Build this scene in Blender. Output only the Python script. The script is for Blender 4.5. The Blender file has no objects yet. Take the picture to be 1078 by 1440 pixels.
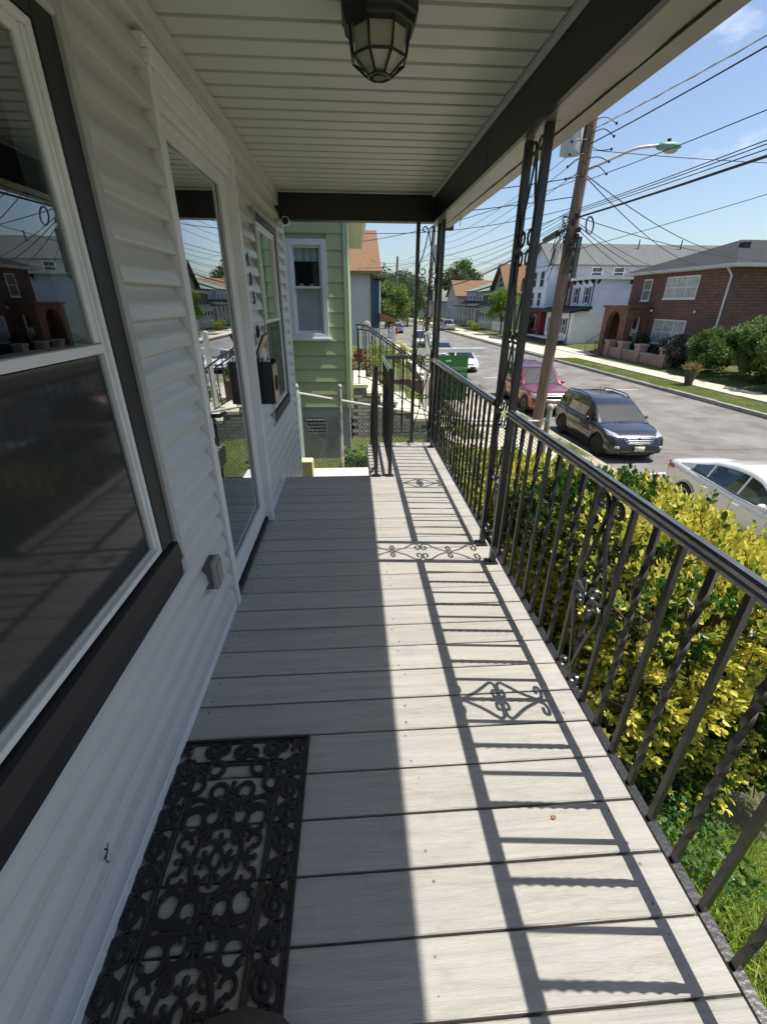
import bpy, bmesh, math, random
import numpy as np
from mathutils import Vector, Matrix
from mathutils.bvhtree import BVHTree
PI = math.pi
rnd = random.Random(7)
rng = np.random.default_rng(11)
scene = bpy.context.scene
COL = scene.collection

# ---------------------------------------------------------------- camera
cam_d = bpy.data.cameras.new('camera')
cam = bpy.data.objects.new('camera', cam_d)
COL.objects.link(cam)
cam_d.sensor_fit = 'VERTICAL'
cam_d.sensor_height = 24.0
cam_d.sensor_width = 24.0
F_PX = 614.04
cam_d.lens = 24.0 * F_PX / 1440.0
cam_d.clip_start = 0.02
cam_d.clip_end = 3000
_c = Vector((539, 720, 0))
fy = Vector((495 - 539, 424 - 720, F_PX)).normalized()      # porch direction (+Y) seen by the lens
dn = Vector((531 - 539, 1995 - 720, F_PX)); dn = (dn - fy * dn.dot(fy)).normalized()
rx = dn.cross(fy)
R = Matrix((rx, fy, -dn))                                    # rows: world axes in lens axes
right = R.col[0]; up = -R.col[1]; back = -R.col[2]
m = Matrix.Identity(4)
for i in range(3):
    m[i][0] = right[i]; m[i][1] = up[i]; m[i][2] = back[i]
m[0][3], m[1][3], m[2][3] = 0.0, 0.0, 1.5
cam.matrix_world = m
scene.camera = cam

# ---------------------------------------------------------------- sky, sun, exposure
SUN = Vector((0.47, -0.037, 1.0)).normalized()
w = bpy.data.worlds.new('World'); scene.world = w; w.use_nodes = True
nt = w.node_tree; nt.nodes.clear()
N = nt.nodes.new; Lk = nt.links.new
out = N('ShaderNodeOutputWorld'); bg = N('ShaderNodeBackground')
sky = N('ShaderNodeTexSky'); sky.sky_type = 'NISHITA'; sky.sun_disc = False
sky.sun_elevation = math.asin(SUN.z); sky.sun_rotation = math.atan2(SUN.x, SUN.y)
sky.air_density = 1.0; sky.dust_density = 1.5; sky.ozone_density = 2.4; sky.altitude = 20
bg.inputs['Strength'].default_value = 0.125
tc = N('ShaderNodeTexCoord'); mp = N('ShaderNodeMapping'); mp.inputs['Scale'].default_value = (1.0, 1.0, 2.6)
no = N('ShaderNodeTexNoise'); no.inputs['Scale'].default_value = 3.1; no.inputs['Detail'].default_value = 9; no.inputs['Roughness'].default_value = .58
cr = N('ShaderNodeValToRGB'); cr.color_ramp.elements[0].position = .60; cr.color_ramp.elements[1].position = .80
cr.color_ramp.elements[0].color = (0, 0, 0, 1); cr.color_ramp.elements[1].color = (.75, .75, .75, 1)
mx = N('ShaderNodeMix'); mx.data_type = 'RGBA'
Lk(tc.outputs['Generated'], mp.inputs['Vector']); Lk(mp.outputs[0], no.inputs['Vector']); Lk(no.outputs['Fac'], cr.inputs['Fac'])
Lk(cr.outputs['Color'], mx.inputs[0]); Lk(sky.outputs[0], mx.inputs[6]); mx.inputs[7].default_value = (8.6, 8.8, 9.2, 1)
Lk(mx.outputs[2], bg.inputs['Color']); Lk(bg.outputs[0], out.inputs['Surface'])
sl = bpy.data.lights.new('sun', 'SUN'); sl.energy = 4.5; sl.angle = math.radians(0.5); sl.color = (1.0, .94, .85)
so = bpy.data.objects.new('sun', sl); COL.objects.link(so); so.location = (20, -2, 40)
so.rotation_euler = (-SUN).to_track_quat('-Z', 'Y').to_euler()
scene.view_settings.view_transform = 'Standard'
scene.view_settings.look = 'None'
scene.view_settings.exposure = 0.42
scene.view_settings.gamma = 1
scene.view_settings.use_curve_mapping = False
scene.cycles.max_bounces = 8; scene.cycles.diffuse_bounces = 4; scene.cycles.glossy_bounces = 4
scene.cycles.transparent_max_bounces = 12
scene.cycles.caustics_reflective = False; scene.cycles.caustics_refractive = False

# ---------------------------------------------------------------- materials
MATS = {}
def mat(name, col, rough=.6, metal=0., var=.12, vs=6., bump=0., bs=40., st=(1, 1, 1), rv=0., spec=.5, coat=0., col2=None, v2=.5, v2s=2., coord='P', trans=0.):
    """procedural surface: base colour, broad mottling, optional second colour in patches, relief."""
    if name in MATS: return MATS[name]
    m = bpy.data.materials.new(name); m.use_nodes = True; MATS[name] = m
    t = m.node_tree; N = t.nodes.new; L = t.links.new
    b = t.nodes['Principled BSDF']
    b.inputs['Roughness'].default_value = rough; b.inputs['Metallic'].default_value = metal
    b.inputs['Specular IOR Level'].default_value = spec; b.inputs['Coat Weight'].default_value = coat
    if coat: b.inputs['Coat Roughness'].default_value = .04
    if coord == 'P':
        g = N('ShaderNodeNewGeometry'); src = g.outputs['Position']
    else:
        g = N('ShaderNodeTexCoord'); src = g.outputs['Object']
    mp = N('ShaderNodeMapping'); mp.inputs['Scale'].default_value = st; L(src, mp.inputs['Vector'])
    n1 = N('ShaderNodeTexNoise'); n1.inputs['Scale'].default_value = vs; n1.inputs['Detail'].default_value = 6; n1.inputs['Roughness'].default_value = .62
    L(mp.outputs[0], n1.inputs['Vector'])
    mr = N('ShaderNodeMapRange'); mr.inputs['From Min'].default_value = .3; mr.inputs['From Max'].default_value = .7
    mr.inputs['To Min'].default_value = 1 - var; mr.inputs['To Max'].default_value = 1 + var
    L(n1.outputs['Fac'], mr.inputs['Value'])
    fac = mr.outputs[0]
    if rv:
        oi = N('ShaderNodeObjectInfo'); r2 = N('ShaderNodeMapRange'); r2.inputs['To Min'].default_value = 1 - rv; r2.inputs['To Max'].default_value = 1 + rv
        L(oi.outputs['Random'], r2.inputs['Value']); mu = N('ShaderNodeMath'); mu.operation = 'MULTIPLY'
        L(fac, mu.inputs[0]); L(r2.outputs[0], mu.inputs[1]); fac = mu.outputs[0]
    base = None
    if col2:
        n2 = N('ShaderNodeTexNoise'); n2.inputs['Scale'].default_value = v2s; n2.inputs['Detail'].default_value = 4; L(mp.outputs[0], n2.inputs['Vector'])
        cr = N('ShaderNodeMapRange'); cr.inputs['From Min'].default_value = v2 - .08; cr.inputs['From Max'].default_value = v2 + .08; L(n2.outputs['Fac'], cr.inputs['Value'])
        mx = N('ShaderNodeMix'); mx.data_type = 'RGBA'; mx.inputs[6].default_value = (*col, 1); mx.inputs[7].default_value = (*col2, 1); L(cr.outputs[0], mx.inputs[0]); base = mx.outputs[2]
    vm = N('ShaderNodeVectorMath'); vm.operation = 'SCALE'
    if base: L(base, vm.inputs[0])
    else: vm.inputs[0].default_value = col
    L(fac, vm.inputs['Scale']); L(vm.outputs[0], b.inputs['Base Color'])
    if bump:
        n3 = N('ShaderNodeTexNoise'); n3.inputs['Scale'].default_value = bs; n3.inputs['Detail'].default_value = 5; L(mp.outputs[0], n3.inputs['Vector'])
        bp = N('ShaderNodeBump'); bp.inputs['Strength'].default_value = bump; bp.inputs['Distance'].default_value = .01
        L(n3.outputs['Fac'], bp.inputs['Height']); L(bp.outputs[0], b.inputs['Normal'])
    return m

def leaf_mat(name, trans=.35, rough=.45):
    m = bpy.data.materials.new(name); m.use_nodes = True; MATS[name] = m
    t = m.node_tree; N = t.nodes.new; L = t.links.new
    b = t.nodes['Principled BSDF']; b.inputs['Roughness'].default_value = rough; b.inputs['Specular IOR Level'].default_value = .35
    a = N('ShaderNodeAttribute'); a.attribute_name = 'Col'; L(a.outputs['Color'], b.inputs['Base Color'])
    tr = N('ShaderNodeBsdfTranslucent'); L(a.outputs['Color'], tr.inputs['Color'])
    mx = N('ShaderNodeMixShader'); mx.inputs[0].default_value = trans
    L(b.outputs[0], mx.inputs[1]); L(tr.outputs[0], mx.inputs[2]); L(mx.outputs[0], t.nodes['Material Output'].inputs['Surface'])
    return m

def glass_mat(name, tint=(.75, .8, .8), boost=1.6, ior=1.5, rough=0.0):
    """window pane: mirror by angle over a see-through tint."""
    m = bpy.data.materials.new(name); m.use_nodes = True; MATS[name] = m
    t = m.node_tree; N = t.nodes.new; L = t.links.new
    t.nodes.remove(t.nodes['Principled BSDF'])
    tr = N('ShaderNodeBsdfTransparent'); tr.inputs['Color'].default_value = (*tint, 1)
    gl = N('ShaderNodeBsdfGlossy'); gl.inputs['Roughness'].default_value = rough; gl.inputs['Color'].default_value = (.95, .97, 1, 1)
    # Schlick reflectance from either side of the pane
    g = N('ShaderNodeNewGeometry'); dt = N('ShaderNodeVectorMath'); dt.operation = 'DOT_PRODUCT'; L(g.outputs['Incoming'], dt.inputs[0]); L(g.outputs['Normal'], dt.inputs[1])
    ab = N('ShaderNodeMath'); ab.operation = 'ABSOLUTE'; L(dt.outputs['Value'], ab.inputs[0])
    om = N('ShaderNodeMath'); om.operation = 'SUBTRACT'; om.inputs[0].default_value = 1; L(ab.outputs[0], om.inputs[1])
    pw = N('ShaderNodeMath'); pw.operation = 'POWER'; pw.inputs[1].default_value = 5; L(om.outputs[0], pw.inputs[0])
    f0 = ((ior - 1) / (ior + 1)) ** 2
    ma = N('ShaderNodeMath'); ma.operation = 'MULTIPLY_ADD'; ma.inputs[1].default_value = 1 - f0; ma.inputs[2].default_value = f0; L(pw.outputs[0], ma.inputs[0])
    mu = N('ShaderNodeMath'); mu.operation = 'MULTIPLY'; mu.use_clamp = True; mu.inputs[1].default_value = boost
    mx = N('ShaderNodeMixShader'); L(ma.outputs[0], mu.inputs[0]); L(mu.outputs[0], mx.inputs[0])
    L(tr.outputs[0], mx.inputs[1]); L(gl.outputs[0], mx.inputs[2]); L(mx.outputs[0], t.nodes['Material Output'].inputs['Surface'])
    return m

def brick_mat(name, c1, c2, mortar, scale=1., bw=.22, bh=.075, rot=(0, 0, 0), face='x', mort=.012):
    m = bpy.data.materials.new(name); m.use_nodes = True; MATS[name] = m
    t = m.node_tree; N = t.nodes.new; L = t.links.new
    b = t.nodes['Principled BSDF']; b.inputs['Roughness'].default_value = .85
    g = N('ShaderNodeNewGeometry'); sp = N('ShaderNodeSeparateXYZ'); L(g.outputs['Position'], sp.inputs[0])
    ad = N('ShaderNodeMath'); ad.operation = 'ADD'; L(sp.outputs['X'], ad.inputs[0]); L(sp.outputs['Y'], ad.inputs[1])
    cb = N('ShaderNodeCombineXYZ'); L(ad.outputs[0], cb.inputs['X']); L(sp.outputs['Z'], cb.inputs['Y'])
    br = N('ShaderNodeTexBrick'); br.inputs['Color1'].default_value = (*c1, 1); br.inputs['Color2'].default_value = (*c2, 1); br.inputs['Mortar'].default_value = (*mortar, 1)
    br.inputs['Scale'].default_value = scale; br.inputs['Brick Width'].default_value = bw; br.inputs['Row Height'].default_value = bh; br.inputs['Mortar Size'].default_value = mort
    L(cb.outputs[0], br.inputs['Vector'])
    no = N('ShaderNodeTexNoise'); no.inputs['Scale'].default_value = 1.3; no.inputs['Detail'].default_value = 5; L(g.outputs['Position'], no.inputs['Vector'])
    mr = N('ShaderNodeMapRange'); mr.inputs['To Min'].default_value = .7; mr.inputs['To Max'].default_value = 1.3; L(no.outputs['Fac'], mr.inputs['Value'])
    vm = N('ShaderNodeVectorMath'); vm.operation = 'SCALE'; L(br.outputs['Color'], vm.inputs[0]); L(mr.outputs[0], vm.inputs['Scale']); L(vm.outputs[0], b.inputs['Base Color'])
    bp = N('ShaderNodeBump'); bp.inputs['Strength'].default_value = .4; bp.inputs['Distance'].default_value = .01; bp.invert = True
    L(br.outputs['Fac'], bp.inputs['Height']); L(bp.outputs[0], b.inputs['Normal'])
    return m

def lap_mat(name, col, pitch=.1, var=.08, rough=.5, depth=.015):
    """far horizontal lap siding: saw-tooth relief, with the shade line of each lap painted darker."""
    m = bpy.data.materials.new(name); m.use_nodes = True; MATS[name] = m
    t = m.node_tree; N = t.nodes.new; L = t.links.new
    b = t.nodes['Principled BSDF']; b.inputs['Roughness'].default_value = rough
    g = N('ShaderNodeNewGeometry'); sp = N('ShaderNodeSeparateXYZ'); L(g.outputs['Position'], sp.inputs[0])
    dv = N('ShaderNodeMath'); dv.operation = 'DIVIDE'; dv.inputs[1].default_value = pitch; L(sp.outputs['Z'], dv.inputs[0])
    fr = N('ShaderNodeMath'); fr.operation = 'FRACT'; L(dv.outputs[0], fr.inputs[0])
    iv = N('ShaderNodeMath'); iv.operation = 'SUBTRACT'; iv.inputs[0].default_value = 1; L(fr.outputs[0], iv.inputs[1])
    bp = N('ShaderNodeBump'); bp.inputs['Strength'].default_value = 1; bp.inputs['Distance'].default_value = depth; L(iv.outputs[0], bp.inputs['Height']); L(bp.outputs[0], b.inputs['Normal'])
    no = N('ShaderNodeTexNoise'); no.inputs['Scale'].default_value = .9; no.inputs['Detail'].default_value = 6; L(g.outputs['Position'], no.inputs['Vector'])
    mr = N('ShaderNodeMapRange'); mr.inputs['To Min'].default_value = 1 - var * 2; mr.inputs['To Max'].default_value = 1 + var * 2; L(no.outputs['Fac'], mr.inputs['Value'])
    cm = N('ShaderNodeMath'); cm.operation = 'GREATER_THAN'; cm.inputs[1].default_value = .12; L(fr.outputs[0], cm.inputs[0])  # strip at each lap darkened: its shade line put into the colour
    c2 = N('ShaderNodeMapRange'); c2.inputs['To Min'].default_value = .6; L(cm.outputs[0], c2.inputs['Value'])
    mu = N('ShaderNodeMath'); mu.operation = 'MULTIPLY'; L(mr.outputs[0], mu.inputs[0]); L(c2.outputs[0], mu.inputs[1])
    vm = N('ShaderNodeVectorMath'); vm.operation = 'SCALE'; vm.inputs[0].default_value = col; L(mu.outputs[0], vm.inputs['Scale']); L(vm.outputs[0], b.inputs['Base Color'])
    return m

# ---------------------------------------------------------------- mesh helpers
# Street and far houses are scaled up about the camera position; the porch is written in metres.
FAR_CAM_SCALE = (1.22, -.33)
CAM_SCALE = None
def site(p): return Vector((p[0] * CAM_SCALE[0], p[1] * CAM_SCALE[0], p[2] * CAM_SCALE[0] + CAM_SCALE[1])) if CAM_SCALE else Vector(p)
OFF = {}
def tag(o, label=None, cat=None, group=None, kind=None):
    if label: o['label'] = label
    if cat: o['category'] = cat
    if group: o['group'] = group
    if kind: o['kind'] = kind
    return o
def thing(name, label, cat, loc=(0, 0, 0), group=None, rz=0., local=False, kind=None):
    o = bpy.data.objects.new(name, None); COL.objects.link(o); o.empty_display_size = .2
    loc = site(loc); o.location = loc; o.rotation_euler = (0, 0, rz); tag(o, label, cat, group, kind)
    OFF[o.name] = Vector((0, 0, 0)) if local else Vector(loc)
    return o
def link(o, parent):
    COL.objects.link(o)
    if parent is not None:
        o.parent = parent; OFF[o.name] = OFF[parent.name]
    return o
def copy_tree(o, parent=None):
    c = o.copy(); COL.objects.link(c); OFF[c.name] = Vector((0, 0, 0))
    if parent: c.parent = parent
    for ch in [k for k in o.children]: copy_tree(ch, c)
    return c
def inst(name, me, parent, loc=(0, 0, 0), rot=(0, 0, 0), scale=(1, 1, 1)):
    """one piece sharing a mesh, placed at a world position under its parent."""
    o = bpy.data.objects.new(name, me); off = OFF.get(parent.name, Vector((0, 0, 0))) if parent else Vector((0, 0, 0))
    o.location = Vector(loc) - off; o.rotation_euler = rot; o.scale = scale
    COL.objects.link(o)
    if parent: o.parent = parent
    OFF[o.name] = off
    return o

class MB:
    def __init__(s): s.V = []; s.F = []; s.I = []; s.site = CAM_SCALE
    def v(s, p): s.V.append(tuple(p)); return len(s.V) - 1
    def face(s, pts, mi=0):
        i0 = len(s.V); s.V.extend(tuple(p) for p in pts); s.F.append(tuple(range(i0, i0 + len(pts)))); s.I.append(mi); return s
    def box(s, x0, x1, y0, y1, z0, z1, mi=0):
        i = len(s.V)
        s.V += [(x0, y0, z0), (x1, y0, z0), (x1, y1, z0), (x0, y1, z0), (x0, y0, z1), (x1, y0, z1), (x1, y1, z1), (x0, y1, z1)]
        for f in ((0, 3, 2, 1), (4, 5, 6, 7), (0, 1, 5, 4), (1, 2, 6, 5), (2, 3, 7, 6), (3, 0, 4, 7)):
            s.F.append(tuple(i + k for k in f)); s.I.append(mi)
        return s
    def prism(s, poly, a0, a1, axis='y', mi=0):
        """poly: 2-D outline in the two other axes (order x,y,z without axis)."""
        n = len(poly); i = len(s.V)
        for a in (a0, a1):
            for (p, q) in poly:
                s.V.append((a, p, q) if axis == 'x' else (p, a, q) if axis == 'y' else (p, q, a))
        for k in range(n):
            k2 = (k + 1) % n; s.F.append((i + k, i + k2, i + n + k2, i + n + k)); s.I.append(mi)
        s.F.append(tuple(i + k for k in reversed(range(n)))); s.F.append(tuple(i + n + k for k in range(n))); s.I += [mi, mi]
        return s
    def tube(s, pts, r, n=6, mi=0, cap=True, twist=0., ry=None, up=None, phase=0.):
        pts = [Vector(p) for p in pts]; m = len(pts)
        rr = r if hasattr(r, '__len__') else [r] * m
        i0 = len(s.V); prev = Vector(up) if up else None
        for k, p in enumerate(pts):
            t = (pts[min(k + 1, m - 1)] - pts[max(k - 1, 0)])
            if t.length < 1e-9: t = Vector((0, 0, 1))
            t.normalize()
            if prev is None: prev = Vector((0, 0, 1)) if abs(t.z) < .9 else Vector((1, 0, 0))
            a = prev - t * prev.dot(t)
            if a.length < 1e-6: a = t.orthogonal()
            a.normalize(); b = t.cross(a); prev = a
            ph = phase + twist * k
            for j in range(n):
                an = 2 * PI * j / n + ph
                s.V.append(tuple(p + a * (math.cos(an) * rr[k]) + b * (math.sin(an) * (rr[k] if ry is None else ry))))
        for k in range(m - 1):
            for j in range(n):
                j2 = (j + 1) % n
                s.F.append((i0 + k * n + j, i0 + k * n + j2, i0 + (k + 1) * n + j2, i0 + (k + 1) * n + j)); s.I.append(mi)
        if cap:
            s.F.append(tuple(i0 + j for j in reversed(range(n)))); s.F.append(tuple(i0 + (m - 1) * n + j for j in range(n))); s.I += [mi, mi]
        return s
    def lathe(s, prof, c=(0, 0, 0), n=16, axis='z', mi=0):
        i0 = len(s.V); c = Vector(c)
        for (r, h) in prof:
            for j in range(n):
                a = 2 * PI * j / n; x, y = r * math.cos(a), r * math.sin(a)
                s.V.append(tuple(c + (Vector((x, y, h)) if axis == 'z' else Vector((x, h, y)) if axis == 'y' else Vector((h, x, y)))))
        for k in range(len(prof) - 1):
            for j in range(n):
                j2 = (j + 1) % n; s.F.append((i0 + k * n + j, i0 + k * n + j2, i0 + (k + 1) * n + j2, i0 + (k + 1) * n + j)); s.I.append(mi)
        s.F.append(tuple(i0 + j for j in reversed(range(n)))); q = i0 + (len(prof) - 1) * n; s.F.append(tuple(q + j for j in range(n))); s.I += [mi, mi]
        return s
    def ball(s, c, r, n=8, mi=0, sc=(1, 1, 1)):
        pr = []
        i0 = len(s.V); m = n // 2
        for k in range(m + 1):
            th = PI * k / m
            for j in range(n):
                a = 2 * PI * j / n
                s.V.append((c[0] + r * sc[0] * math.sin(th) * math.cos(a), c[1] + r * sc[1] * math.sin(th) * math.sin(a), c[2] + r * sc[2] * math.cos(th)))
        for k in range(m):
            for j in range(n):
                j2 = (j + 1) % n; s.F.append((i0 + k * n + j, i0 + (k + 1) * n + j, i0 + (k + 1) * n + j2, i0 + k * n + j2)); s.I.append(mi)
        return s
    def grid(s, P, mi=0, flip=False):
        """P[u][v] grid of points."""
        nu, nv = len(P), len(P[0]); i0 = len(s.V)
        for r in P:
            for p in r: s.V.append(tuple(p))
        for u in range(nu - 1):
            for v in range(nv - 1):
                f = (i0 + u * nv + v, i0 + (u + 1) * nv + v, i0 + (u + 1) * nv + v + 1, i0 + u * nv + v + 1)
                s.F.append(f[::-1] if flip else f); s.I.append(mi)
        return s
    def mesh(s, name, mats, off=(0, 0, 0), smooth=None):
        me = bpy.data.meshes.new(name)
        V = np.array(s.V, dtype=float).reshape(-1, 3)
        if s.site: V = V * s.site[0] + np.array([0, 0, s.site[1]])
        V = V - np.array(off)[None, :]
        me.from_pydata(V.tolist(), [], s.F)
        for mt in (mats if isinstance(mats, (list, tuple)) else [mats]): me.materials.append(mt)
        if any(s.I): me.polygons.foreach_set('material_index', s.I)
        if smooth is not None:
            me.polygons.foreach_set('use_smooth', [True] * len(s.F))
            me.update(); me.set_sharp_from_angle(angle=math.radians(smooth))
        me.update(); me.validate(clean_customdata=False)
        return me
    def build(s, name, mats, parent=None, smooth=None, bevel=0., off=None):
        o = OFF.get(parent.name, Vector((0, 0, 0))) if parent is not None else Vector((0, 0, 0))
        if off is not None: o = Vector(off)
        me = s.mesh(name, mats, o, smooth)
        ob = bpy.data.objects.new(name, me); link(ob, parent)
        if parent is None: OFF[ob.name] = Vector((0, 0, 0))
        if bevel:
            b = ob.modifiers.new('bevel', 'BEVEL'); b.width = bevel; b.segments = 2; b.limit_method = 'ANGLE'
        return ob
def struct(mb, name, mats, **k): return tag(mb.build(name, mats, **k), kind='structure')

def leaves(name, P, D, size, cols, mt, parent=None, shape='leaf', aspect=.45, fold=.25, jitter=.0, tipcol=None):
    """many folded leaves: P points, D pointing directions, per-leaf size and colour."""
    n = len(P)
    if CAM_SCALE: P = P * CAM_SCALE[0] + np.array([0, 0, CAM_SCALE[1]]); size = size * CAM_SCALE[0]
    D = D / (np.linalg.norm(D, axis=1, keepdims=True) + 1e-9)
    r = rng.normal(size=(n, 3)); S = np.cross(D, r); S /= (np.linalg.norm(S, axis=1, keepdims=True) + 1e-9)
    U = np.cross(S, D); sz = size[:, None]; off = np.array(OFF.get(parent.name, Vector((0, 0, 0)))) if parent is not None else np.zeros(3)
    if shape == 'leaf':
        pts = [P, P + D * sz * .32 + S * sz * aspect + U * sz * fold * .5, P + D * sz * .72 + S * sz * aspect * .85 + U * sz * fold * .45, P + D * sz,
               P + D * sz * .72 - S * sz * aspect * .85 + U * sz * fold * .45, P + D * sz * .32 - S * sz * aspect + U * sz * fold * .5]
        fc = np.array([[0, 1, 2, 3], [0, 3, 4, 5]]); k = 6
    elif shape == 'blade':
        pts = [P + S * sz * aspect, P - S * sz * aspect, P + D * sz * .55 - S * sz * aspect * .75, P + D * sz * .55 + S * sz * aspect * .75, P + D * sz + U * sz * fold]
        k = 5
    else:
        pts = [P, P + D * sz * .5 + S * sz * aspect + U * sz * fold, P + D * sz, P + D * sz * .5 - S * sz * aspect + U * sz * fold]
        fc = np.array([[0, 1, 2, 3]]); k = 4
    V = np.stack(pts, 1).reshape(-1, 3) - off
    me = bpy.data.meshes.new(name)
    if shape == 'blade':
        F = (np.arange(n)[:, None, None] * k + np.array([[0, 1, 2], [0, 2, 3], [3, 2, 4]])[None]).reshape(-1, 3)
    else:
        F = (np.arange(n)[:, None, None] * k + fc[None]).reshape(-1, fc.shape[1])
    nl = F.shape[1]; nf = len(F)
    me.vertices.add(len(V)); me.vertices.foreach_set('co', V.ravel())
    me.loops.add(nf * nl); me.loops.foreach_set('vertex_index', F.ravel().astype(np.int32))
    me.polygons.add(nf); me.polygons.foreach_set('loop_start', np.arange(0, nf * nl, nl, dtype=np.int32))
    C = np.repeat(np.concatenate([cols, np.ones((n, 1))], 1)[:, None, :], k, 1)
    if tipcol is not None:
        for vi in ([1, 2, 4, 5] if shape == 'leaf' else []): C[:, vi, :3] = tipcol
    at = me.color_attributes.new('Col', 'FLOAT_COLOR', 'POINT'); at.data.foreach_set('color', C.reshape(-1).astype(np.float32))
    me.materials.append(mt); me.update(calc_edges=True); me.validate(clean_customdata=False)
    ob = bpy.data.objects.new(name, me); link(ob, parent)
    return ob

def spiral(c, r, a0, turns, n=14, shrink=.25):
    """2-D scroll: starts on radius r at angle a0 and winds inwards."""
    P = []
    for i in range(n + 1):
        t = i / n; a = a0 + turns * 2 * PI * t; q = r * (1 - (1 - shrink) * t)
        P.append((c[0] + q * math.cos(a), c[1] + q * math.sin(a)))
    return P
def smooth2(pts, n=6):
    """Catmull-Rom through 2-D or 3-D points."""
    P = [np.array(p, float) for p in pts]; P = [2 * P[0] - P[1]] + P + [2 * P[-1] - P[-2]]; o = []
    for i in range(1, len(P) - 2):
        for k in range(n):
            t = k / n; o.append(tuple(.5 * ((2 * P[i]) + (-P[i - 1] + P[i + 1]) * t + (2 * P[i - 1] - 5 * P[i] + 4 * P[i + 1] - P[i + 2]) * t * t + (-P[i - 1] + 3 * P[i] - 3 * P[i + 1] + P[i + 2]) * t ** 3)))
    o.append(tuple(P[-2])); return o
def nz(x, y, z=0., s=1.):
    """cheap smooth value noise, -1..1."""
    return (math.sin(x * 1.7 * s + 3.1 * math.sin(y * 1.3 * s + z)) + math.sin(y * 2.3 * s + 2.2 * math.sin(z * 1.9 * s + x * .7)) + math.sin(z * 2.9 * s + 1.7 * math.sin(x * 1.1 * s))) / 3
# ================================================================ SETTING: ground, road, pavements
grass_g = mat('lawn_soil', (.075, .10, .022), .95, var=.45, vs=3., bump=.6, bs=30, col2=(.16, .12, .05), v2=.62, v2s=1.1)
asphalt = mat('asphalt', (.20, .188, .172), .92, var=.32, vs=.8, bump=.35, bs=60, col2=(.165, .156, .144), v2=.56, v2s=.35)
concrete = mat('concrete', (.56, .50, .40), .9, var=.16, vs=2.2, bump=.25, bs=50, rv=.07)
conc_old = mat('kerb_stone', (.32, .30, .27), .9, var=.3, vs=4, bump=.3, bs=30)
dirt = mat('dirt', (.17, .11, .065), .95, var=.35, vs=6, bump=.6, bs=25)
paintw = mat('road_paint', (.62, .62, .6), .8, var=.3, vs=9)
def zg(x, y):
    """ground height of the near side yards (metres)."""
    return float(np.interp(x, [-60, .95, 1.7, 2.9, 4.3, 6.0], [-.95, -.95, -1.02, -1.70, -2.70, -2.76]))
def zs(x, y): return (zg(x * FAR_CAM_SCALE[0], y * FAR_CAM_SCALE[0]) - FAR_CAM_SCALE[1]) / FAR_CAM_SCALE[0]
def bend(x, y): return x - .036 * (y - 13.)               # the street swings slightly left of the porch line
Y0, Y1 = -45., 190.
mb = MB()                                                    # one sheet out to the horizon
mb.face([(-900, -900, -3.3), (900, -900, -3.3), (900, 1200, -3.3), (-900, 1200, -3.3)])
struct(mb, 'ground', mat('far_ground', (.10, .11, .05), .95, var=.3, vs=.2))
xs = [-40, -12, -6, -3, -1, 0, .95, 1.3, 1.7, 2.1, 2.5, 2.9, 3.2, 3.5, 3.8, 4.1, 4.3, 4.45, 5.2]
ys = [Y0, -20, -8, -4] + [-2 + .8 * k for k in range(34)] + [27, 32, 40, 55, 80, 120, Y1]
mb = MB(); mb.grid([[(x - (.036 * max(0, y - 16) if x > 2.9 else 0), y, zg(x, y) + .025 * nz(x * 2, y * 2) - (.25 if x > 5 else 0)) for x in xs] for y in ys], flip=True)
struct(mb, 'front_yard_ground', grass_g, smooth=60)
CAM_SCALE = FAR_CAM_SCALE
Y0, Y1 = -40., 150.
YS = list(np.linspace(Y0, Y1, 96))
def ribbon(x0, x1, z, zd, y0=Y0, y1=Y1, nx=2, step=2.0, zf=None):
    """a strip of ground along the street with depth below its top face."""
    m = MB(); yy = np.linspace(y0, y1, int((y1 - y0) / step) + 2); xx = np.linspace(x0, x1, nx)
    m.grid([[(bend(x, y), y, (zf(x, y) if zf else z)) for x in xx] for y in yy], flip=True)
    for x, fl in ((x0, True), (x1, False)):
        m.grid([[(bend(x, y), y, (zf(x, y) if zf else z)), (bend(x, y), y, zd)] for y in yy], flip=fl)
    return m
struct(ribbon(3.59, 5.9, -2.0, -2.3), 'sidewalk_base', conc_old)
sw = struct(ribbon(3.6, 5.0, -1.965, -2.1, 46, Y1), 'sidewalk', concrete)
fs = struct(ribbon(16.3, 17.7, -1.985, -2.1, 62, Y1), 'far_sidewalk', concrete)
CAM_SCALE = None
pm = MB().box(-.845, .845, -.91, .91, -.035, .035).mesh('paving_slab', [concrete])
for k in range(44):
    y = -20 + 1.5 * k; inst('paving_slab', pm, sw, (bend(4.3, y) * 1.22, y * 1.22, -1.985 * 1.22 - .33 + rnd.uniform(-.006, .006)), (rnd.uniform(-.004, .004), rnd.uniform(-.004, .004), .036))
    y = -4 + 1.5 * k; inst('paving_slab', pm, fs, (bend(17.0, y) * 1.22, y * 1.22, -2.012 * 1.22 - .33 + rnd.uniform(-.005, .008)), (0, rnd.uniform(-.006, .006), .036))
CAM_SCALE = FAR_CAM_SCALE
struct(ribbon(5.0, 5.84, 0, -2.2, nx=3, zf=lambda x, y: -1.985 + (.03 if 5.1 < x < 5.7 else .004) + .012 * nz(x, y)), 'verge', mat('verge_grass', (.13, .14, .04), .95, var=.4, vs=4, bump=.6, bs=30, col2=(.42, .37, .28), v2=.5, v2s=.45))
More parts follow.
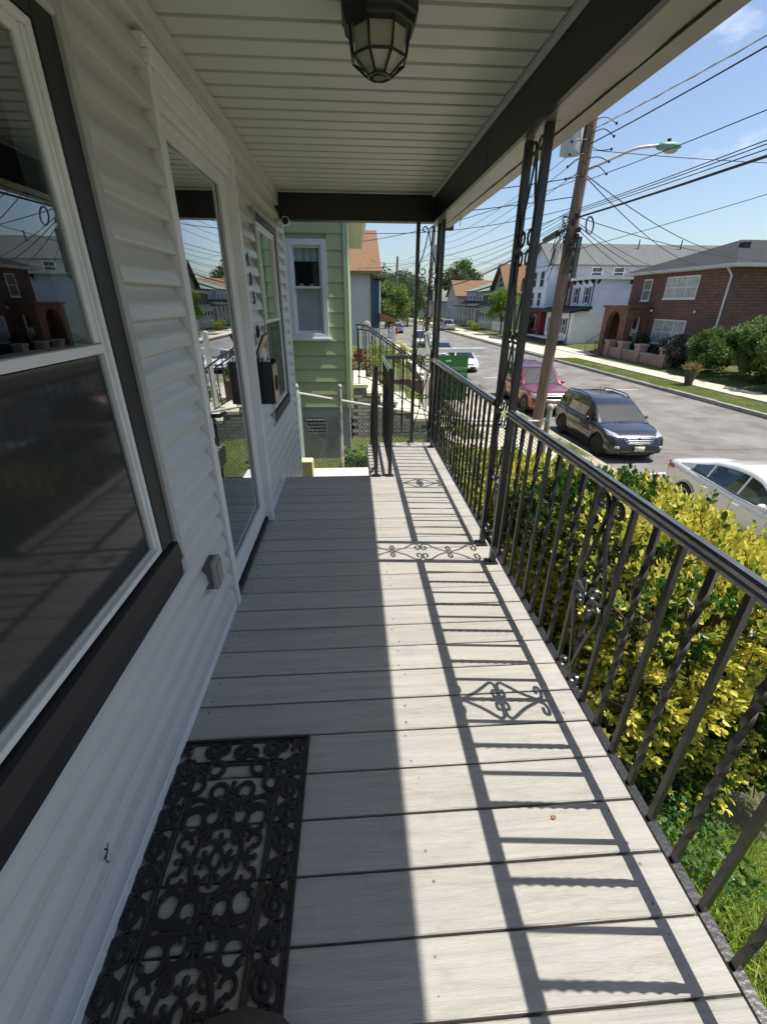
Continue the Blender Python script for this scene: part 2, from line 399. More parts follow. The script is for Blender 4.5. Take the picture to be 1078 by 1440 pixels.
def kerb_run(x0, x1, z, L):
    m = MB(); k = 0
    while Y0 + k * L < Y1:
        ya, yb = Y0 + k * L + .01, Y0 + (k + 1) * L - .01; i0 = len(m.V); dz = .01 * math.sin(k * 2.1)
        for zz in (-2.3, z + dz):
            m.V += [(bend(x0, ya), ya, zz), (bend(x1, ya), ya, zz), (bend(x1, yb), yb, zz), (bend(x0, yb), yb, zz)]
        for f in ((0, 3, 2, 1), (4, 5, 6, 7), (0, 1, 5, 4), (1, 2, 6, 5), (2, 3, 7, 6), (3, 0, 4, 7)): m.F.append(tuple(i0 + q for q in f)); m.I.append(0)
        k += 1
    return m
struct(kerb_run(5.85, 6.0, -2.04, 2.4), 'kerb', concrete)
def rz_(x): return -2.17 - .0016 * (x - 10.3) ** 2
struct(ribbon(5.99, 14.75, 0, -2.4, nx=9, zf=lambda x, y: rz_(x)), 'road', asphalt, smooth=30)
mb = MB()
for (y, x0, x1) in [(9.35, 6.9, 8.4), (15.05, 7.0, 8.5), (20.4, 7.2, 8.6), (24.0, 7.0, 8.6), (30.0, 7.0, 8.6), (20.3, 11.5, 13.4), (28.5, 11.7, 13.3), (38., 11.6, 13.2)]:
    mb.face([(x0, y, rz_(x0) + .006), (x1, y, rz_(x1) + .006), (x1, y + .1, rz_(x1) + .006), (x0, y + .1, rz_(x0) + .006)])
struct(mb, 'parking_mark', paintw)
mb = MB()
tar = mat('tar_seam', (.145, .138, .13), .8, var=.2)
for (y, x0, x1, a) in [(8.6, 6.4, 14.2, .25), (11.2, 8.2, 14.3, -.1), (14.7, 8.4, 14.4, .15), (19.2, 8.6, 14.0, -.3)]:
    P = [(x0 + (x1 - x0) * t, y + a * math.sin(t * 5) + .06 * nz(t * 9, y)) for t in np.linspace(0, 1, 30)]
    mb.grid([[(p[0], p[1] - .007, rz_(p[0]) + .008), (p[0], p[1] + .007, rz_(p[0]) + .008)] for p in P])
struct(mb, 'tar_seams', tar)
struct(kerb_run(14.72, 14.9, -2.06, 3.0), 'far_kerb', conc_old)
mb = MB(); xs = [14.86, 15.3, 15.9, 16.5, 18, 19.2, 20.4, 24, 60]; zf = [-2.06, -2.03, -2.02, -2.02, -2.0, -1.95, -1.8, -1.7, -1.7]
mb.grid([[(bend(x, y), y, z + .02 * nz(x, y)) for x, z in zip(xs, zf)] for y in YS], flip=True)
struct(mb, 'far_lawn', grass_g, smooth=60)
mb = ribbon(14.9, 16.29, -1.992, -2.2, 31.5, 62); mb.box(16.8, 20.5, 33.2, 40.5, -2.2, -1.94)
struct(mb, 'far_driveway', concrete)
CAM_SCALE = None

def grass(name, n, area, hgt, ok=None, green=((.10, .20, .02), (.22, .32, .05)), dry=.12, zf=zg, wid=.035):
    x = rng.uniform(area[0], area[1], n); y = rng.uniform(area[2], area[3], n)
    P = np.array([(a, b, zf(a, b) + .02 * nz(a * 2, b * 2)) for a, b in zip(x, y) if ok is None or ok(a, b)]); n = len(P)
    D = np.stack([rng.normal(0, .45, n), rng.normal(0, .45, n), np.ones(n)], 1)
    t = rng.uniform(0, 1, (n, 1)); c = np.array(green[0]) * (1 - t) + np.array(green[1]) * t
    patch = np.array([nz(p[0] * 1.3, p[1] * 1.3, 4) for p in P]); dm = (rng.uniform(0, 1, n) < dry + .25 * np.clip(patch - .2, 0, 1))
    c[dm] = np.array([.34, .27, .10]) * rng.uniform(.6, 1.2, (dm.sum(), 1))
    o = leaves(name, P, D, rng.uniform(.45, 1.2, n) * hgt * (1 + .35 * patch), c, GRASS, shape='blade', aspect=wid, fold=.35)
    return tag(o, kind='stuff')
GRASS = leaf_mat('grass_blade', .35, .5)
grass('grass', 62000, (.92, 3.3, -.6, 2.4), .085, wid=.04, green=((.22, .37, .04), (.44, .56, .11)))
grass('grass', 60000, (-1.4, 3.4, 6.5, 13.5), .07, green=((.24, .36, .04), (.42, .52, .10)), dry=.1,
      ok=lambda a, b: not (a < .0 and b > 7.15) and not (8.35 < b < 10.35 and a < 1.8) and not (8.9 < b < 10.1 and a > 1.7) and rnd.random() > .35 * max(0, nz(a * 2, b * 2, 9)))
CAM_SCALE = FAR_CAM_SCALE
grass('grass', 30000, (5.02, 5.82, 4, 30), .08, zf=lambda a, b: -1.98, ok=lambda a, b: nz(a * 2, b * .9, 2) > -.1)
grass('grass', 46000, (14.3, 16.3, 10, 33), .08, zf=lambda a, b: -2.04, ok=lambda a, b: not (26 < b < 29.3 and a > 15.0) and bend(14.93, b) < a < bend(16.28, b), green=((.17, .27, .03), (.28, .38, .05)))
grass('grass', 52000, (17.2, 20.6, 10, 33), .09, zf=lambda a, b: -1.95 + (a - 19) * .08, ok=lambda a, b: a > bend(17.72, b), green=((.19, .29, .03), (.32, .42, .06)))
CAM_SCALE = None

# ================================================================ THE PORCH
WX = -.69                    # face of the house wall
deckm = mat('deck_paint', (.435, .418, .385), .60, var=.10, vs=1.7, bump=.5, bs=17, st=(1.0, 26, 26), rv=.06, col2=(.395, .383, .36), v2=.58, v2s=1.2)
def wood_lines(m):
    """growth-ring lines showing through the paint, different on every board, and grime at random."""
    t = m.node_tree; N = t.nodes.new; L = t.links.new; bs = t.nodes['Principled BSDF']; src = bs.inputs['Base Color'].links[0].from_socket
    g = N('ShaderNodeNewGeometry'); oi = N('ShaderNodeObjectInfo'); mu = N('ShaderNodeMath'); mu.operation = 'MULTIPLY'; mu.inputs[1].default_value = 37.; L(oi.outputs['Random'], mu.inputs[0])
    cb = N('ShaderNodeCombineXYZ'); L(mu.outputs[0], cb.inputs['X']); L(mu.outputs[0], cb.inputs['Z'])
    ad = N('ShaderNodeVectorMath'); ad.operation = 'ADD'; L(g.outputs['Position'], ad.inputs[0]); L(cb.outputs[0], ad.inputs[1])
    mp = N('ShaderNodeMapping'); mp.inputs['Scale'].default_value = (.9, 9., 9.); L(ad.outputs[0], mp.inputs['Vector'])
    n = N('ShaderNodeTexNoise'); n.inputs['Scale'].default_value = 1.6; n.inputs['Detail'].default_value = 2; n.inputs['Distortion'].default_value = .5; L(mp.outputs[0], n.inputs['Vector'])
    m9 = N('ShaderNodeMath'); m9.operation = 'MULTIPLY'; m9.inputs[1].default_value = 16.; L(n.outputs['Fac'], m9.inputs[0])
    fr = N('ShaderNodeMath'); fr.operation = 'PINGPONG'; fr.inputs[1].default_value = 1.; L(m9.outputs[0], fr.inputs[0])
    r = N('ShaderNodeMapRange'); r.inputs['From Min'].default_value = 0; r.inputs['From Max'].default_value = .35; r.inputs['To Min'].default_value = .90; r.inputs['To Max'].default_value = 1.; L(fr.outputs[0], r.inputs['Value'])
    n2 = N('ShaderNodeTexNoise'); n2.inputs['Scale'].default_value = 2.6; n2.inputs['Detail'].default_value = 8; n2.inputs['Roughness'].default_value = .7; L(ad.outputs[0], n2.inputs['Vector'])
    r2 = N('ShaderNodeMapRange'); r2.inputs['From Min'].default_value = .58; r2.inputs['From Max'].default_value = .72; r2.inputs['To Min'].default_value = 1.; r2.inputs['To Max'].default_value = .80; L(n2.outputs['Fac'], r2.inputs['Value'])
    mm = N('ShaderNodeMath'); mm.operation = 'MULTIPLY'; L(r.outputs[0], mm.inputs[0]); L(r2.outputs[0], mm.inputs[1])
    vs = N('ShaderNodeVectorMath'); vs.operation = 'SCALE'; L(src, vs.inputs[0]); L(mm.outputs[0], vs.inputs['Scale']); L(vs.outputs[0], bs.inputs['Base Color'])
wood_lines(deckm)
nailm = mat('nail_head', (.17, .16, .15), .6, metal=.1, var=.3, vs=40)
deck = thing('porch_deck', 'grey painted wooden porch floor of boards laid across', 'porch deck', (0, 0, 0))
PT = .1538
def board_profile(): 
    h = PT / 2 - .0035; return [(-h, -.03), (h, -.03), (h, -.0035), (h - .0035, 0), (-h + .0035, 0), (-h, -.0035)]
long_b = MB().prism(board_profile(), WX, .90, 'x').mesh('deck_board', [deckm])
short_b = MB().prism(board_profile(), .13, .90, 'x').mesh('deck_board', [deckm])
nb = MB()
k = -12
while True:
    yc = .387 + PT * (k + .5)
    if yc > 5.06: break
    first = yc < 3.9
    inst('deck_board', long_b if first else short_b, deck, (0, yc, rnd.uniform(-.0015, .0015)), (rnd.uniform(-.004, .004), 0, rnd.uniform(-.0012, .0012)))
    for xx in ((-.62, .18, .80) if first else (.2, .80)):
        for d in (-.045, .042):
            if rnd.random() < .25: continue
            nb.lathe([(.0045, -.004), (.0045, .0012), (.002, .0016)], (xx + rnd.uniform(-.02, .02), yc + d + rnd.uniform(-.01, .01), 0), 7)
    k += 1
tag(nb.build('nail_heads', nailm, deck), kind='stuff')
fr = MB(); fr.box(.845, .885, -1.4, 5.05, -.22, -.033); fr.box(WX + .01, .12, 3.85, 3.89, -.24, -.033); fr.box(.14, .84, 5.0, 5.04, -.22, -.033); fr.box(.14, .18, 3.9, 5.0, -.22, -.033)
fr.build('rim_joist', deckm, deck)
lat = MB()
for yy in (-1.2, .6, 2.4, 4.2, 4.95): lat.box(.76, .86, yy, yy + .1, -1.02, -.22)
lat.build('support_post', deckm, deck)
dk = mat('under_deck', (.05, .045, .04), .9)
MB().box(.70, .72, -1.4, 5.0, -1.02, -.23).build('skirt_board', dk, deck)
# steps down from the deck beside the house
st = MB()
for i in range(4):
    z = -.19 * (i + 1); st.box(WX + .02, .12, 3.92 + .27 * i, 4.2 + .27 * i, z - .04, z); st.box(WX + .04, .10, 3.90 + .27 * i, 3.915 + .27 * i, z, z + .15)
st.build('step', deckm, deck, bevel=.004)

# ---- the house front
siding = mat('vinyl_siding', (.56, .555, .53), .30, spec=.7, var=.09, vs=1.6, bump=.14, bs=12, st=(1, 1.6, 30), col2=(.54, .53, .50), v2=.62, v2s=1.6)
white_v = mat('white_vinyl', (.74, .74, .73), .42, var=.05, vs=5)
jch = mat('grey_trim', (.40, .40, .385), .5, var=.08, vs=8)
black_tr = mat('black_casing', (.016, .016, .019), .5, var=.3, vs=4, bump=.15, bs=40)
dark_in = mat('room_dark', (.035, .033, .03), .9)  # near-black base colour stands in for unlit interiors
glass = glass_mat('pane_glass', (.62, .68, .68), 2.6)
screen_m = mat('insect_screen', (.018, .018, .02), .6, var=.2, vs=3, spec=.3)
house = thing('porch_house', 'near house in cream grey vinyl siding with black window trim and glass storm door', 'house', (WX, 1.5, 0))
EX = .1065
# holes in the wall (y0,y1,z0,z1)
W1 = (.28, 1.462, .567, 2.125); DR = (1.968, 3.04, -.02, 2.20); W2 = (3.605, 4.59, .57, 2.10)
def clap(y0, y1, z):
    """one lapped board: bead at the foot, hollow curve up to the head."""
    pr = [(WX - .016, z - .001), (WX + .026, z - .004), (WX + .0335, z + .000), (WX + .0345, z + .005), (WX + .0325, z + .011), (WX + .0315, z + EX * .30), (WX + .0280, z + EX * .44), (WX + .0180, z + EX * .58), (WX + .0080, z + EX * .72), (WX + .0020, z + EX * .86), (WX - .0005, z + EX * .98), (WX - .0010, z + EX + .010), (WX - .016, z + EX + .010)]
    return MB().prism(pr, y0, y1, 'y').build('clapboard', siding, house, smooth=35)
zb = .0595 - EX * 10
for c in range(34):
    z = zb + EX * c
    if z > 2.38: break
    segs = [(-1.9, 5.06)] if z > -.06 else [(3.93, 5.06)]
    for (a, b, z0, z1) in (W1, DR, W2):
        if z + EX * .5 > z0 and z + EX * .5 < z1:
            ns = []
            a, b = a - .012, b + .010
            for (p, q) in segs:
                if b <= p or a >= q: ns.append((p, q)); continue
                if a > p: ns.append((p, a))
                if b < q: ns.append((b, q))
            segs = ns
    for (p, q) in segs: clap(p, q, z)
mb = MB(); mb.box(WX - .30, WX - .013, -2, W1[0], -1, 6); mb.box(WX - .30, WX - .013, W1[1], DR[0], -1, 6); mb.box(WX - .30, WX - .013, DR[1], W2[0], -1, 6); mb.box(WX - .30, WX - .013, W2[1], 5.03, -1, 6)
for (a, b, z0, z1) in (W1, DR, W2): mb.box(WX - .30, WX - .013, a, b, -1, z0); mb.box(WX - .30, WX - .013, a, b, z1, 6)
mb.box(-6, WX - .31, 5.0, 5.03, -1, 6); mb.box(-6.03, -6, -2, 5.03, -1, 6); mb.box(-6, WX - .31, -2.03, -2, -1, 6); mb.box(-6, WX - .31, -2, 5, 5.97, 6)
mb.build('wall', mat('house_core', (.05, .048, .045), .8), house)  # core coloured near-black so the gaps beside the trim read as shadow
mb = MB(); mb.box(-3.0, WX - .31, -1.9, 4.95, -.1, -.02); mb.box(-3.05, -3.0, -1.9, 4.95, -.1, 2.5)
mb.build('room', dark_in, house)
mb = MB(); mb.box(WX - .012, WX + .040, 5.055, 5.085, -.97, 2.395); mb.box(WX - .05, WX + .034, 5.03, 5.056, -.97, 2.395)
mb.build('corner_board', white_v, house, bevel=.003)
MB().box(WX + .0, WX + .036, -1.9, 5.05, 2.345, 2.385).build('frieze_board', siding, house)
mb = MB(); mb.box(WX + .0, WX + .034, -1.9, DR[0] - .01, .004, .05); mb.box(WX, WX + .034, DR[1] + .02, 3.88, .004, .05)
mb.build('base_trim', white_v, house, bevel=.003)
MB().box(-3, WX - .012, 3.95, 5.02, -1.2, -.98).build('foundation', conc_old, house)

def sash_window(y0, y1, z0, z1, zm, name_label, black=.088, jw=.034, sill=.155, left=True):
    """framed double-hung window set in the lapped wall (faces the porch)."""
    w = thing_part = MB(); x = WX
    # grey J channel
    j = MB(); j.box(x - .012, x + .038, y1 - jw, y1, z0, z1 - .002); j.box(x - .012, x + .038, y0, y0 + jw, z0, z1 - .002); j.box(x - .012, x + .038, y0 + jw, y1 - jw, z1 - jw, z1)
    jo = j.build('window', jch, house, bevel=.003)
    bl = MB(); a0, a1 = y0 + jw + .001, y1 - jw - .001
    bl.box(x - .03, x + .026, a1 - black, a1, z0 + sill, z1 - jw - .001); bl.box(x - .03, x + .026, a0, a0 + black, z0 + sill, z1 - jw - .001)
    bl.box(x - .03, x + .026, a0 + black, a1 - black, z1 - jw - .05, z1 - jw - .001)
    bl.build('casing', black_tr, jo, bevel=.003)
    sb = MB(); sb.prism([(x - .03, z0 + .002), (x + .034, z0 + .002), (x + .038, z0 + sill * .45), (x + .046, z0 + sill * .5), (x + .040, z0 + sill - .012), (x - .03, z0 + sill - .002)], a0, a1, 'y')
    sb.build('sill', black_tr, jo)
    # white frame and two sashes
    f0, f1, g0, g1 = a0 + black + .001, a1 - black - .001, z0 + sill + .001, z1 - jw - .052
    fm = MB(); t = .017
    for (p, q, r, s) in ((f0, f0 + t, g0, g1), (f1 - t, f1, g0, g1), (f0 + t, f1 - t, g1 - t, g1), (f0 + t, f1 - t, g0, g0 + t * 1.1)): fm.box(x - .06, x + .022, p, q, r, s)
    t2 = .012
    for (p, q, r, s) in ((f0 + t, f0 + t + t2, g0 + t, g1 - t), (f1 - t - t2, f1 - t, g0 + t, g1 - t)): fm.box(x - .06, x + .014, p, q, r, s)
    fm.build('frame', white_v, jo, bevel=.003)
    u = MB(); e = .001; h0, h1 = f0 + t + t2 + e, f1 - t - t2 - e; s2 = .024
    for (p, q, r, s) in ((h0, h0 + s2, zm, g1 - t), (h1 - s2, h1, zm, g1 - t), (h0 + s2, h1 - s2, g1 - t - s2, g1 - t)): u.box(x - .055, x + .010, p, q, r, s)
    u.box(x - .055, x + .016, h0, h1, zm - .026, zm - e)
    lo = x - .024
    for (p, q, r, s) in ((h0, h0 + s2, g0 + t * 1.1, zm - .028), (h1 - s2, h1, g0 + t * 1.1, zm - .028), (h0 + s2, h1 - s2, g0 + t * 1.1, g0 + t * 1.1 + s2 * 1.2)): u.box(lo - .035, lo, p, q, r, s)
    u.build('sash', white_v, jo, bevel=.003)
    MB().box(x - .004, x + .001, h0 + s2 - .004, h1 - s2 + .004, zm - .01, g1 - t - s2 + .004).build('pane', glass, jo)
    MB().box(lo - .022, lo - .016, h0 + s2 - .004, h1 - s2 + .004, g0 + t * 1.1 + s2, zm - .03).build('pane', glass, jo)
    sc = MB(); sc.box(x + .004, x + .006, h0 + .022, h1 - .022, g0 + t * 1.1 + .02, zm - .03)
    so_ = sc.build('insect_screen', SCR, jo)
    sf = MB()
    for (p, q, r, s) in ((h0 + .001, h0 + .021, g0 + t * 1.1, zm - .028), (h1 - .021, h1 - .001, g0 + t * 1.1, zm - .028), (h0 + .021, h1 - .021, g0 + t * 1.1, g0 + t * 1.1 + .02)): sf.box(x - .004, x + .012, p, q, r, s)
    sf.build('screen_frame', jch, jo)
    return jo
SCR = glass_mat('screen_mesh', (.10, .10, .10), .85, 1.45, .06)
_t = SCR.node_tree; _d = _t.nodes.new('ShaderNodeBsdfDiffuse'); _d.inputs['Color'].default_value = (.19, .195, .20, 1); _m = _t.nodes.new('ShaderNodeMixShader'); _m.inputs[0].default_value = .20
_o = [n for n in _t.nodes if n.type == 'OUTPUT_MATERIAL'][0]; _s = _o.inputs['Surface'].links[0].from_socket; _t.links.new(_s, _m.inputs[1]); _t.links.new(_d.outputs[0], _m.inputs[2]); _t.links.new(_m.outputs[0], _o.inputs['Surface'])
sash_window(*W1, 1.395, 'w')
sash_window(*W2, 1.365, 'w', black=.03, sill=.10)
# curtains far inside keep the rooms from reading as a void
cu = mat('curtain', (.35, .34, .31), .9, var=.15, vs=3)

# ---- storm door
y0, y1, z0, z1 = DR
tr = MB()
for (a, b, c, d, p) in ((y0, y0 + .045, .004, z1, .042), (y1 - .045, y1, .004, z1 + .01, .062), (y0 + .045, y1 - .045, z1 - .055, z1, .046), (y0 + .045, y1 - .045, z1 - .085, z1 - .056, .034)): tr.box(WX - .2, WX + p, a, b, c, d)
tr.box(WX, WX + .055, y0 - .005, y1 - .046, z1 + .001, z1 + .035); tr.box(WX, WX + .042, y0 - .005, y1 + .0, z1 + .036, z1 + .075)
drf = tr.build('door_frame', white_v, house, bevel=.004)
MB().box(WX - .2, WX + .024, y0 + .046, y1 - .046, .003, .040).build('threshold', black_tr, drf)
d0, d1, e0, e1 = y0 + .048, y1 - .048, .058, z1 - .088
g0, g1, h0, h1 = 2.095, 2.82, .20, 2.045
dm = MB(); xd = WX + .012
for (a, b, c, d) in ((d0, g0, e0, e1), (g1, d1, e0, e1), (g0, g1, h1, e1), (g0, g1, e0, h0)): dm.box(xd - .03, xd, a, b, c, d)
door = dm.build('storm_door', white_v, house, bevel=.004)
bd = MB()
for (a, b, c, d) in ((g0 - .018, g0 + .004, h0, h1), (g1 - .004, g1 + .018, h0, h1), (g0 - .018, g1 + .018, h1 - .004, h1 + .018), (g0 - .018, g1 + .018, h0 - .018, h0 + .004)): bd.box(xd - .01, xd + .007, a, b, c, d)
bd.build('glazing_bead', white_v, door, bevel=.002)
MB().box(xd - .018, xd - .012, g0 + .001, g1 - .001, h0 + .001, h1 - .001).build('pane', glass, door)
hb = MB(); hb.box(xd + .0005, xd + .010, 2.040, 2.072, .86, 1.16); hb.tube(smooth2([(xd + .008, 2.056, 1.02), (xd + .045, 2.056, 1.02), (xd + .055, 2.068, 1.018), (xd + .055, 2.15, 1.012)], 4), .010, 8); hb.box(xd + .009, xd + .026, 2.047, 2.065, .885, .915)
hb.build('handle', black_tr, door, smooth=40)
wood_d = mat('inner_door', (.085, .04, .03), .5, var=.25, vs=5)
ind = MB(); ind.box(WX - .20, WX - .165, y0 + .04, y1 - .04, 0, z1 - .06)
for (a, b, c, d) in ((2.15, 2.45, .2, .85), (2.55, 2.86, .2, .85), (2.15, 2.45, 1.0, 1.85), (2.55, 2.86, 1.0, 1.85)): ind.box(WX - .164, WX - .155, a, b, c, d)
ind.build('inner_door', wood_d, house, bevel=.004)

# ---- small fittings on the wall
def text_mesh(name, s, size, mt, parent, loc, rot, extrude=.003, align='CENTER', spacing=1.):
    c = bpy.data.curves.new(name, 'FONT'); c.body = s; c.size = size; c.extrude = extrude; c.align_x = align; c.align_y = 'CENTER'; c.space_character = spacing
    t = bpy.data.objects.new(name, c); me = bpy.data.meshes.new_from_object(t); bpy.data.objects.remove(t)
    me.materials.clear(); me.materials.append(mt); me.name = name
    return inst(name, me, parent, loc, rot)
blk = mat('black_metal', (.018, .018, .02), .35, metal=.2, var=.3, vs=6)
for ch, z, yy in (('4', 1.735, 3.245), ('0', 1.625, 3.275), ('5', 1.515, 3.315)):
    text_mesh('house_numeral', ch, .115, blk, house, (WX + .034, yy, z), (PI / 2, 0, PI / 2), .004)
bm_ = MB(); bm_.ball((WX + .036, 3.31, 1.31), .03, 10, sc=(.45, .62, 1.5)); bm_.build('doorbell', blk, house, smooth=60)
ob = thing('outlet_cover', 'small grey weatherproof outlet cover on the siding beside the storm door', 'outlet cover', (WX, 1.68, .41))
mg = mat('outlet_grey', (.30, .30, .28), .5, var=.1)
MB().box(WX + .008, WX + .052, 1.640, 1.722, .345, .478).build('back_box', mat('outlet_back', (.12, .12, .115), .6), ob, bevel=.004)
MB().prism([(1.634, .352), (1.645, .341), (1.717, .341), (1.728, .352), (1.728, .472), (1.717, .483), (1.645, .483), (1.634, .472)], WX + .053, WX + .074, 'x').build('lid', mg, ob, bevel=.006)
MB().box(WX + .075, WX + .080, 1.652, 1.710, .36, .465).build('lid_panel', mg, ob, bevel=.004)
# mailbox
mbx = thing('wall_mailbox', 'black wall mailbox with its lid open and letters inside, beside the storm door', 'mailbox', (WX, 3.22, .9))
brass = mat('brass_plate', (.45, .36, .22), .35, metal=.85, var=.2, vs=9)
X0, X1 = WX + .034, WX + .140
b = MB(); t = .004; ya, yb, za, zt_ = 3.10, 3.285, .855, 1.115
b.box(X0, X0 + t, ya, yb, za, zt_ + .06); b.box(X0 + t, X1, ya, ya + t, za, zt_ + .02); b.box(X0 + t, X1, yb - t, yb, za, zt_ + .02); b.box(X0 + t, X1, ya + t, yb - t, za, za + t); b.box(X1, X1 + t, ya, yb, za, zt_)
b.build('box', blk, mbx, bevel=.0015)
p = MB(); p.box(X1 + t + .0005, X1 + t + .004, ya + .006, yb - .006, za + .01, zt_ - .006); p.build('front_plate', brass, mbx)
e = MB(); e.tube([(X1 + t + .006, 3.1925 + .034 * math.cos(a), .985 + .05 * math.sin(a)) for a in np.linspace(0, 2 * PI, 20)], .006, 6, cap=False); e.ball((X1 + t + .006, 3.1925, .985), .02, 8, sc=(.4, 1, 1.5))
e.build('emblem', blk, mbx, smooth=50)
l = MB(); l.prism([(X0 + .006, zt_ + .055), (X0 + .012, zt_ + .058), (X0 + .075, zt_ + .185), (X0 + .067, zt_ + .190)], ya - .004, yb + .004, 'y'); lo_ = l.build('lid', blk, mbx)
l = MB(); l.prism([(X0 + .0185, zt_ + .066), (X0 + .0205, zt_ + .066), (X0 + .0765, zt_ + .176), (X0 + .0745, zt_ + .177)], ya + .012, yb - .012, 'y'); l.build('lid_plate', brass, lo_)
paper = mat('letter_paper', (.72, .72, .70), .7, var=.05)
for k, (dx, dz, ry) in enumerate(((.03, .035, .1), (.05, .05, -.12), (.075, .02, .2))):
    e = thing('letter', ('white letter sticking out of the mailbox, nearest the wall', 'white letter sticking highest out of the mailbox middle', 'white folded letter leaning on the mailbox front')[k], 'letter', (X0 + dx, 3.19, 1.0), group='letters in the mailbox')
    MB().box(X0 + dx, X0 + dx + .003, ya + .02 + .01 * k, yb - .02 - .01 * k, .93, zt_ + dz).build('sheet', paper, e); e.rotation_euler = (ry * .5, 0, 0)
# spotlight camera at the far top corner
cm = thing('wall_camera', 'small round white camera fixed high at the far wall corner', 'camera', (WX, 4.9, 2.15))
MB().lathe([(.03, 0), (.035, .012), (.02, .02)], (WX + .018, 4.88, 2.17), 14, 'x').build('base', white_v, cm, smooth=40)
b = MB(); b.tube([(WX + .03, 4.88, 2.17), (WX + .075, 4.86, 2.165)], .012, 8); b.build('arm', white_v, cm)
b = MB(); b.lathe([(.022, .05), (.034, .04), (.038, 0), (.036, -.035)], (WX + .095, 4.85, 2.165), 16, 'y'); b.build('body', white_v, cm, smooth=40)
b = MB(); b.lathe([(.030, -.036), (.026, -.042)], (WX + .095, 4.85, 2.165), 16, 'y'); b.build('lens', blk, cm)

# ---- porch roof
roof = thing('porch_roof', 'flat porch roof with pale vinyl ceiling, black beams and metal soffit', 'porch roof', (0, 2, 2.4))
soff = mat('ceiling_vinyl', (.58, .59, .56), .5, var=.06, vs=1.3, rv=.02)
blackb = mat('black_beam', (.007, .0075, .010), .40, var=.35, vs=2.5, bump=.08, bs=9)
CZ, CP = 2.41, .1385
sp = [(-CP / 2 + .0005, .030), (-CP / 2 + .0005, .022), (-CP / 2 + .009, .020), (-CP / 2 + .012, -.004), (-CP / 2 + .018, -.005), (-CP / 2 + .024, -.001), (CP / 2 - .004, 0), (CP / 2 - .0005, .008), (CP / 2 - .0005, .030)]
slat = MB().prism([(p, q) for p, q in sp], WX + .0, .79, 'x').mesh('ceiling_slat', [soff])
yc = 2.328 - CP * 30
while yc < 4.86:
    inst('ceiling_slat', slat, roof, (0, yc + CP / 2, CZ), (0, 0, 0)); yc += CP
mb = MB(); mb.box(WX + .0, WX + .03, -1.9, 4.9, CZ - .022, CZ - .006); mb.box(.765, .789, -1.9, 4.9, CZ - .03, CZ - .006); mb.box(WX + .03, .765, 4.86, 4.895, CZ - .016, CZ - .006)
mb.build('ceiling_trim', soff, roof, bevel=.002)
mb = MB(); mb.box(.79, .815, -1.9, 4.9, 2.185, CZ + .0)
for k in range(3): mb.box(.7885, .79, -.7 + 1.9 * k, -.695 + 1.9 * k, 2.19, 2.40)
mb.build('beam', blackb, roof, bevel=.003)
mb = MB(); mb.box(WX + .001, .814, 4.9005, 5.03, 2.186, CZ + .005); mb.box(.35, .789, 4.895, 4.9, 2.186, 2.392); mb.build('end_beam', blackb, roof, bevel=.003)
met = mat('soffit_metal', (.21, .20, .175), .32, metal=.3, var=.14, vs=1.1, bump=.5, bs=2.2, st=(1, .8, 1), col2=(.165, .16, .14), v2=.6, v2s=2)
for (a, b_) in ((-1.9, .58), (.582, 2.30), (2.302, 4.05), (4.052, 5.22)):
    n = 30; P = []
    for y in np.linspace(a + .001, b_, n):
        P.append([(x, y, 2.19 + .004 * nz(x * 14, y * 5.5) + (0 if q == 0 else -.003)) for q, x in enumerate((.8155, .86, .90, .932))])
    MB().grid(P, flip=True).build('soffit_panel', met, roof, smooth=60)
mb = MB(); mb.box(.936, 1.012, -1.9, 5.24, 2.182, 2.20); mb.build('soffit_edge', met, roof, bevel=.002)
mb = MB(); mb.prism([(1.013, 2.186), (1.03, 2.20), (1.20, 2.316), (1.235, 2.338), (1.235, 2.350), (1.013, 2.36)], -1.9, 5.26, 'y'); mb.build('gutter', mat('gutter_grey', (.16, .165, .18), .45, var=.15), roof)
mb = MB(); mb.box(WX + .02, 1.0, -1.9, 5.2, 2.43, 2.60); mb.prism([(WX - .012, 3.0), (WX - .012, 2.605), (1.2, 2.605), (1.2, 2.64)], -1.9, 5.25, 'y'); mb.build('roof_slab', mat('roof_felt', (.09, .09, .09), .9), roof)
MB().box(.96, 1.06, 5.262, 5.34, 2.17, 2.27).build('gutter_end', blackb, roof, bevel=.004)
MB().tube([(.985, 4.62, 2.185), (.986, 4.62, 2.12)], .003, 5).build('wire_hook', blk, roof)
# ceiling lantern
lan = thing('ceiling_lantern', 'black octagonal cage lantern with frosted glass fixed to the porch ceiling', 'lantern', (.11, 1.905, 2.4))
LC = (.112, 2.03)
def octo(r, z, n=8, ph=PI / 8): return [(LC[0] + r * math.cos(2 * PI * k / n + ph), LC[1] + r * math.sin(2 * PI * k / n + ph), z) for k in range(n)]
def octo_loft(mbx, prof):
    i0 = len(mbx.V)
    for r, z in prof: mbx.V.extend(octo(r, z))
    for k in range(len(prof) - 1):
        for j in range(8):
            j2 = (j + 1) % 8; mbx.F.append((i0 + k * 8 + j, i0 + k * 8 + j2, i0 + (k + 1) * 8 + j2, i0 + (k + 1) * 8 + j)); mbx.I.append(0)
    mbx.F.append(tuple(i0 + j for j in range(8))); q = i0 + (len(prof) - 1) * 8; mbx.F.append(tuple(q + j for j in reversed(range(8)))); mbx.I += [0, 0]
mb = MB(); octo_loft(mb, [(.118, 2.402), (.134, 2.396), (.136, 2.352), (.128, 2.344), (.125, 2.325), (.112, 2.318)]); mb.build('canopy', blackb, lan, bevel=.004)
frost = mat('frosted_glass', (.42, .41, .34), .35, var=.12, vs=12, coat=.4)
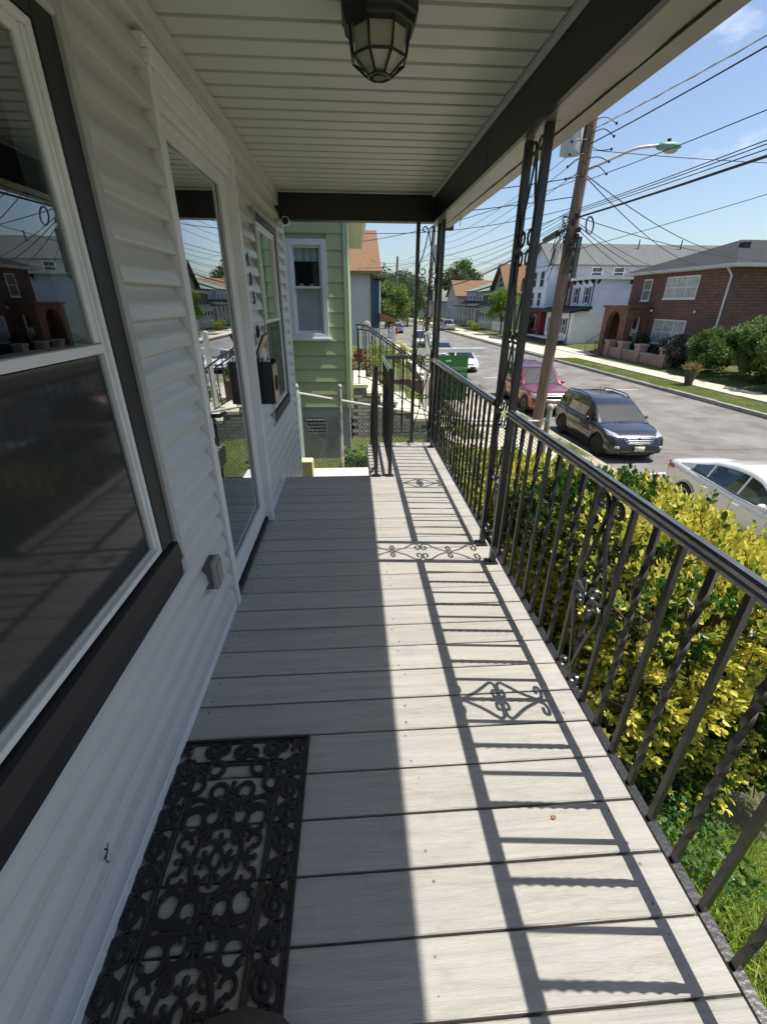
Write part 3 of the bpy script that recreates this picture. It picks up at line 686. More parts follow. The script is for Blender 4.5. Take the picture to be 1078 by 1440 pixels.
mb = MB(); octo_loft(mb, [(.094, 2.317), (.088, 2.262), (.082, 2.250), (.042, 2.222), (.036, 2.220)]); mb.build('shade', frost, lan)
mb = MB(); T, M2, B2 = octo(.108, 2.318), octo(.097, 2.250), octo(.040, 2.207)
for k in range(8):
    k2 = (k + 1) % 8
    mb.tube([T[k], M2[k]], .0042, 5); mb.tube([M2[k], B2[k]], .0042, 5); mb.tube([M2[k], M2[k2]], .0045, 5); mb.tube([B2[k], B2[k2]], .0042, 5)
mb.lathe([(.022, 2.203), (.026, 2.208), (.016, 2.214)], (LC[0], LC[1], 0), 12)
mb.build('cage', blackb, lan)

# ---- iron work
iron = mat('black_iron', (.020, .020, .022), .33, var=.35, vs=14, bump=.12, bs=90, spec=.5, coat=.15)
iron_top = mat('rail_top_sheen', (.07, .071, .078), .34, var=.4, vs=9, bump=.08, bs=60, coat=.5)  # sky sheen on the rail tops put into a lighter base colour
def quarter(pv, rv, s, wd, tight=False):
    """2-D iron scroll: curl at the pinch, long bar out to the side, curl inwards at the rosette. u across, v up."""
    h = rv - pv; d = 1 if h > 0 else -1; L = abs(h)
    cr = min(.38 * wd, .045)
    c1 = (s * (cr + .10 * wd), pv + d * cr * .15)
    curl = [(c1[0] - s * cr * math.cos(t) * (1 - .62 * i / 15), c1[1] - d * cr * math.sin(t) * (1 - .62 * i / 15)) for i, t in enumerate(np.linspace(-.15 * PI, 1.75 * PI, 16))][::-1]
    r2 = min(.30 * wd, .05) if tight else min(.46 * wd, .06)
    if tight:
        c2 = (s * (r2 + .06 * wd), rv - d * (r2 * 1.1))
        bar = [(s * .05 * wd, pv + d * .10 * L), (s * .42 * wd, pv + d * .48 * L), (s * .86 * wd, rv - d * .20 * L), (s * .93 * wd, rv - d * .11 * L), (s * .80 * wd, rv - d * .035 * L)]
        end = [(c2[0] + s * r2 * math.cos(t) * (1 - .55 * i / 15), c2[1] + d * r2 * math.sin(t) * (1 - .55 * i / 15)) for i, t in enumerate(np.linspace(.35 * PI, 2.1 * PI, 16))]
    else:
        c2 = (s * (wd - r2 * 1.02), rv - d * r2 * 1.05)
        bar = [(s * .05 * wd, pv + d * .08 * L), (s * .45 * wd, pv + d * .45 * L), (s * .92 * wd, pv + d * (.92 * L - 2 * r2))]
        end = [(c2[0] + s * r2 * math.cos(t) * (1 - .6 * i / 17), c2[1] + d * r2 * math.sin(t) * (1 - .6 * i / 17)) for i, t in enumerate(np.linspace(-.12 * PI, 1.9 * PI, 18))]
    return curl[:-1] + smooth2(bar, 4) + end
def scroll_panel(mbx, org, udir, units, wd, r=.0075, flat=.007, tight=False):
    """units: list of (pinch v, rosette v)."""
    o = Vector(org); u = Vector(udir); nrm = u.cross(Vector((0, 0, 1)))
    for (pv, rv) in units:
        for s in (-1, 1):
            P = [o + u * a + Vector((0, 0, b)) for a, b in quarter(pv, rv, s, wd, tight)]
            mbx.tube(P, r * .75, 4, ry=flat, up=nrm, phase=PI / 4)
def sq(mbx, x, y, z0, z1, w): mbx.box(x - w / 2, x + w / 2, y - w / 2, y + w / 2, z0, z1)
COLU = [(.53, .12), (.53, .92), (1.33, .92), (1.33, 1.74), (2.14, 1.74)]
def column(label, bars, panels, zt=2.186):
    c = thing('iron_column', label, 'porch column', (bars[0][0], bars[0][1], 0), group='ornamental iron columns under the porch beam')
    for (x, y) in bars:
        b = MB(); sq(b, x, y, .010, zt, .036); b.build('bar', iron, c, bevel=.0015)
        b = MB(); b.box(x - .045, x + .03, y - .035, y + .035, .001, .009); b.lathe([(.008, .009), (.007, .015)], (x - .033, y + .02, 0), 6); b.build('foot_plate', iron, c)
    for (p, q) in panels:
        P, Q = Vector((*p, 0)), Vector((*q, 0)); mid = (P + Q) / 2; u = (Q - P); wd = u.length / 2 - .02; u.normalize()
        s = MB(); scroll_panel(s, mid, u, COLU, wd); s.build('scrollwork', iron, c, smooth=50)
    return c
RX = .845
column('near iron column of two bars and scrolls at the middle of the street rail', [(RX + .01, 2.335), (RX + .01, 2.575)], [((RX + .01, 2.335), (RX + .01, 2.575))])
column('far corner iron column of three bars with scrolls on two sides', [(.660, 5.0), (.868, 5.0), (.868, 4.79)], [((.660, 5.0), (.868, 5.0)), ((.868, 5.0), (.868, 4.79))])
column('iron column behind the viewer at the near end of the street rail', [(RX + .01, -.07), (RX + .01, .17)], [((RX + .01, -.07), (RX + .01, .17))])

pts = [(0, 0, z) for z in np.linspace(.125, .945, 42)]
tw = [0 if (z < .2 or z > .87) else 1 for z in np.linspace(.125, .945, 42)]
b = MB(); b.box(-.008, .008, -.008, .008, .125, .945); plain_me = b.mesh('baluster', [iron])
b = MB(); i0 = 0
zz = np.linspace(.125, .945, 64); ang = 0; ring = []
for z in zz:
    if .2 < z < .87: ang += .25
    ring.append([(.0115 * math.cos(ang + PI / 4 + k * PI / 2), .0115 * math.sin(ang + PI / 4 + k * PI / 2), z) for k in range(5)])
b.grid(ring); twist_me = b.mesh('twisted_baluster', [iron], smooth=40)
def rail_run(label, p, q, n, orn=None, ztop=.945, group='black iron rail runs round the porch', cap=True):
    """iron railing between p and q (2-D) with n evenly spaced balusters; orn: index of the baluster that carries the scroll panel."""
    P, Q = Vector((*p, 0)), Vector((*q, 0)); u = (Q - P); L = u.length; u.normalize(); nr = Vector((-u.y, u.x, 0))
    r = thing('porch_railing', label, 'railing', (P.x, P.y, 0), group=group)
    def bar(name, hw, z0, z1, mt, prof=None):
        pr = prof or [(-hw, z0), (hw, z0), (hw, z1), (-hw, z1)]
        m = MB(); i = 0
        for e in (P, Q): m.V += [tuple(e + nr * a + Vector((0, 0, z))) for a, z in pr]
        k = len(pr)
        for j in range(k): m.F.append((j, (j + 1) % k, k + (j + 1) % k, k + j)); m.I.append(0)
        m.F.append(tuple(range(k - 1, -1, -1))); m.F.append(tuple(range(k, 2 * k))); m.I += [0, 0]
        return m.build(name, mt, r)
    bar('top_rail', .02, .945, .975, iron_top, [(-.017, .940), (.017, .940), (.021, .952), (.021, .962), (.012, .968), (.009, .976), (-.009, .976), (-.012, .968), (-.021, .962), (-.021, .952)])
    bar('bottom_rail', .014, .112, .124, iron)
    for k in range(n):
        c = P + u * (L * (k + 1) / (n + 1))
        inst('baluster', plain_me if k % 2 == 0 else twist_me, r, (c.x, c.y, 0), (0, 0, math.atan2(u.y, u.x)))
    if orn is not None:
        c = P + u * (L * (orn + 1) / (n + 1)); s = MB(); wd = L / (n + 1) - .009
        scroll_panel(s, c + nr * .012, u, [(.90, .535), (.17, .535)], wd, .0085, .0085, True); s.build('scroll_panel', iron, r, smooth=50)
    return r
rail_run('long black iron railing with scroll panel nearest the viewer on the street side', (RX, .185), (RX, 2.32), 19, 9)
rail_run('black iron railing between the two columns on the street side', (RX, 2.59), (RX, 4.775), 19, 9)
rail_run('short black iron railing across the far end of the deck', (.335, 5.0), (.645, 5.0), 2)
rail_run('short black iron railing along the inner edge by the far steps', (.320, 3.92), (.320, 4.985), 10)
nw = thing('newel_post', 'black iron end post of the inner rail beside the far steps', 'post', (.32, 3.905, 0))
b = MB(); sq(b, .320, 3.900, .008, .985, .034); b.box(.28, .36, 3.87, 3.935, .001, .009); b.build('bar', iron, nw, bevel=.002)
# stair handrail going down along the steps (deck level to yard)
sr = thing('stair_railing', 'black iron handrail slanting down the far steps to the yard', 'railing', (.2, 3.9, 0))
b = MB(); sq(b, .19, 3.90, .008, .99, .034); b.box(.15, .235, 3.87, 3.935, .001, .009); b.build('post', iron, sr, bevel=.002)
b = MB(); sq(b, .19, 4.95, -.95, .26, .034); b.build('post', iron, sr, bevel=.002)
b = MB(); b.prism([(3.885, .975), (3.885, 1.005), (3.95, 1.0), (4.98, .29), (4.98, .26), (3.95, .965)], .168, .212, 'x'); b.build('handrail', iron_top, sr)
b = MB(); b.prism([(3.92, .15), (3.92, .17), (4.95, -.54), (4.95, -.56)], .178, .202, 'x'); b.build('lower_rail', iron, sr)
for k in range(9):
    y = 4.0 + .105 * k; z = -.69 * (y - 3.92); b = MB(); sq(b, .19, y, z + .16, z + .97, .015); b.build('baluster', iron, sr)

# small marks of use
fl = mat('dry_leaf', (.30, .15, .06), .8, var=.3, vs=60)
for k, (x, y, a, lb) in enumerate([(.60, .80, .4, 'small dry brown leaf on the sunlit boards close to the street rail'), (.36, 2.9, 1.9, 'tiny dry leaf on the sunlit boards near the middle column shadow'), (-.12, 1.72, 2.7, 'tiny dry leaf on the shaded boards beyond the doormat')]):
    t = thing('fallen_leaf', lb, 'leaf', (x, y, 0), 'dry leaves on the deck')
    c, s = math.cos(a), math.sin(a); L_ = .022 if k == 0 else .014
    mb = MB(); mb.face([(x, y, .003), (x + L_ * (c * .5 - s * .35), y + L_ * (s * .5 + c * .35), .007), (x + L_ * c, y + L_ * s, .004)]); mb.face([(x, y, .003), (x + L_ * c, y + L_ * s, .004), (x + L_ * (c * .5 + s * .35), y + L_ * (s * .5 - c * .35), .008)])
    mb.build('leaf_blade', fl, t)
mb = MB(); mb.tube([(WX + .034, .66, .22), (WX + .035, .675, .235), (WX + .035, .668, .25)], .0022, 4); mb.tube([(WX + .034, .655, .228), (WX + .035, .668, .232), (WX + .034, .685, .245)], .0016, 4); mb.tube([(WX + .034, .66, .215), (WX + .035, .664, .20)], .0015, 4)
tag(mb.build('scuff_mark', blk, house), kind='stuff')
# ================================================================ DOORMAT
rub = mat('black_rubber', (.016, .0155, .016), .5, var=.35, vs=14, bump=.2, bs=120)
dmat = thing('doormat', 'black openwork rubber doormat with cast scrolls on the grey boards', 'doormat', (-.44, .59, 0))
MX0, MX1, MY0, MY1 = -.683, -.197, .03, 1.148; MCX = (MX0 + MX1) / 2; MCY = (MY0 + MY1) / 2
fb = MB()
def strip(x0, x1, y0, y1, z=.012): fb.box(x0, x1, y0, y1, .0015, z)
for (ins, wd, z) in ((0, .010, .012), (.014, .007, .010), (.088, .006, .011), (.100, .006, .010)):
    a, b_, c, d = MX0 + ins, MX1 - ins, MY0 + ins, MY1 - ins
    strip(a, a + wd, c, d, z); strip(b_ - wd, b_, c, d, z); strip(a + wd, b_ - wd, c, c + wd, z); strip(a + wd, b_ - wd, d - wd, d, z)
fb.build('frame', rub, dmat, bevel=.002)
sm = MB()
def mt_tube(P, r=.0088): sm.tube([(p[0], p[1], .0075) for p in P], .0055, 6, ry=r, up=(0, 0, 1))
def mt_ball(x, y, r=.011): sm.ball((x, y, .009), r, 8, sc=(1, 1, .55))
def fleur(x, y, a, s=1.):
    for da, l in ((0, .030), (.9, .022), (-.9, .022)): mt_tube([(x, y), (x + l * s * math.cos(a + da), y + l * s * math.sin(a + da))], .006); mt_ball(x + l * s * math.cos(a + da), y + l * s * math.sin(a + da), .0095 * s)
# border band: running scrolls
bm0, bw_ = .052, .037
def run(x0, y0, dx, dy, n, L):
    px, py = -dy, dx
    for k in range(n):
        s = 1 if k % 2 == 0 else -1; c = (k + .5) * L / n; cx, cy = x0 + dx * c, y0 + dy * c
        sp_ = spiral((cx, cy), min(bw_, L / n * .52), math.atan2(py * -s, px * -s), s * 1.55, 26, .12)
        nx = (k + 1) * L / n
        tail = [(x0 + dx * (c + (nx - c) * t * 1.15) + px * s * -bw_ * math.cos(t * PI * .85), y0 + dy * (c + (nx - c) * t * 1.15) + py * s * -bw_ * math.cos(t * PI * .85)) for t in np.linspace(0, 1, 9)]
        mt_tube(tail[::-1] + sp_); mt_ball(*sp_[-1], .013)
        mt_tube([(cx + dx * L / n * .42 + px * bw_ * s * .2 + .016 * math.cos(t), cy + dy * L / n * .42 + py * bw_ * s * .2 + .016 * math.sin(t)) for t in np.linspace(0, 2 * PI, 12)], .005)
run(MX0 + bm0, MY0 + .085, 0, 1, 12, MY1 - MY0 - .17); run(MX1 - bm0, MY0 + .085, 0, 1, 12, MY1 - MY0 - .17)
run(MX0 + .085, MY0 + bm0, 1, 0, 3, MX1 - MX0 - .17); run(MX0 + .085, MY1 - bm0, 1, 0, 3, MX1 - MX0 - .17)
for (x, y, a) in ((MX0 + .03, MY0 + .03, PI / 4), (MX1 - .03, MY0 + .03, 3 * PI / 4), (MX0 + .03, MY1 - .03, -PI / 4), (MX1 - .03, MY1 - .03, -3 * PI / 4)): fleur(x, y, a, 1.25)
def loop(cx, cy, rx_, ry_, a0, tr, n=26, sh=.9):
    return [(cx + rx_ * (1 - (1 - sh) * i / n) * math.cos(a0 + tr * 2 * PI * i / n), cy + ry_ * (1 - (1 - sh) * i / n) * math.sin(a0 + tr * 2 * PI * i / n)) for i in range(n + 1)]
for cy in (MCY - .32, MCY, MCY + .32):
    med = abs(cy - MCY) > -1
for cy in (MCY + .16, MCY - .16):
    mt_tube(loop(MCX, cy, .072, .098, 0, 1), .009); mt_tube(loop(MCX, cy, .018, .028, 0, 1), .007)
    for a in (0, PI / 2, PI, 3 * PI / 2):
        fleur(MCX + .024 * math.cos(a), cy + .034 * math.sin(a), a, 1.0)
    for s in (-1, 1):
        fleur(MCX + s * .078, cy, 0 if s > 0 else PI, 1.1)
        for q in (-1, 1):
            sp_ = loop(MCX + s * .098, cy + q * .105, .036, .040, PI / 2 * (1 - s) + .3 * q * s, q * s * .86, 22, .75); mt_tube(sp_, .0085); mt_ball(*sp_[-1], .012)
for cy in (MCY + .32, MCY, MCY - .32):
    mt_tube(loop(MCX, cy, .020, .022, 0, 1), .009); mt_ball(MCX, cy, .012)
    for s in (-1, 1):
        for q in (-1, 1):
            sp_ = loop(MCX + s * .046, cy + q * .038, .030, .034, PI / 2 * (1 + s) * 1.0 + .5 * s * q, -q * s * .9, 20, .65); mt_tube(sp_, .0085); mt_ball(*sp_[-1], .011)
            mt_tube(smooth2([(MCX + s * .02, cy), (MCX + s * .07, cy + q * .012), (MCX + s * .125, cy + q * .022), (MCX + s * .138, cy)], 5), .008)
    for q in (-1, 1): fleur(MCX, cy + q * .034, q * PI / 2, 1.1)
for cy in (MCY + .16, MCY - .16):
    for s in (-1, 1):
        for q in (-1, 1):
            mt_tube(loop(MCX + s * .048, cy + q * .058, .020, .026, 0 if s > 0 else PI, s * q * .8, 16, .6), .0065)
            mt_tube(smooth2([(MCX + s * .06, cy + q * .15), (MCX + s * .10, cy + q * .152), (MCX + s * .125, cy + q * .135), (MCX + s * .128, cy + q * .10)], 4), .007)
            mt_tube(loop(MCX + s * .105, cy + q * .045, .022, .024, PI if s > 0 else 0, -s * q * .85, 16, .6), .0065)
for cy in (MCY + .32, MCY, MCY - .32):
    for s in (-1, 1):
        mt_tube(loop(MCX + s * .100, cy, .028, .018, 0, 1, 16, 1.), .0065)
for (sx, sy) in ((-1, -1), (1, -1), (-1, 1), (1, 1)):
    x, y = MCX + sx * .132, MCY + sy * .445
    fleur(x, y, math.atan2(-sy, -sx), 1.5)
    for k, (ox, oy) in enumerate(((.052, 0), (0, .055))):
        sp_ = loop(x - sx * ox - sx * .004, y - sy * oy - sy * .004, .030, .030, math.atan2(sy, sx), (1 if k == 0 else -1) * sx * sy * .85, 20, .85); mt_tube(sp_, .0085)
tag(sm.build('scrollwork', rub, dmat, smooth=60))
# something brown lying at the viewer's feet
shm = mat('brown_suede', (.075, .055, .042), .85, var=.25, vs=20, bump=.3, bs=160)
bag = thing('bag', 'rounded end of a soft dark brown bag lying on the doormat', 'bag', (-.28, .30, .012))
b = MB()
for k, t in enumerate(np.linspace(0, 1, 15)):
    pass
P = []
for t in np.linspace(-1, 1, 19):
    r = max(.001, (1 - abs(t) ** 3.0)) ** .5
    P.append([(-.275 + .155 * r * math.cos(a) * (1 + .03 * math.sin(3 * a)), .235 + .185 * t, .014 + max(0, .060 + .060 * r * math.sin(a)) * (1 if math.sin(a) > -.8 else .2)) for a in np.linspace(0, 2 * PI, 25)])
b.grid(P); b.build('bag_body', shm, bag, smooth=70)
b = MB(); b.tube([(-.275 + .09 * math.cos(a), .20, .115 + .012 * math.sin(a)) for a in np.linspace(0, PI, 12)], .008, 6); b.build('bag_handle', shm, bag, smooth=60)

# ================================================================ FENCE, PATH AND GREEN NEIGHBOUR
galv = mat('galvanised', (.42, .43, .41), .45, metal=.5, var=.25, vs=10)
rustp = mat('rusty_pipe', (.34, .27, .2), .7, metal=.2, var=.4, vs=9, col2=(.5, .5, .48), v2=.5, v2s=6)
palem = mat('pale_pipe', (.62, .60, .55), .5, var=.15, vs=8)
mint = mat('mint_paint', (.36, .47, .42), .6, var=.25, vs=12)
path = struct(MB().box(-.95, .25, 5.85, 6.36, -1.2, -.80), 'side_path', mat('pale_path', (.60, .58, .53), .85, var=.12, vs=3, bump=.2, bs=40))
FY = 6.40
fence = thing('chain_link_fence', 'low chain link fence with pale pipe top rail between the two side yards', 'fence', (0, FY, -.8))
def fpost(x, zt, zb_, r, mt, cap=True):
    b = MB(); b.tube([(x, FY, zb_), (x, FY, zt - .02)], r, 10)
    if cap: b.ball((x, FY, zt - .01), r * 1.35, 10)
    b.build('post', mt, fence, smooth=40)
fpost(-.205, .42, -.85, .026, rustp); fpost(1.25, .04, -1.05, .026, rustp); fpost(2.92, .10, -1.35, .042, rustp)
b = MB(); b.tube([(-.84, FY, .33), (-.205, FY, .215), (1.10, FY, -.01), (1.75, FY, -.10), (2.92, FY, -.12)], .017, 8); b.build('top_rail', palem, fence, smooth=40)
wire = MB(); dm_ = .062
def top_z(x): return float(np.interp(x, [-.84, -.205, 1.10, 1.75, 2.92], [.31, .195, -.03, -.12, -.14])) - .10
for s in (-1, 1):
    for k in range(-60, 90):
        x0 = -.80 + k * dm_; P = []
        for q in range(0, 42):
            x = x0 + s * q * dm_ / 2; z = -1.30 + q * dm_ / 2
            if -.80 <= x <= 2.9 and z <= top_z(x) and z > zg(x, FY) + .01: P.append((x, FY + .004 * (1 if q % 2 else -1), z))
        if len(P) > 2: wire.tube([P[0], P[-1]], .0030, 4, cap=False)
wire.build('wire_mesh', mat('mesh_grey', (.16, .17, .17), .5, metal=.4), fence)
gp = thing('fence_post', 'mint green painted fence post with rolled wire beside the house corner', 'post', (-.80, 6.2, -.8))
b = MB(); b.tube([(-.815, 6.3, -.8), (-.815, 6.3, .42)], .034, 10); b.ball((-.815, 6.3, .43), .045, 10); b.build('post', mint, gp, smooth=40)
b = MB()
for k in range(46):
    z = -.72 + k * .024; b.tube([(-.80 + .05 * math.cos(t) , 6.24 + .05 * math.sin(t), z + .024 * t / 6.28) for t in np.linspace(0, 6.28, 9)], .004, 3, cap=False)
b.build('rolled_wire', mint, gp)
yb = thing('kerb_block', 'short pale yellow painted concrete block at the end of the side path', 'block', (-.70, 5.9, -.8))
MB().box(-.78, -.60, 5.80, 5.98, -.86, -.50).build('block', mat('yellow_paint', (.66, .60, .36), .7, var=.12, vs=9), yb, bevel=.01)

gsid = mat('green_siding', (.43, .50, .29), .5, var=.06, vs=1.3, bump=.05, bs=40, st=(1, 1, 6), rv=.03)
crm = mat('cream_trim', (.62, .60, .50), .55, var=.06)
GY = 7.30; GX = -.045
gh = thing('green_house', 'green clapboard house next door with white framed window above a chain link fence', 'house', (-3, GY, -1))
GE = .2035
pr = [(GY + .02, -.002), (GY - .022, -.002), (GY - .024, .006), (GY - .004, GE), (GY + .02, GE)]
gw = (-.93, -.36, .995, 2.29)
def gpiece(x0, x1): return MB().prism(pr, x0, x1, 'x').mesh('clapboard', [gsid])
full, rgt, lft = gpiece(-7, GX - .075), gpiece(gw[1] + .001, GX - .075), gpiece(-7, gw[0] - .001)
for k in range(15):
    z = -.075 + GE * k
    if z + GE * .6 > gw[2] and z + GE * .4 < gw[3]: inst('clapboard', rgt, gh, (0, 0, z)); inst('clapboard', lft, gh, (0, 0, z))
    else: inst('clapboard', full, gh, (0, 0, z))
b = MB(); b.box(GX - .075, GX, GY - .035, GY + .06, -.085, 3.0); b.build('corner_board', mat('green_trim', (.46, .53, .32), .5, var=.05), gh, bevel=.004)
b = MB(); b.box(-7, GX - .001, GY + .021, 16, -.085, gw[2]); b.box(-7, gw[0], GY + .021, 16, gw[2], gw[3]); b.box(gw[1], GX - .001, GY + .021, 16, gw[2], gw[3]); b.box(-7, GX - .001, GY + .021, 16, gw[3], 3.0)
b.build('wall', gsid, gh)
b = MB(); b.box(-7, GX - .03, GY - .006, 16, -1.6, -.086); b.build('foundation', mat('blue_grey_concrete', (.34, .36, .37), .85, var=.15, vs=2, bump=.2, bs=30, col2=(.42, .40, .33), v2=.62, v2s=1.2), gh)
v = MB()
for k in range(5): v.box(-.80, -.49, GY - .035, GY - .008, -.52 + .056 * k, -.492 + .056 * k)
v.box(-.815, -.801, GY - .034, GY - .007, -.535, -.24); v.box(-.489, -.475, GY - .034, GY - .007, -.535, -.24)
v.build('vent_grille', mat('vent_grey', (.30, .31, .32), .6), gh)
MB().box(-.80, -.49, GY - .0075, GY - .0065, -.53, -.245).build('vent_shade_sheet', dark_in, gh)  # dark sheet painting the shade behind the vent bars
# window of the green house
w_ = MB(); a, c_, d, e = gw; t = .075
for (p, q, r, s) in ((a, a + t, d, e), (c_ - t, c_, d, e), (a + t, c_ - t, e - t, e), (a + t, c_ - t, d, d + t * .8)): w_.box(p, q, GY - .065, GY + .10, r, s)
wo = w_.build('window', mat('blue_white_trim', (.70, .73, .78), .45, var=.04), gh, bevel=.006)
MB().box(a - .03, c_ + .03, GY - .10, GY - .0, d - .04, d - .001).build('sill', white_v, wo, bevel=.005)
s_ = MB(); zm = 1.70; x0, x1 = a + t + .001, c_ - t - .001
for (p, q, r, s) in ((x0, x0 + .03, zm, e - t), (x1 - .03, x1, zm, e - t), (x0 + .03, x1 - .03, e - t - .03, e - t), (x0, x1, zm - .03, zm - .001)): s_.box(p, q, GY - .03, GY + .02, r, s)
for (p, q, r, s) in ((x0, x0 + .03, d + t * .8, zm - .031), (x1 - .03, x1, d + t * .8, zm - .031), (x0 + .03, x1 - .03, d + t * .8, d + t * .8 + .04)): s_.box(p, q, GY - .01, GY + .04, r, s)
s_.build('sash', white_v, wo)
MB().box(x0 + .03, x1 - .03, GY - .006, GY - .002, zm, e - t - .03).build('pane', glass_mat('clear_pane', (.92, .95, .95), 1.0), wo)
MB().box(x0 + .03, x1 - .03, GY + .012, GY + .016, d + t * .8 + .04, zm - .031).build('pane', mat('hazy_pane', (.33, .37, .39), .25, var=.12, vs=3, coat=.5), wo)
P = [[(x, GY + .022 + .008 * math.sin(x * 60) + .002 * math.sin(z * 20), z) for z in (2.02, 2.1, 2.20)] for x in np.linspace(x0, x1, 40)]
cb_ = MB(); cb_.grid(P)
P = [[(x, GY + .10 + .012 * math.sin(x * 45), z) for z in (d + .06, 1.4, 1.72 + .02 * math.sin(x * 40))] for x in np.linspace(x0, x1, 40)]
cb_.grid(P); cb_.build('curtain', mat('net_curtain', (.45, .56, .55), .9, var=.08, vs=4), wo, smooth=60)
MB().box(a, c_, GY + .3, GY + .32, d, e).build('room', dark_in, wo)  # dark sheet stands in for the unlit room
# its eaves
ro = MB(); ro.box(-7.3, GX + .30, GY - .28, 16.2, 3.02, 3.06); ro.build('eaves_soffit', crm, gh)
ro = MB(); ro.box(GX + .301, GX + .38, GY - .30, 16.2, 3.0, 3.10); ro.build('gutter', white_v, gh)
ro = MB(); ro.prism([(-7.4, 3.07), (GX + .36, 3.07), (-3.7, 5.2)], GY - .28, 16.2, 'y'); ro.build('roof', mat('brown_shingle', (.30, .19, .11), .9, var=.25, vs=5), gh)
# brick stair with railings up to its front
bst = thing('brick_steps', 'front steps of the green house with white brick side wall and beige caps', 'steps', (.8, 9.2, -1))
cap = mat('beige_stone', (.62, .57, .45), .8, var=.10, vs=6, bump=.15, bs=40)
brk = mat('pale_brick', (.50, .45, .40), .85, var=.14, vs=9, bump=.3, bs=60, rv=.16)
mor = mat('mortar', (.17, .155, .14), .95, var=.1)
SY0, SY1 = 8.45, 10.3
SX = [GX + .03, .235, .50, .80, 1.12, 1.46, 1.80]; SZ = [.10, -.05, -.22, -.38, -.55, -.72]
core = MB()
for i in range(6): core.box(SX[i], SX[i + 1] - .001, SY0, SY1, -1.3, SZ[i] - .07)
core.build('core', mor, bst)
for i in range(6):
    MB().box(SX[i] - (.0 if i else 0), SX[i + 1] + .03, SY0 - .03, SY1 + .03, SZ[i] - .069, SZ[i]).build('cap_stone', cap, bst, bevel=.008)
bme = MB().box(-.098, .098, -.010, .010, -.028, .028).mesh('brick', [brk])
rows = 0
z = -1.19
while z < .02:
    off = .105 if rows % 2 else 0
    for k in range(10):
        x = SX[0] + .10 + off + k * .208 - .03
        if x + .09 > SX[-1]: break
        i = max(j for j in range(6) if SX[j] <= max(x, SX[0])); top = SZ[min(5, max(j for j in range(6) if SX[j] <= min(x + .09, SX[-1] - .01)))] - .07
        if z + .03 < top: inst('brick', bme, bst, (x, SY0 - .004 + rnd.uniform(-.002, .002), z))
    z += .0665; rows += 1
hr = thing('step_railing', 'thin black iron railing down the near side of the brick steps', 'railing', (.8, 8.5, 0), group='black railings of the brick steps')
def steprail(root, y):
    b = MB(); P = [(.06, y, 1.06), (.30, y, 1.03), (1.70, y, .14)]; b.tube(P, .016, 6); b.build('handrail', iron, root)
    b = MB(); b.tube([(.06, y, .24), (.26, y, .2), (1.70, y, -.60)], .010, 6); b.build('lower_rail', iron, root)
    for k in range(13):
        x = .10 + k * .128; zt = float(np.interp(x, [.06, .3, 1.7], [1.06, 1.03, .14])); zl = float(np.interp(x, [.06, .26, 1.7], [.24, .2, -.60]))
        bb = MB(); sq(bb, x, y, zl - (.14 if k in (0, 12) else 0), zt, .016 if k not in (0, 12) else .024); bb.build('baluster', iron, root)
steprail(hr, 8.50)
hr2 = thing('step_railing', 'thin black iron railing down the far side of the brick steps', 'railing', (.8, 10.2, 0), group='black railings of the brick steps')
steprail(hr2, 10.25)
wk = struct(MB().box(1.81, 3.6, 8.9, 10.1, -1.5, -1.48), 'front_walk', concrete)
b = MB(); b.grid([[(x, y, zg(x, y) + .05) for x in np.linspace(1.75, 3.6, 12)] for y in (8.9, 10.1)], flip=True); b.build('walk_surface', concrete, wk)
# things by the steps
bi = thing('shrub', 'small dark red leaved shrub by the top of the brick steps', 'shrub', (.25, 10.9, -.7))
# ---- real-estate sign
sg = thing('realty_sign', 'white colonial sign post with hanging green realty board on the lawn', 'sign', (1.53, 9.5, -1.05))
wp = mat('sign_white', (.80, .80, .79), .45, var=.04)
b = MB(); b.box(1.485, 1.575, 9.455, 9.545, -1.2, .90); b.build('post', wp, sg, bevel=.006)
b = MB(); b.prism([(1.46, .90), (1.60, .90), (1.60, .925), (1.53, .965), (1.46, .925)], 9.43, 9.57, 'y'); b.build('post_cap', wp, sg)
b = MB(); b.prism([(1.25, .62), (1.30, .58), (1.3, .52), (1.36, .49), (1.484, .49), (1.484, .645), (1.25, .645)], 9.47, 9.53, 'y'); b.box(1.576, 2.72, 9.465, 9.535, .56, .645); b.build('arm', wp, sg, bevel=.004)
sgreen = mat('sign_green', (.035, .19, .035), .4, var=.04)
b = MB(); b.box(1.64, 2.40, 9.49, 9.51, -.42, .50); b.build('board', sgreen, sg)
b = MB()
for x in (1.75, 2.29): b.tube([(x, 9.5, .50), (x, 9.5, .565)], .006, 6)
b.build('hook', iron, sg)
lw = mat('sign_letter', (.82, .82, .80), .5)
text_mesh('lettering', 'COCCIA', .074, lw, sg, (2.215, 9.486, .245), (PI / 2, 0, 0), .002, spacing=1.25)
text_mesh('lettering', 'REALTY', .074, lw, sg, (2.215, 9.486, .115), (PI / 2, 0, 0), .002, spacing=1.25)
b = MB(); b.box(1.985, 1.995, 9.483, 9.489, .08, .31); b.build('logo_bar', lw, sg)
b = MB(); b.prism([(1.92, .38), (2.04, .38), (2.04, .405), (2.0, .42), (1.98, .405), (1.92, .405)], 9.484, 9.489, 'y'); b.build('logo_mark', lw, sg)

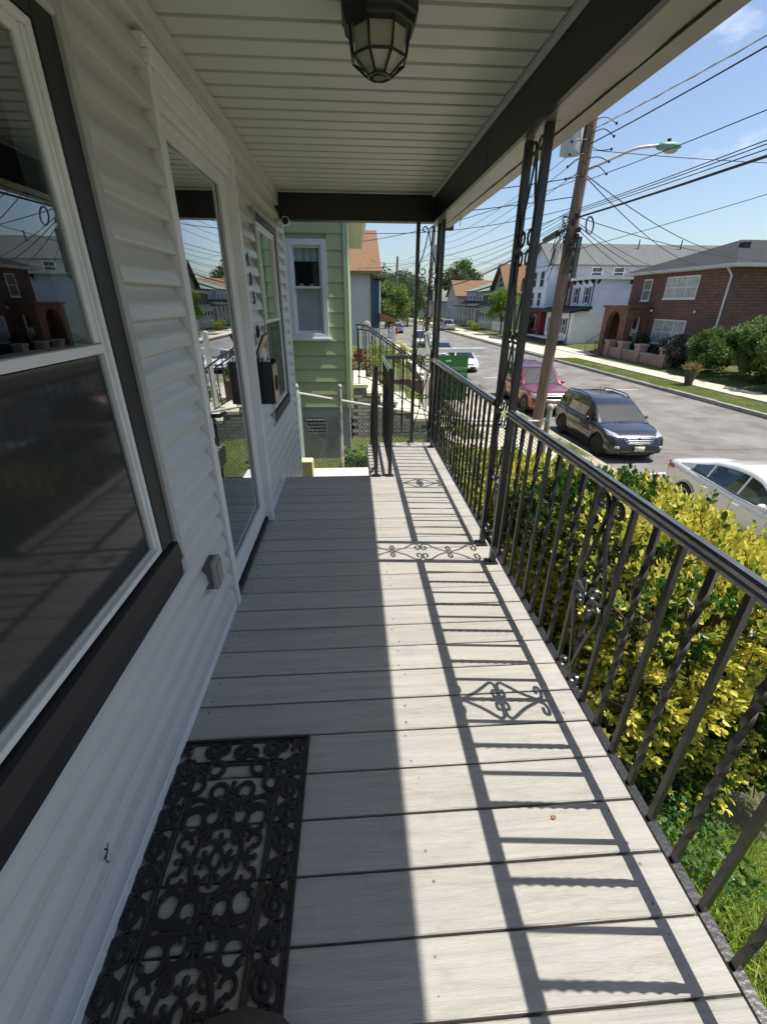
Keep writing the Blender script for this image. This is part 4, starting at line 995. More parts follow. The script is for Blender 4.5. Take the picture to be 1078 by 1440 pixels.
# ================================================================ VEGETATION
HL = leaf_mat('euonymus_leaf', .33, .35)
bark = mat('bark', (.16, .12, .085), .95, var=.35, vs=8, bump=.7, bs=22)
def hedge(root, name, inside, box, nshoot, per, size, palette, seed, near=0, core_name='branches', up=.55):
    """shoots spread through the outer shell of a hedge; each carries whorls of leaves."""
    r2 = np.random.default_rng(seed); P = []; 
    Dl = []; Sz = []; Co = []; Tip = []
    st = MB(); cnt = 0; tries = 0
    while cnt < nshoot and tries < nshoot * 60:
        tries += 1
        x, y, z = r2.uniform(box[0], box[1]), r2.uniform(box[2], box[3]), r2.uniform(box[4], box[5])
        d, g = inside(x, y, z)
        if d < 0 or d > .26: continue
        cnt += 1
        g = Vector(g); g.normalize(); ax = (g * .8 + Vector((0, 0, up)) + Vector(r2.normal(0, .28, 3))).normalized()
        L = r2.uniform(.07, .16); base = Vector((x, y, z)); 
        if cnt % 2 == 0: st.tube([base - ax * .16, base + ax * L * .9], [.0040, .0018], 3, cap=False)
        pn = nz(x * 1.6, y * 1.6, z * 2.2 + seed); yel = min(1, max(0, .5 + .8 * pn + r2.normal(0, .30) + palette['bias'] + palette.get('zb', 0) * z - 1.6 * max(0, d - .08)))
        for k in range(per):
            t = .25 + .75 * (k + 1) / per; a = k * 2.4 + r2.uniform(-.4, .4); o_ = ax.orthogonal().normalized(); o2 = ax.cross(o_)
            rad = o_ * math.cos(a) + o2 * math.sin(a); dr = (rad * (1.15 - .75 * t) + ax * (.25 + .75 * t) + Vector(r2.normal(0, .16, 3)))
            P.append(tuple(base + ax * (L * t))); Dl.append(tuple(dr)); Sz.append(size * r2.uniform(.45, 1.35) * (1.1 - .35 * t))
            q = yel + .25 * (t - .6) + r2.normal(0, .1)
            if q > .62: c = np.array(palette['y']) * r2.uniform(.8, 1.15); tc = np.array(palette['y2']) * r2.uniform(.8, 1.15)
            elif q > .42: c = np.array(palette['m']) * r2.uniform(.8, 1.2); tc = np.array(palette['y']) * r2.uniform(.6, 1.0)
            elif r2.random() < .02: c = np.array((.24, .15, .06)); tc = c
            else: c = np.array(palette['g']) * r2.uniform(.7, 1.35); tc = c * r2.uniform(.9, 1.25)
            Co.append(np.clip(c, 0, 1)); Tip.append(np.clip(tc, 0, 1))
    P = np.array(P); Dl = np.array(Dl); Sz = np.array(Sz); Co = np.array(Co); Tip = np.array(Tip)
    if near:
        dist = np.linalg.norm(P - np.array([0, 0, 1.5]), axis=1); vis = (P[:, 0] / np.maximum(P[:, 1], .1) < 1.25) & (P[:, 1] > 1.2)
        dist[~vis] = 1e9; idx = np.argsort(dist)[:near]; keep = np.ones(len(P), bool); keep[idx] = False
    else: keep = np.ones(len(P), bool); idx = []
    tipv = np.repeat(Tip[keep][:, None, :], 1, 1)
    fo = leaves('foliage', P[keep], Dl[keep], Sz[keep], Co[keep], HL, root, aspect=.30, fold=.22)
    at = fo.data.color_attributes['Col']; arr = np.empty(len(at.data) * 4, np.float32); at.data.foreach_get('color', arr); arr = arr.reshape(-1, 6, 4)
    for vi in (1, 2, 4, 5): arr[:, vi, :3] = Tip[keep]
    at.data.foreach_set('color', arr.ravel()); tag(fo, kind='stuff')
    # nearest leaves: one object each
    if len(idx):
        protos = []
        for (cc, tt) in ((palette['y'], palette['y2']), (palette['m'], palette['y']), (palette['g'], palette['g']), (palette['y2'], palette['y'])):
            pr_ = leaves('leaf', np.zeros((1, 3)), np.array([[1., 0, 0]]), np.array([1.]), np.array([cc]), HL, None, aspect=.30, fold=.22)
            a = pr_.data.color_attributes['Col']; v = np.empty(24, np.float32); a.data.foreach_get('color', v); v = v.reshape(6, 4); v[[1, 2, 4, 5], :3] = tt; a.data.foreach_set('color', v.ravel())
            me = pr_.data; bpy.data.objects.remove(pr_); protos.append(me)
        for i in idx:
            c = Co[i]; me = min(protos, key=lambda mm: float(np.abs(np.array(mm.color_attributes['Col'].data[0].color)[:3] - c).sum()))
            q = Vector(Dl[i]).to_track_quat('X', 'Z'); o = inst('leaf', me, root, P[i]); o.rotation_euler = (q @ Matrix.Rotation(rnd.uniform(0, 6.28), 3, 'X').to_quaternion()).to_euler(); o.scale = (Sz[i],) * 3
    if st.V: tag(st.build(core_name, bark, root), kind='stuff')
def hgt(y): return float(np.interp(y, [1.2, 1.45, 1.9, 2.4, 2.9, 3.4, 4.3, 5.2, 5.9], [-.12, .24, .37, .37, .30, .12, -.07, -.29, -.50]))
def in_hedge(x, y, z):
    """depth below the hedge's skin and the way out."""
    cx, hw = 1.92 + .12 * nz(y * 1.4, 2.), .78 + .12 * nz(y * 2.1, z * 2.)
    zt = hgt(y) - .42 * max(0, x - 1.95) + .10 * nz(x * 3, y * 3.3, 1.) + .05 * nz(x * 9, y * 9, 2)
    lo = -1.12
    dx = hw * (1 - .25 * max(0, (z + .2))) - abs(x - cx); dz = zt - z; dy = min(y - 1.42 - .10 * nz(x * 3, z * 3), 6.0 - y)
    d = min(dx, dz, dy)
    if z < lo: d = -1
    g = (math.copysign(1, x - cx), 0, .15) if d == dx else (0, 0, 1) if d == dz else (0, -1 if y < 3 else 1, .1)
    return d, g
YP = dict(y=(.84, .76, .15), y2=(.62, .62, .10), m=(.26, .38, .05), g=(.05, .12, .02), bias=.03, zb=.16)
hd = thing('hedge', 'yellow and green variegated hedge growing beyond the black iron rail', 'hedge', (1.9, 3.4, -.95))
def near_part(x, y, z):
    d, g = in_hedge(x, y, z); return (d if y < 4.15 + .25 * nz(x * 3, z * 3) else -1), g
def far_part(x, y, z):
    d, g = in_hedge(x, y, z); return (d if y >= 4.15 + .25 * nz(x * 3, z * 3) else -1), g
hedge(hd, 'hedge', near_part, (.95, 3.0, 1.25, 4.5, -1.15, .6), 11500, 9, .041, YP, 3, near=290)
gs = thing('hedge', 'greener leafy shrub at the far end of the yellow hedge', 'hedge', (1.9, 5.1, -.95))
hedge(gs, 'hedge', far_part, (.95, 3.0, 3.8, 6.1, -1.1, .3), 3200, 9, .044, dict(y=(.60, .56, .06), y2=(.45, .48, .06), m=(.22, .33, .04), g=(.08, .17, .02), bias=-.25), 5)
# stems of the hedge
b = MB()
for k in range(26):
    x, y = 1.5 + .9 * rnd.random(), 1.6 + 2.4 * rnd.random(); b.tube([(x, y, -.98), (x + rnd.uniform(-.1, .1), y + rnd.uniform(-.1, .1), -.3), (x + rnd.uniform(-.25, .25), y + rnd.uniform(-.25, .25), hgt(y) - .15)], [.016, .011, .004], 5)
b.build('stem', bark, hd)
struct(MB().grid([[(x, y, zg(x, y) + .035 + .02 * nz(x * 5, y * 5)) for x in np.linspace(1.05, 2.9, 20)] for y in np.linspace(1.35, 6.1, 40)], flip=True), 'hedge_bed', mat('hedge_bed', (.085, .075, .04), .95, var=.4, vs=8, bump=.6, bs=25), smooth=60)
SP = []; SD = []; SS = []; SC = []
for k in range(48):
    y = rnd.uniform(1.5, 4.6); x = 1.92 + rnd.uniform(-.55, .7); z0 = hgt(y) - .42 * max(0, x - 1.95) - .05; L = rnd.uniform(.08, .22); lean = Vector((rnd.uniform(-.3, .3), rnd.uniform(-.3, .3), 1)).normalized(); yl = rnd.random() < .4
    for q in range(11):
        t = (q + 1) / 11; a = q * 2.4; SP.append(tuple(Vector((x, y, z0)) + lean * (L * t))); SD.append((math.cos(a) * (1.1 - .6 * t), math.sin(a) * (1.1 - .6 * t), .5 + .8 * t)); SS.append(.043 * (1.15 - .5 * t) * rnd.uniform(.7, 1.2)); SC.append(np.array(YP['y' if yl and t > .4 else 'm']) * rnd.uniform(.7, 1.15))
tag(leaves('sprigs', np.array(SP), np.array(SD, float), np.array(SS), np.clip(np.array(SC), 0, 1), HL, hd, aspect=.30, fold=.22), kind='stuff')
# low weeds and blue-green creeper at the hedge foot
cp = thing('ground_plants', 'low leafy weeds at the foot of the hedge', 'weeds', (1.4, 1.5, -.95))
n = 2600; x = rng.uniform(1.0, 1.9, n); y = rng.uniform(.95, 1.9, n); P = np.stack([x, y, np.array([zg(a, b_) for a, b_ in zip(x, y)]) + rng.uniform(.0, .16, n)], 1)
t = rng.uniform(0, 1, (n, 1)); tag(leaves('foliage', P, np.stack([rng.normal(0, 1, n), rng.normal(0, 1, n), rng.uniform(.1, 1, n)], 1), rng.uniform(.02, .045, n), np.array([.05, .13, .04]) * (1 - t) + np.array([.12, .22, .06]) * t, HL, cp, aspect=.32), kind='stuff')
n = 520; x = rng.uniform(-.15, .25, n); y = 6.5 + np.abs(rng.normal(0, .22, n)); P = np.stack([x, y, np.full(n, -.86) + rng.uniform(0, .28, n) * rng.uniform(0, 1, n)], 1)
cw = thing('weeds', 'leafy weeds along the foot of the chain link fence', 'weeds', (-.2, 6.6, -.9)); t = rng.uniform(0, 1, (n, 1))
tag(leaves('foliage', P, np.stack([rng.normal(0, 1, n), rng.normal(0, 1, n), rng.uniform(.2, 1, n)], 1), rng.uniform(.04, .09, n), np.array([.10, .2, .03]) * (1 - t) + np.array([.25, .34, .06]) * t, HL, cw, aspect=.34), kind='stuff')

TL = leaf_mat('tree_leaf', .3, .5)
def blob_foliage(root, blobs, n, size, c0, c1, clump=.25, name='crown', yscale=1.):
    """leaf clumps over and inside a set of uneven lobes (centre, radius)."""
    P = []; D = []; tot = sum(r ** 2 for _, r in blobs)
    for (c, r) in blobs:
        k = int(n * r * r / tot); nc = max(6, int(14 * (r / clump) ** 1.2 / 6))
        cd = rng.normal(size=(nc, 3)); cd /= np.linalg.norm(cd, axis=1, keepdims=True); cr_ = r * rng.uniform(.55, 1.05, (nc, 1))
        cc = np.array(c) + cd * cr_ * np.array([1, yscale, .85])
        w_ = rng.integers(0, nc, k); off = rng.normal(size=(k, 3)); off /= np.linalg.norm(off, axis=1, keepdims=True); off *= (rng.uniform(0, 1, (k, 1)) ** .5) * min(clump, r * .6) * 1.2
        P.append(cc[w_] + off); D.append(off + cd[w_] * .15 + rng.normal(0, .1, (k, 3)))
    P = np.concatenate(P); D = np.concatenate(D); n = len(P)
    tn = np.array([nz(p[0] * .9, p[1] * .9, p[2] * 1.4) for p in P])[:, None]
    t = np.clip(.5 + .35 * tn + rng.normal(0, .22, (n, 1)), 0, 1)
    return leaves(name, P, D, size * rng.uniform(.6, 1.3, n), np.array(c0) * (1 - t) + np.array(c1) * t, TL, root, shape='quad', aspect=.38, fold=.15)
def tree(label, loc, h, r, trunk_h, n, size, c0, c1, cat='tree', group=None, name='tree', lobes=7, seed=1, tr=.14):
    rr = random.Random(seed); x, y, z = loc; t = thing(name, label, cat, loc, group)
    b = MB(); top = z + trunk_h + (h - trunk_h) * .55
    b.tube([(x, y, z - .1), (x + .05, y, z + trunk_h * .5), (x - .03, y + .04, z + trunk_h), (x, y, top)], [tr, tr * .8, tr * .7, tr * .2], 8)
    for k in range(6):
        a = rr.uniform(0, 6.28); zz = z + trunk_h * rr.uniform(.85, 1.15); b.tube([(x, y, zz), (x + r * .35 * math.cos(a), y + r * .35 * math.sin(a), zz + (h - trunk_h) * .25), (x + r * .75 * math.cos(a), y + r * .75 * math.sin(a), zz + (h - trunk_h) * .5)], [tr * .5, tr * .3, tr * .08], 5)
    b.build('trunk', bark, t, smooth=50)
    cz = z + trunk_h + (h - trunk_h) * .5; hz = (h - trunk_h) * .5; bl = [((x, y, cz), r * .62)]
    for k in range(lobes):
        a = 2 * PI * k / lobes + rr.uniform(-.4, .4); q = rr.uniform(-.7, .85); w2 = math.sqrt(max(.1, 1 - q * q)); rad = r * rr.uniform(.30, .46)
        bl.append(((x + (r - rad) * w2 * math.cos(a), y + (r - rad) * w2 * math.sin(a), cz + q * (hz - rad * .6)), rad))
    bl.append(((x + rr.uniform(-.2, .2) * r, y, z + h - r * .35), r * .36))
    tag(blob_foliage(t, bl, n, size, c0, c1, clump=r * .22), kind='stuff')
    return t
# small dark-red shrub beside the brick steps
tag(blob_foliage(bi, [((.35, 10.8, -.2), .42), ((.2, 11.1, .05), .35), ((.55, 11.0, -.35), .3)], 1500, .07, (.10, .03, .025), (.20, .07, .05), clump=.12), kind='stuff')

# ================================================================ CARS
tyre_m = mat('tyre_rubber', (.018, .018, .018), .8, var=.2, vs=10, coord='O')
rim_m = mat('wheel_alloy', (.45, .45, .46), .3, metal=.9, var=.1, coord='O')
rim_d = mat('wheel_black', (.02, .02, .02), .35, metal=.5, coord='O')
chrome = mat('chrome', (.75, .75, .76), .12, metal=1., var=.05, coord='O')
plast = mat('black_plastic', (.022, .022, .023), .55, coord='O')
carglass = glass_mat('car_glass', (.16, .20, .21), 3.0, 1.45, .02)
cabin = mat('car_cabin', (.03, .03, .032), .8, coord='O')
lampg = mat('headlamp_lens', (.55, .57, .6), .08, metal=.35, var=.3, vs=22, coat=1., coord='O')
redl = mat('tail_lamp', (.32, .012, .012), .12, coat=1., coord='O')
platem = mat('number_plate', (.62, .60, .42), .4, coord='O', var=.05)
def paint(name, c, metal=.3): return mat(name, c, .28, metal=metal, var=.04, vs=3, coat=1., coord='O')
def interp(pts, x):
    return float(np.interp(x, [p[0] for p in pts], [p[1] for p in pts]))
def sm_interp(pts, x, w=.06): return sum(interp(pts, x + d * w) for d in (-1, -.5, 0, .5, 1)) / 5
def build_car(name, label, cat, loc, rz, S, group=None):
    """S: size and profile of one car; local +X is the front."""
    L, Wd, wb, fo, Rw = S['L'], S['W'], S['wb'], S['fo'], S['R']
    xf = L / 2 - fo; xr = xf - wb; root = thing(name, label, cat, loc, group, rz, local=True)
    body_m, ZS = S['paint'], S.get('sill', .24)
    top, roofp = S['top'], S['roof']
    def zt(x): return sm_interp(top, x)
    def hw(x):
        s = abs(x) / (L / 2); k = .10 if x > 0 else .075
        return Wd / 2 * (1 - k * s ** 4 - .16 * max(0, (s - .9) / .1) ** 2)
    xs = sorted(set([round(x, 3) for x in np.arange(-L / 2, L / 2 + .001, .055)] + [-L / 2, L / 2] + [round(a + d, 3) for a in (xf, xr) for d in np.linspace(-Rw - .07, Rw + .07, 13)]))
    Ra = Rw + .055
    bot = lambda x: ZS + .10 * max(0, (abs(x) / (L / 2) - .86) / .14) ** 1.5
    def ring(x):
        z1 = zt(x); zl = bot(x); ar = 0
        for xw in (xf, xr):
            d = abs(x - xw)
            if d < Ra: ar = max(ar, Rw + math.sqrt(max(0, Ra * Ra - d * d)))
        zl = max(zl, min(ar, z1 - .22)); h = hw(x); dz = z1 - zl
        sh = S.get('shoulder', .17)
        return [(x, h * .55, zl), (x, h * .955, zl), (x, h * .975, zl + min(.05, dz * .12)), (x, h * .995, zl + dz * .30), (x, h, zl + dz * .52), (x, h * .992, z1 - min(sh, dz * .35)), (x, h * .965, z1 - min(.075, dz * .16)), (x, h * .90, z1 - .012), (x, h * .80, z1 + .004), (x, h * .45, z1 + .018), (x, 0, z1 + .024)]
    rows = [ring(x) for x in xs]
    full = [[(a, -b, c) for a, b, c in r] + [(a, b, c) for a, b, c in reversed(r[:-1])] for r in rows]
    B = MB(); B.grid(full, flip=False)
    for r, fl in ((full[0], False), (full[-1], True)):
        i0 = len(B.V); B.V += r; f = tuple(range(i0, i0 + len(r))); B.F.append(f if fl else f[::-1]); B.I.append(0)
    # greenhouse
    gx0, gx1 = roofp[0][0], roofp[-1][0]; gxs = [x for x in np.linspace(gx0, gx1, int((gx1 - gx0) / .055) + 1)]
    hmax = max(p[1] for p in roofp); tum = S.get('tumble', .13)
    ws0 = S['ws'][0]; bw0 = S['bw'][1]
    side = S['side']; G = MB(); GL = {'windscreen': MB(), 'rear_window': MB(), 'side_window': None}; sw = [MB() for _ in side] + [MB() for _ in side]
    def grow(x):
        zb_ = zt(x) - .015; z1 = max(zb_ + .012, sm_interp(roofp, x, .05)); hb = hw(x) * .905; fr = (z1 - zb_) / (hmax - .95)
        ht = hb - tum * min(1.1, fr); r = .055 * min(1, fr * 1.5)
        lv = lambda t: (x, hb + (ht - hb) * t, zb_ + (z1 - r - zb_) * t)
        return [lv(0), lv(.06), lv(.90), lv(1), (x, ht - .035, z1 - r * .45), (x, ht - .095, z1 - r * .12), (x, ht * .5, z1), (x, 0, z1 + .008)]
    gr = [grow(x) for x in gxs]
    for i in range(len(gxs) - 1):
        xm = (gxs[i] + gxs[i + 1]) / 2; A, C = gr[i], gr[i + 1]
        for sgn in (-1, 1):
            T = lambda p: (p[0], sgn * p[1], p[2])
            for j in range(7):
                q = [T(A[j]), T(C[j]), T(C[j + 1]), T(A[j + 1])]
                if sgn > 0: pass
                else: q = q[::-1]
                tgt = G
                if j == 1:
                    for si, (a, b_) in enumerate(side):
                        if a < xm < b_ and (A[2][2] - A[1][2]) > .05: tgt = sw[si + (len(side) if sgn > 0 else 0)]
                if j >= 5:
                    if xm > ws0: tgt = GL['windscreen']
                    elif xm < bw0: tgt = GL['rear_window']
                tgt.face(q if sgn < 0 else q)
    def weld(mb):
        mp = {}; nv = []; idx = []
        for v in mb.V:
            k = (round(v[0], 4), round(v[1], 4), round(v[2], 4))
            if k not in mp: mp[k] = len(nv); nv.append(v)
            idx.append(mp[k])
        F = []; I = []
        for f, m_ in zip(mb.F, mb.I):
            g = []
            for q in f:
                if not g or idx[q] != g[-1]: g.append(idx[q])
            if len(g) > 1 and g[0] == g[-1]: g.pop()
            if len(set(g)) == len(g) and len(g) >= 3: F.append(tuple(g)); I.append(m_)
        mb.V, mb.F, mb.I = nv, F, I; return mb
    weld(B); bvh = BVHTree.FromPolygons([Vector(v) for v in B.V], B.F)
    for f, m_ in zip(G.F, G.I): B.face([G.V[q] for q in f], m_)
    weld(B)
    def fixn(ob):
        bm = bmesh.new(); bm.from_mesh(ob.data); bmesh.ops.recalc_face_normals(bm, faces=bm.faces); bm.to_mesh(ob.data); bm.free(); return ob
    fixn(B.build('body', body_m, root, smooth=42))
    for nme in ('windscreen', 'rear_window'):
        if GL[nme].F: weld(GL[nme]).build(nme, carglass, root, smooth=40)
    for s_ in sw:
        if s_.F: weld(s_).build('side_window', carglass, root, smooth=40)
    # seats, and an added dark box blocking light through the wheel arches
    c = MB(); c.box(-L / 2 + .25, L / 2 - .35, -Wd * .30, Wd * .30, ZS + .02, .72)
    for sx in S.get('seats', (-.2, -.95)):
        for sy in (-.38, .38): hz = interp(roofp, sx) - .30; c.box(sx - .10, sx + .05, sy - .24, sy + .24, .62, hz); c.box(sx - .08, sx, sy - .12, sy + .12, hz + .01, hz + .13)
    c.box(.85, 1.05, -.7, .7, .72, .93); c.build('cabin', cabin, root, bevel=.03)
    # wheels
    for xw in (xf, xr):
        for sgn in (-1, 1):
            yo = sgn * (Wd / 2 - .015); t = MB()
            pr = [(Rw * .62, -.10), (Rw * .92, -.105), (Rw, -.085), (Rw, .085), (Rw * .92, .105), (Rw * .64, .10)]
            t.lathe([(r, h) for r, h in pr], (xw, yo - sgn * .105, Rw), 28, 'y'); wo_ = t.build('wheel', tyre_m, root, smooth=40)
            d = MB(); yf = yo - sgn * .012
            d.lathe([(Rw * .66, -.012), (Rw * .66, .012)], (xw, yf - sgn * .05, Rw), 24, 'y', 1)
            d.tube([(xw + Rw * .64 * math.cos(a), yf + 0 * a, Rw + Rw * .64 * math.sin(a)) for a in np.linspace(0, 2 * PI, 25)], .016, 6, cap=False)
            for k in range(S.get('spokes', 5)):
                a = k * 2 * PI / S.get('spokes', 5) + .3
                for da in (-.14, .14): d.tube([(xw + .05 * math.cos(a + da), yf - sgn * .01, Rw + .05 * math.sin(a + da)), (xw + Rw * .63 * math.cos(a + da * .8), yf - sgn * .004, Rw + Rw * .63 * math.sin(a + da * .8))], .016, 5)
            d.lathe([(.06, -.02), (.05, .012)], (xw, yf, Rw), 12, 'y')
            d.build('rim', [S.get('rim', rim_m), rim_d], wo_, smooth=35)
            lip = MB(); lip.tube([(xw + Ra * math.cos(a), sgn * (hw(xw + Ra * math.cos(a)) * .99), min(Rw + Ra * math.sin(a), 9)) for a in np.linspace(-.25, PI + .25, 22)], .022 if S.get('clad') else .010, 6, ry=.03 if S.get('clad') else .012)
            lip.build('wheel_arch', plast if S.get('clad') else body_m, root, smooth=50)
    if S.get('clad'):
        for sgn in (-1, 1):
            c = MB(); c.grid([[(x, sgn * (hw(x) * .965 + .012), ZS - .02), (x, sgn * (hw(x) * .985 + .012), ZS + .10)] for x in np.linspace(xr + Ra, xf - Ra, 12)]); c.build('sill_cladding', plast, root)
    def patch(nm, quad, mt, axis='f', off=.012, nu=8, nv=4, parent=root, smooth=50):
        """a panel laid on the body skin: quad = 4 corners in (across, up) seen from front/rear, or (along, up) seen from the side."""
        q = [Vector((*p, 0)) for p in quad]; P = []
        for i in range(nu + 1):
            row = []
            for j in range(nv + 1):
                u, v = i / nu, j / nv; p = q[0] * (1 - u) * (1 - v) + q[1] * u * (1 - v) + q[2] * u * v + q[3] * (1 - u) * v
                if axis == 'f': o_, d_ = Vector((L, p.x, p.y)), Vector((-1, 0, 0))
                elif axis == 'r': o_, d_ = Vector((-L, p.x, p.y)), Vector((1, 0, 0))
                else: o_, d_ = Vector((p.x, axis * 3, p.y)), Vector((0, -axis, 0))
                h = bvh.ray_cast(o_, d_)
                if h[0] is None: h = (Vector((L / 2 if axis == 'f' else -L / 2, p.x, p.y)) if axis in ('f', 'r') else Vector((p.x, axis * hw(p.x), p.y)), None)
                row.append(tuple(h[0] - d_ * off))
            P.append(row)
        m_ = MB(); m_.grid(P); ob = m_.build(nm, mt, parent, smooth=smooth)
        so = ob.modifiers.new('thickness', 'SOLIDIFY'); so.thickness = off * .9; so.offset = -1 if axis in ('f',) else 1; so.offset = 0
        return ob
    fr = S['front']
    for sgn in (-1, 1):
        patch('headlight', [(sgn * a, b_) for a, b_ in fr['lamp']], lampg)
        if 'fog' in fr: patch('fog_lamp', [(sgn * a, b_) for a, b_ in fr['fog']], fr.get('fog_m', lampg))
        patch('tail_light', [(sgn * a, b_) for a, b_ in S['rear']['lamp']], redl, 'r')
        if 'wrap' in S['rear']: patch('tail_light', S['rear']['wrap'], redl, sgn)
        if 'lampside' in fr: patch('headlight', fr['lampside'], lampg, sgn)
        for (a, b_) in S['handles']: 
            h = MB(); h.tube([(a - .09, sgn * (hw(a) + .0), b_), (a - .06, sgn * (hw(a) + .028), b_), (a + .06, sgn * (hw(a) + .028), b_), (a + .09, sgn * hw(a), b_)], .012, 6); h.build('door_handle', S.get('handle_m', body_m), root, smooth=50)
        for xx in S['seams']:
            sm_ = MB(); zA, zB = ZS + .05, zt(xx) - .06
            P = []
            for z in np.linspace(zA, zB, 10):
                h = bvh.ray_cast(Vector((xx + S.get('slant', 0) * (z - zA), sgn * 3, z)), Vector((0, -sgn, 0)))
                if h[0]: P.append(h[0] + Vector((0, sgn * .0015, 0)))
            if len(P) > 2: sm_.tube(P, .004, 4); sm_.build('door_seam', plast, root)
        mx_, mz = S['mirror']; m_ = MB(); m_.ball((mx_, sgn * (Wd / 2 + .06), mz), .085, 10, sc=(.75, 1.25, .85)); m_.tube([(mx_ + .03, sgn * (Wd / 2 - .1), mz - .05), (mx_ + .01, sgn * (Wd / 2 + .05), mz - .02)], .03, 6)
        m_.build('mirror', S.get('mirror_m', body_m), root, smooth=60)
        bl = MB(); bl.grid([[(x, sgn * (hw(x) * .905 + .006), zt(x) - .018 + .0), (x, sgn * (hw(x) * .905 + .008), zt(x) + .012)] for x in np.linspace(side[0][0] - .05, side[-1][1] + .05, 20)]); bl.build('window_trim', S.get('belt_m', plast), root)
    if 'grille' in fr:
        g = patch('grille', fr['grille'], plast, off=.010)
        (a0, b0), (a1, b1), (a2, b2), (a3, b3) = fr['grille']
        for k in range(fr.get('bars', 0)):
            v = (k + .5) / fr['bars']; ya, za = a0 + (a3 - a0) * v, b0 + (b3 - b0) * v; yb_, zb_ = a1 + (a2 - a1) * v, b1 + (b2 - b1) * v; h_ = fr.get('barh', .02)
            patch('grille_bar', [(ya, za - h_), (yb_, zb_ - h_), (yb_, zb_ + h_), (ya, za + h_)], fr.get('bar_m', chrome), off=.03, nv=1, parent=g)
        if fr.get('rim'):
            for (p, q) in (((a0, b0), (a1, b1)), ((a1, b1), (a2, b2)), ((a2, b2), (a3, b3)), ((a3, b3), (a0, b0))):
                P = []
                for t in np.linspace(0, 1, 9):
                    h = bvh.ray_cast(Vector((L, p[0] + (q[0] - p[0]) * t, p[1] + (q[1] - p[1]) * t)), Vector((-1, 0, 0)))
                    if h[0]: P.append(h[0] + Vector((.012, 0, 0)))
                if len(P) > 1: tt = MB(); tt.tube(P, .014, 5); tt.build('grille_frame', chrome, g, smooth=50)
        if 'badge' in fr:
            h = bvh.ray_cast(Vector((L, 0, fr['badge'][0])), Vector((-1, 0, 0)))
            if h[0]: b = MB(); b.ball((h[0].x + .035, 0, fr['badge'][0]), .05, 12, sc=(.3, fr['badge'][1], fr['badge'][2])); b.build('badge', fr['badge'][3], g, smooth=60)
    if 'intake' in fr: patch('lower_intake', fr['intake'], plast, off=.008)
    patch('front_plate', [(-.155, fr['plate'] - .075), (.155, fr['plate'] - .075), (.155, fr['plate'] + .075), (-.155, fr['plate'] + .075)], S.get('platem', platem), off=.035, nu=1, nv=1)
    patch('rear_plate', [(-.155, S['rear']['plate'] - .075), (.155, S['rear']['plate'] - .075), (.155, S['rear']['plate'] + .075), (-.155, S['rear']['plate'] + .075)], platem, 'r', off=.03, nu=1, nv=1)
    if S.get('rails'):
        for sgn in (-1, 1):
            a, b_ = S['rails']; P = []
            for x in np.linspace(a, b_, 12):
                z = sm_interp(roofp, x, .05); t = (x - a) / (b_ - a); P.append((x, sgn * (Wd / 2 * .905 - tum - .02), z + (.045 if .06 < t < .94 else -.01)))
            r = MB(); r.tube(P, .018, 6); r.build('roof_rail', S.get('rail_m', plast), root, smooth=50)
    if S.get('roof_bars'):
        r = MB()
        for y in np.linspace(-.45, .45, 6): r.tube([(x, y, sm_interp(roofp, x, .05) + .014) for x in np.linspace(-1.8, .0, 10)], .008, 4)
        r.build('roof_strip', chrome, root)
    for sgn in (-1, 1):
        w_ = MB(); x0 = S['ws'][1] - .02; w_.tube([(x0, sgn * .1 - .2, zt(x0) + .045), (x0 - .12, sgn * .1 + .25 , zt(x0) + .10)], .008, 4); w_.build('wiper', plast, root)
    if S.get('antenna'): a = MB(); a.tube([(S['antenna'], -.3, hmax - .02), (S['antenna'] - .10, -.3, hmax + .32)], .006, 4); a.build('antenna', plast, root)
    if S.get('bed'):
        x0, x1 = S['bed']; b = MB(); b.box(x0 + .08, x1, -Wd / 2 + .12, Wd / 2 - .12, zt(x0 + .3) + .03, zt(x0 + .3) + .034); b.build('cargo_bed', plast, root)
    return root

SUV = dict(L=4.52, W=1.86, wb=2.69, fo=.90, R=.355, sill=.27, paint=paint('paint_charcoal', (.022, .023, .028), .5), clad=True, spokes=5, rim=rim_d,
    top=[(-2.26, .60), (-2.22, .86), (-2.12, 1.06), (-1.5, 1.08), (0, 1.05), (.9, 1.04), (1.3, 1.02), (1.8, .95), (2.05, .86), (2.18, .74), (2.26, .52)],
    roof=[(-2.16, 1.07), (-2.02, 1.30), (-1.86, 1.56), (-1.6, 1.64), (-1.0, 1.685), (-.3, 1.685), (.15, 1.63), (.45, 1.52), (1.18, 1.03)], ws=(.24, 1.18), bw=(-2.2, -1.86),
    side=[(-1.82, -1.22), (-1.15, -.28), (-.20, .80)], handles=[(-.95, .92), (.05, .90)], seams=(-1.15, -.24, .78), mirror=(.66, 1.10), rails=(-1.75, .05), antenna=-.1, tumble=.15,
    front=dict(lamp=[(.50, .80), (.86, .86), (.84, .98), (.62, .91)], grille=[(-.36, .66), (.36, .66), (.50, .84), (-.50, .84)], bars=3, barh=.018, rim=True, fog=[(.62, .52), (.76, .54), (.75, .60), (.63, .59)], plate=.52, intake=[(-.6, .32), (.6, .32), (.55, .44), (-.55, .44)], badge=(.80, 1.5, .62, mat('badge_blue', (.03, .06, .2), .3, coord='O'))),
    rear=dict(lamp=[(.62, .88), (.84, .88), (.84, 1.06), (.66, 1.06)], plate=.82), mirror_m=paint('paint_charcoal', (0, 0, 0)), seats=(-.2, -1.1))
build_car('parked_car', 'black compact sport utility car with chrome grille and black wheels', 'car', (8.72, 14.66, -3.05), -PI / 2 - .02, SUV, 'cars parked along the street')
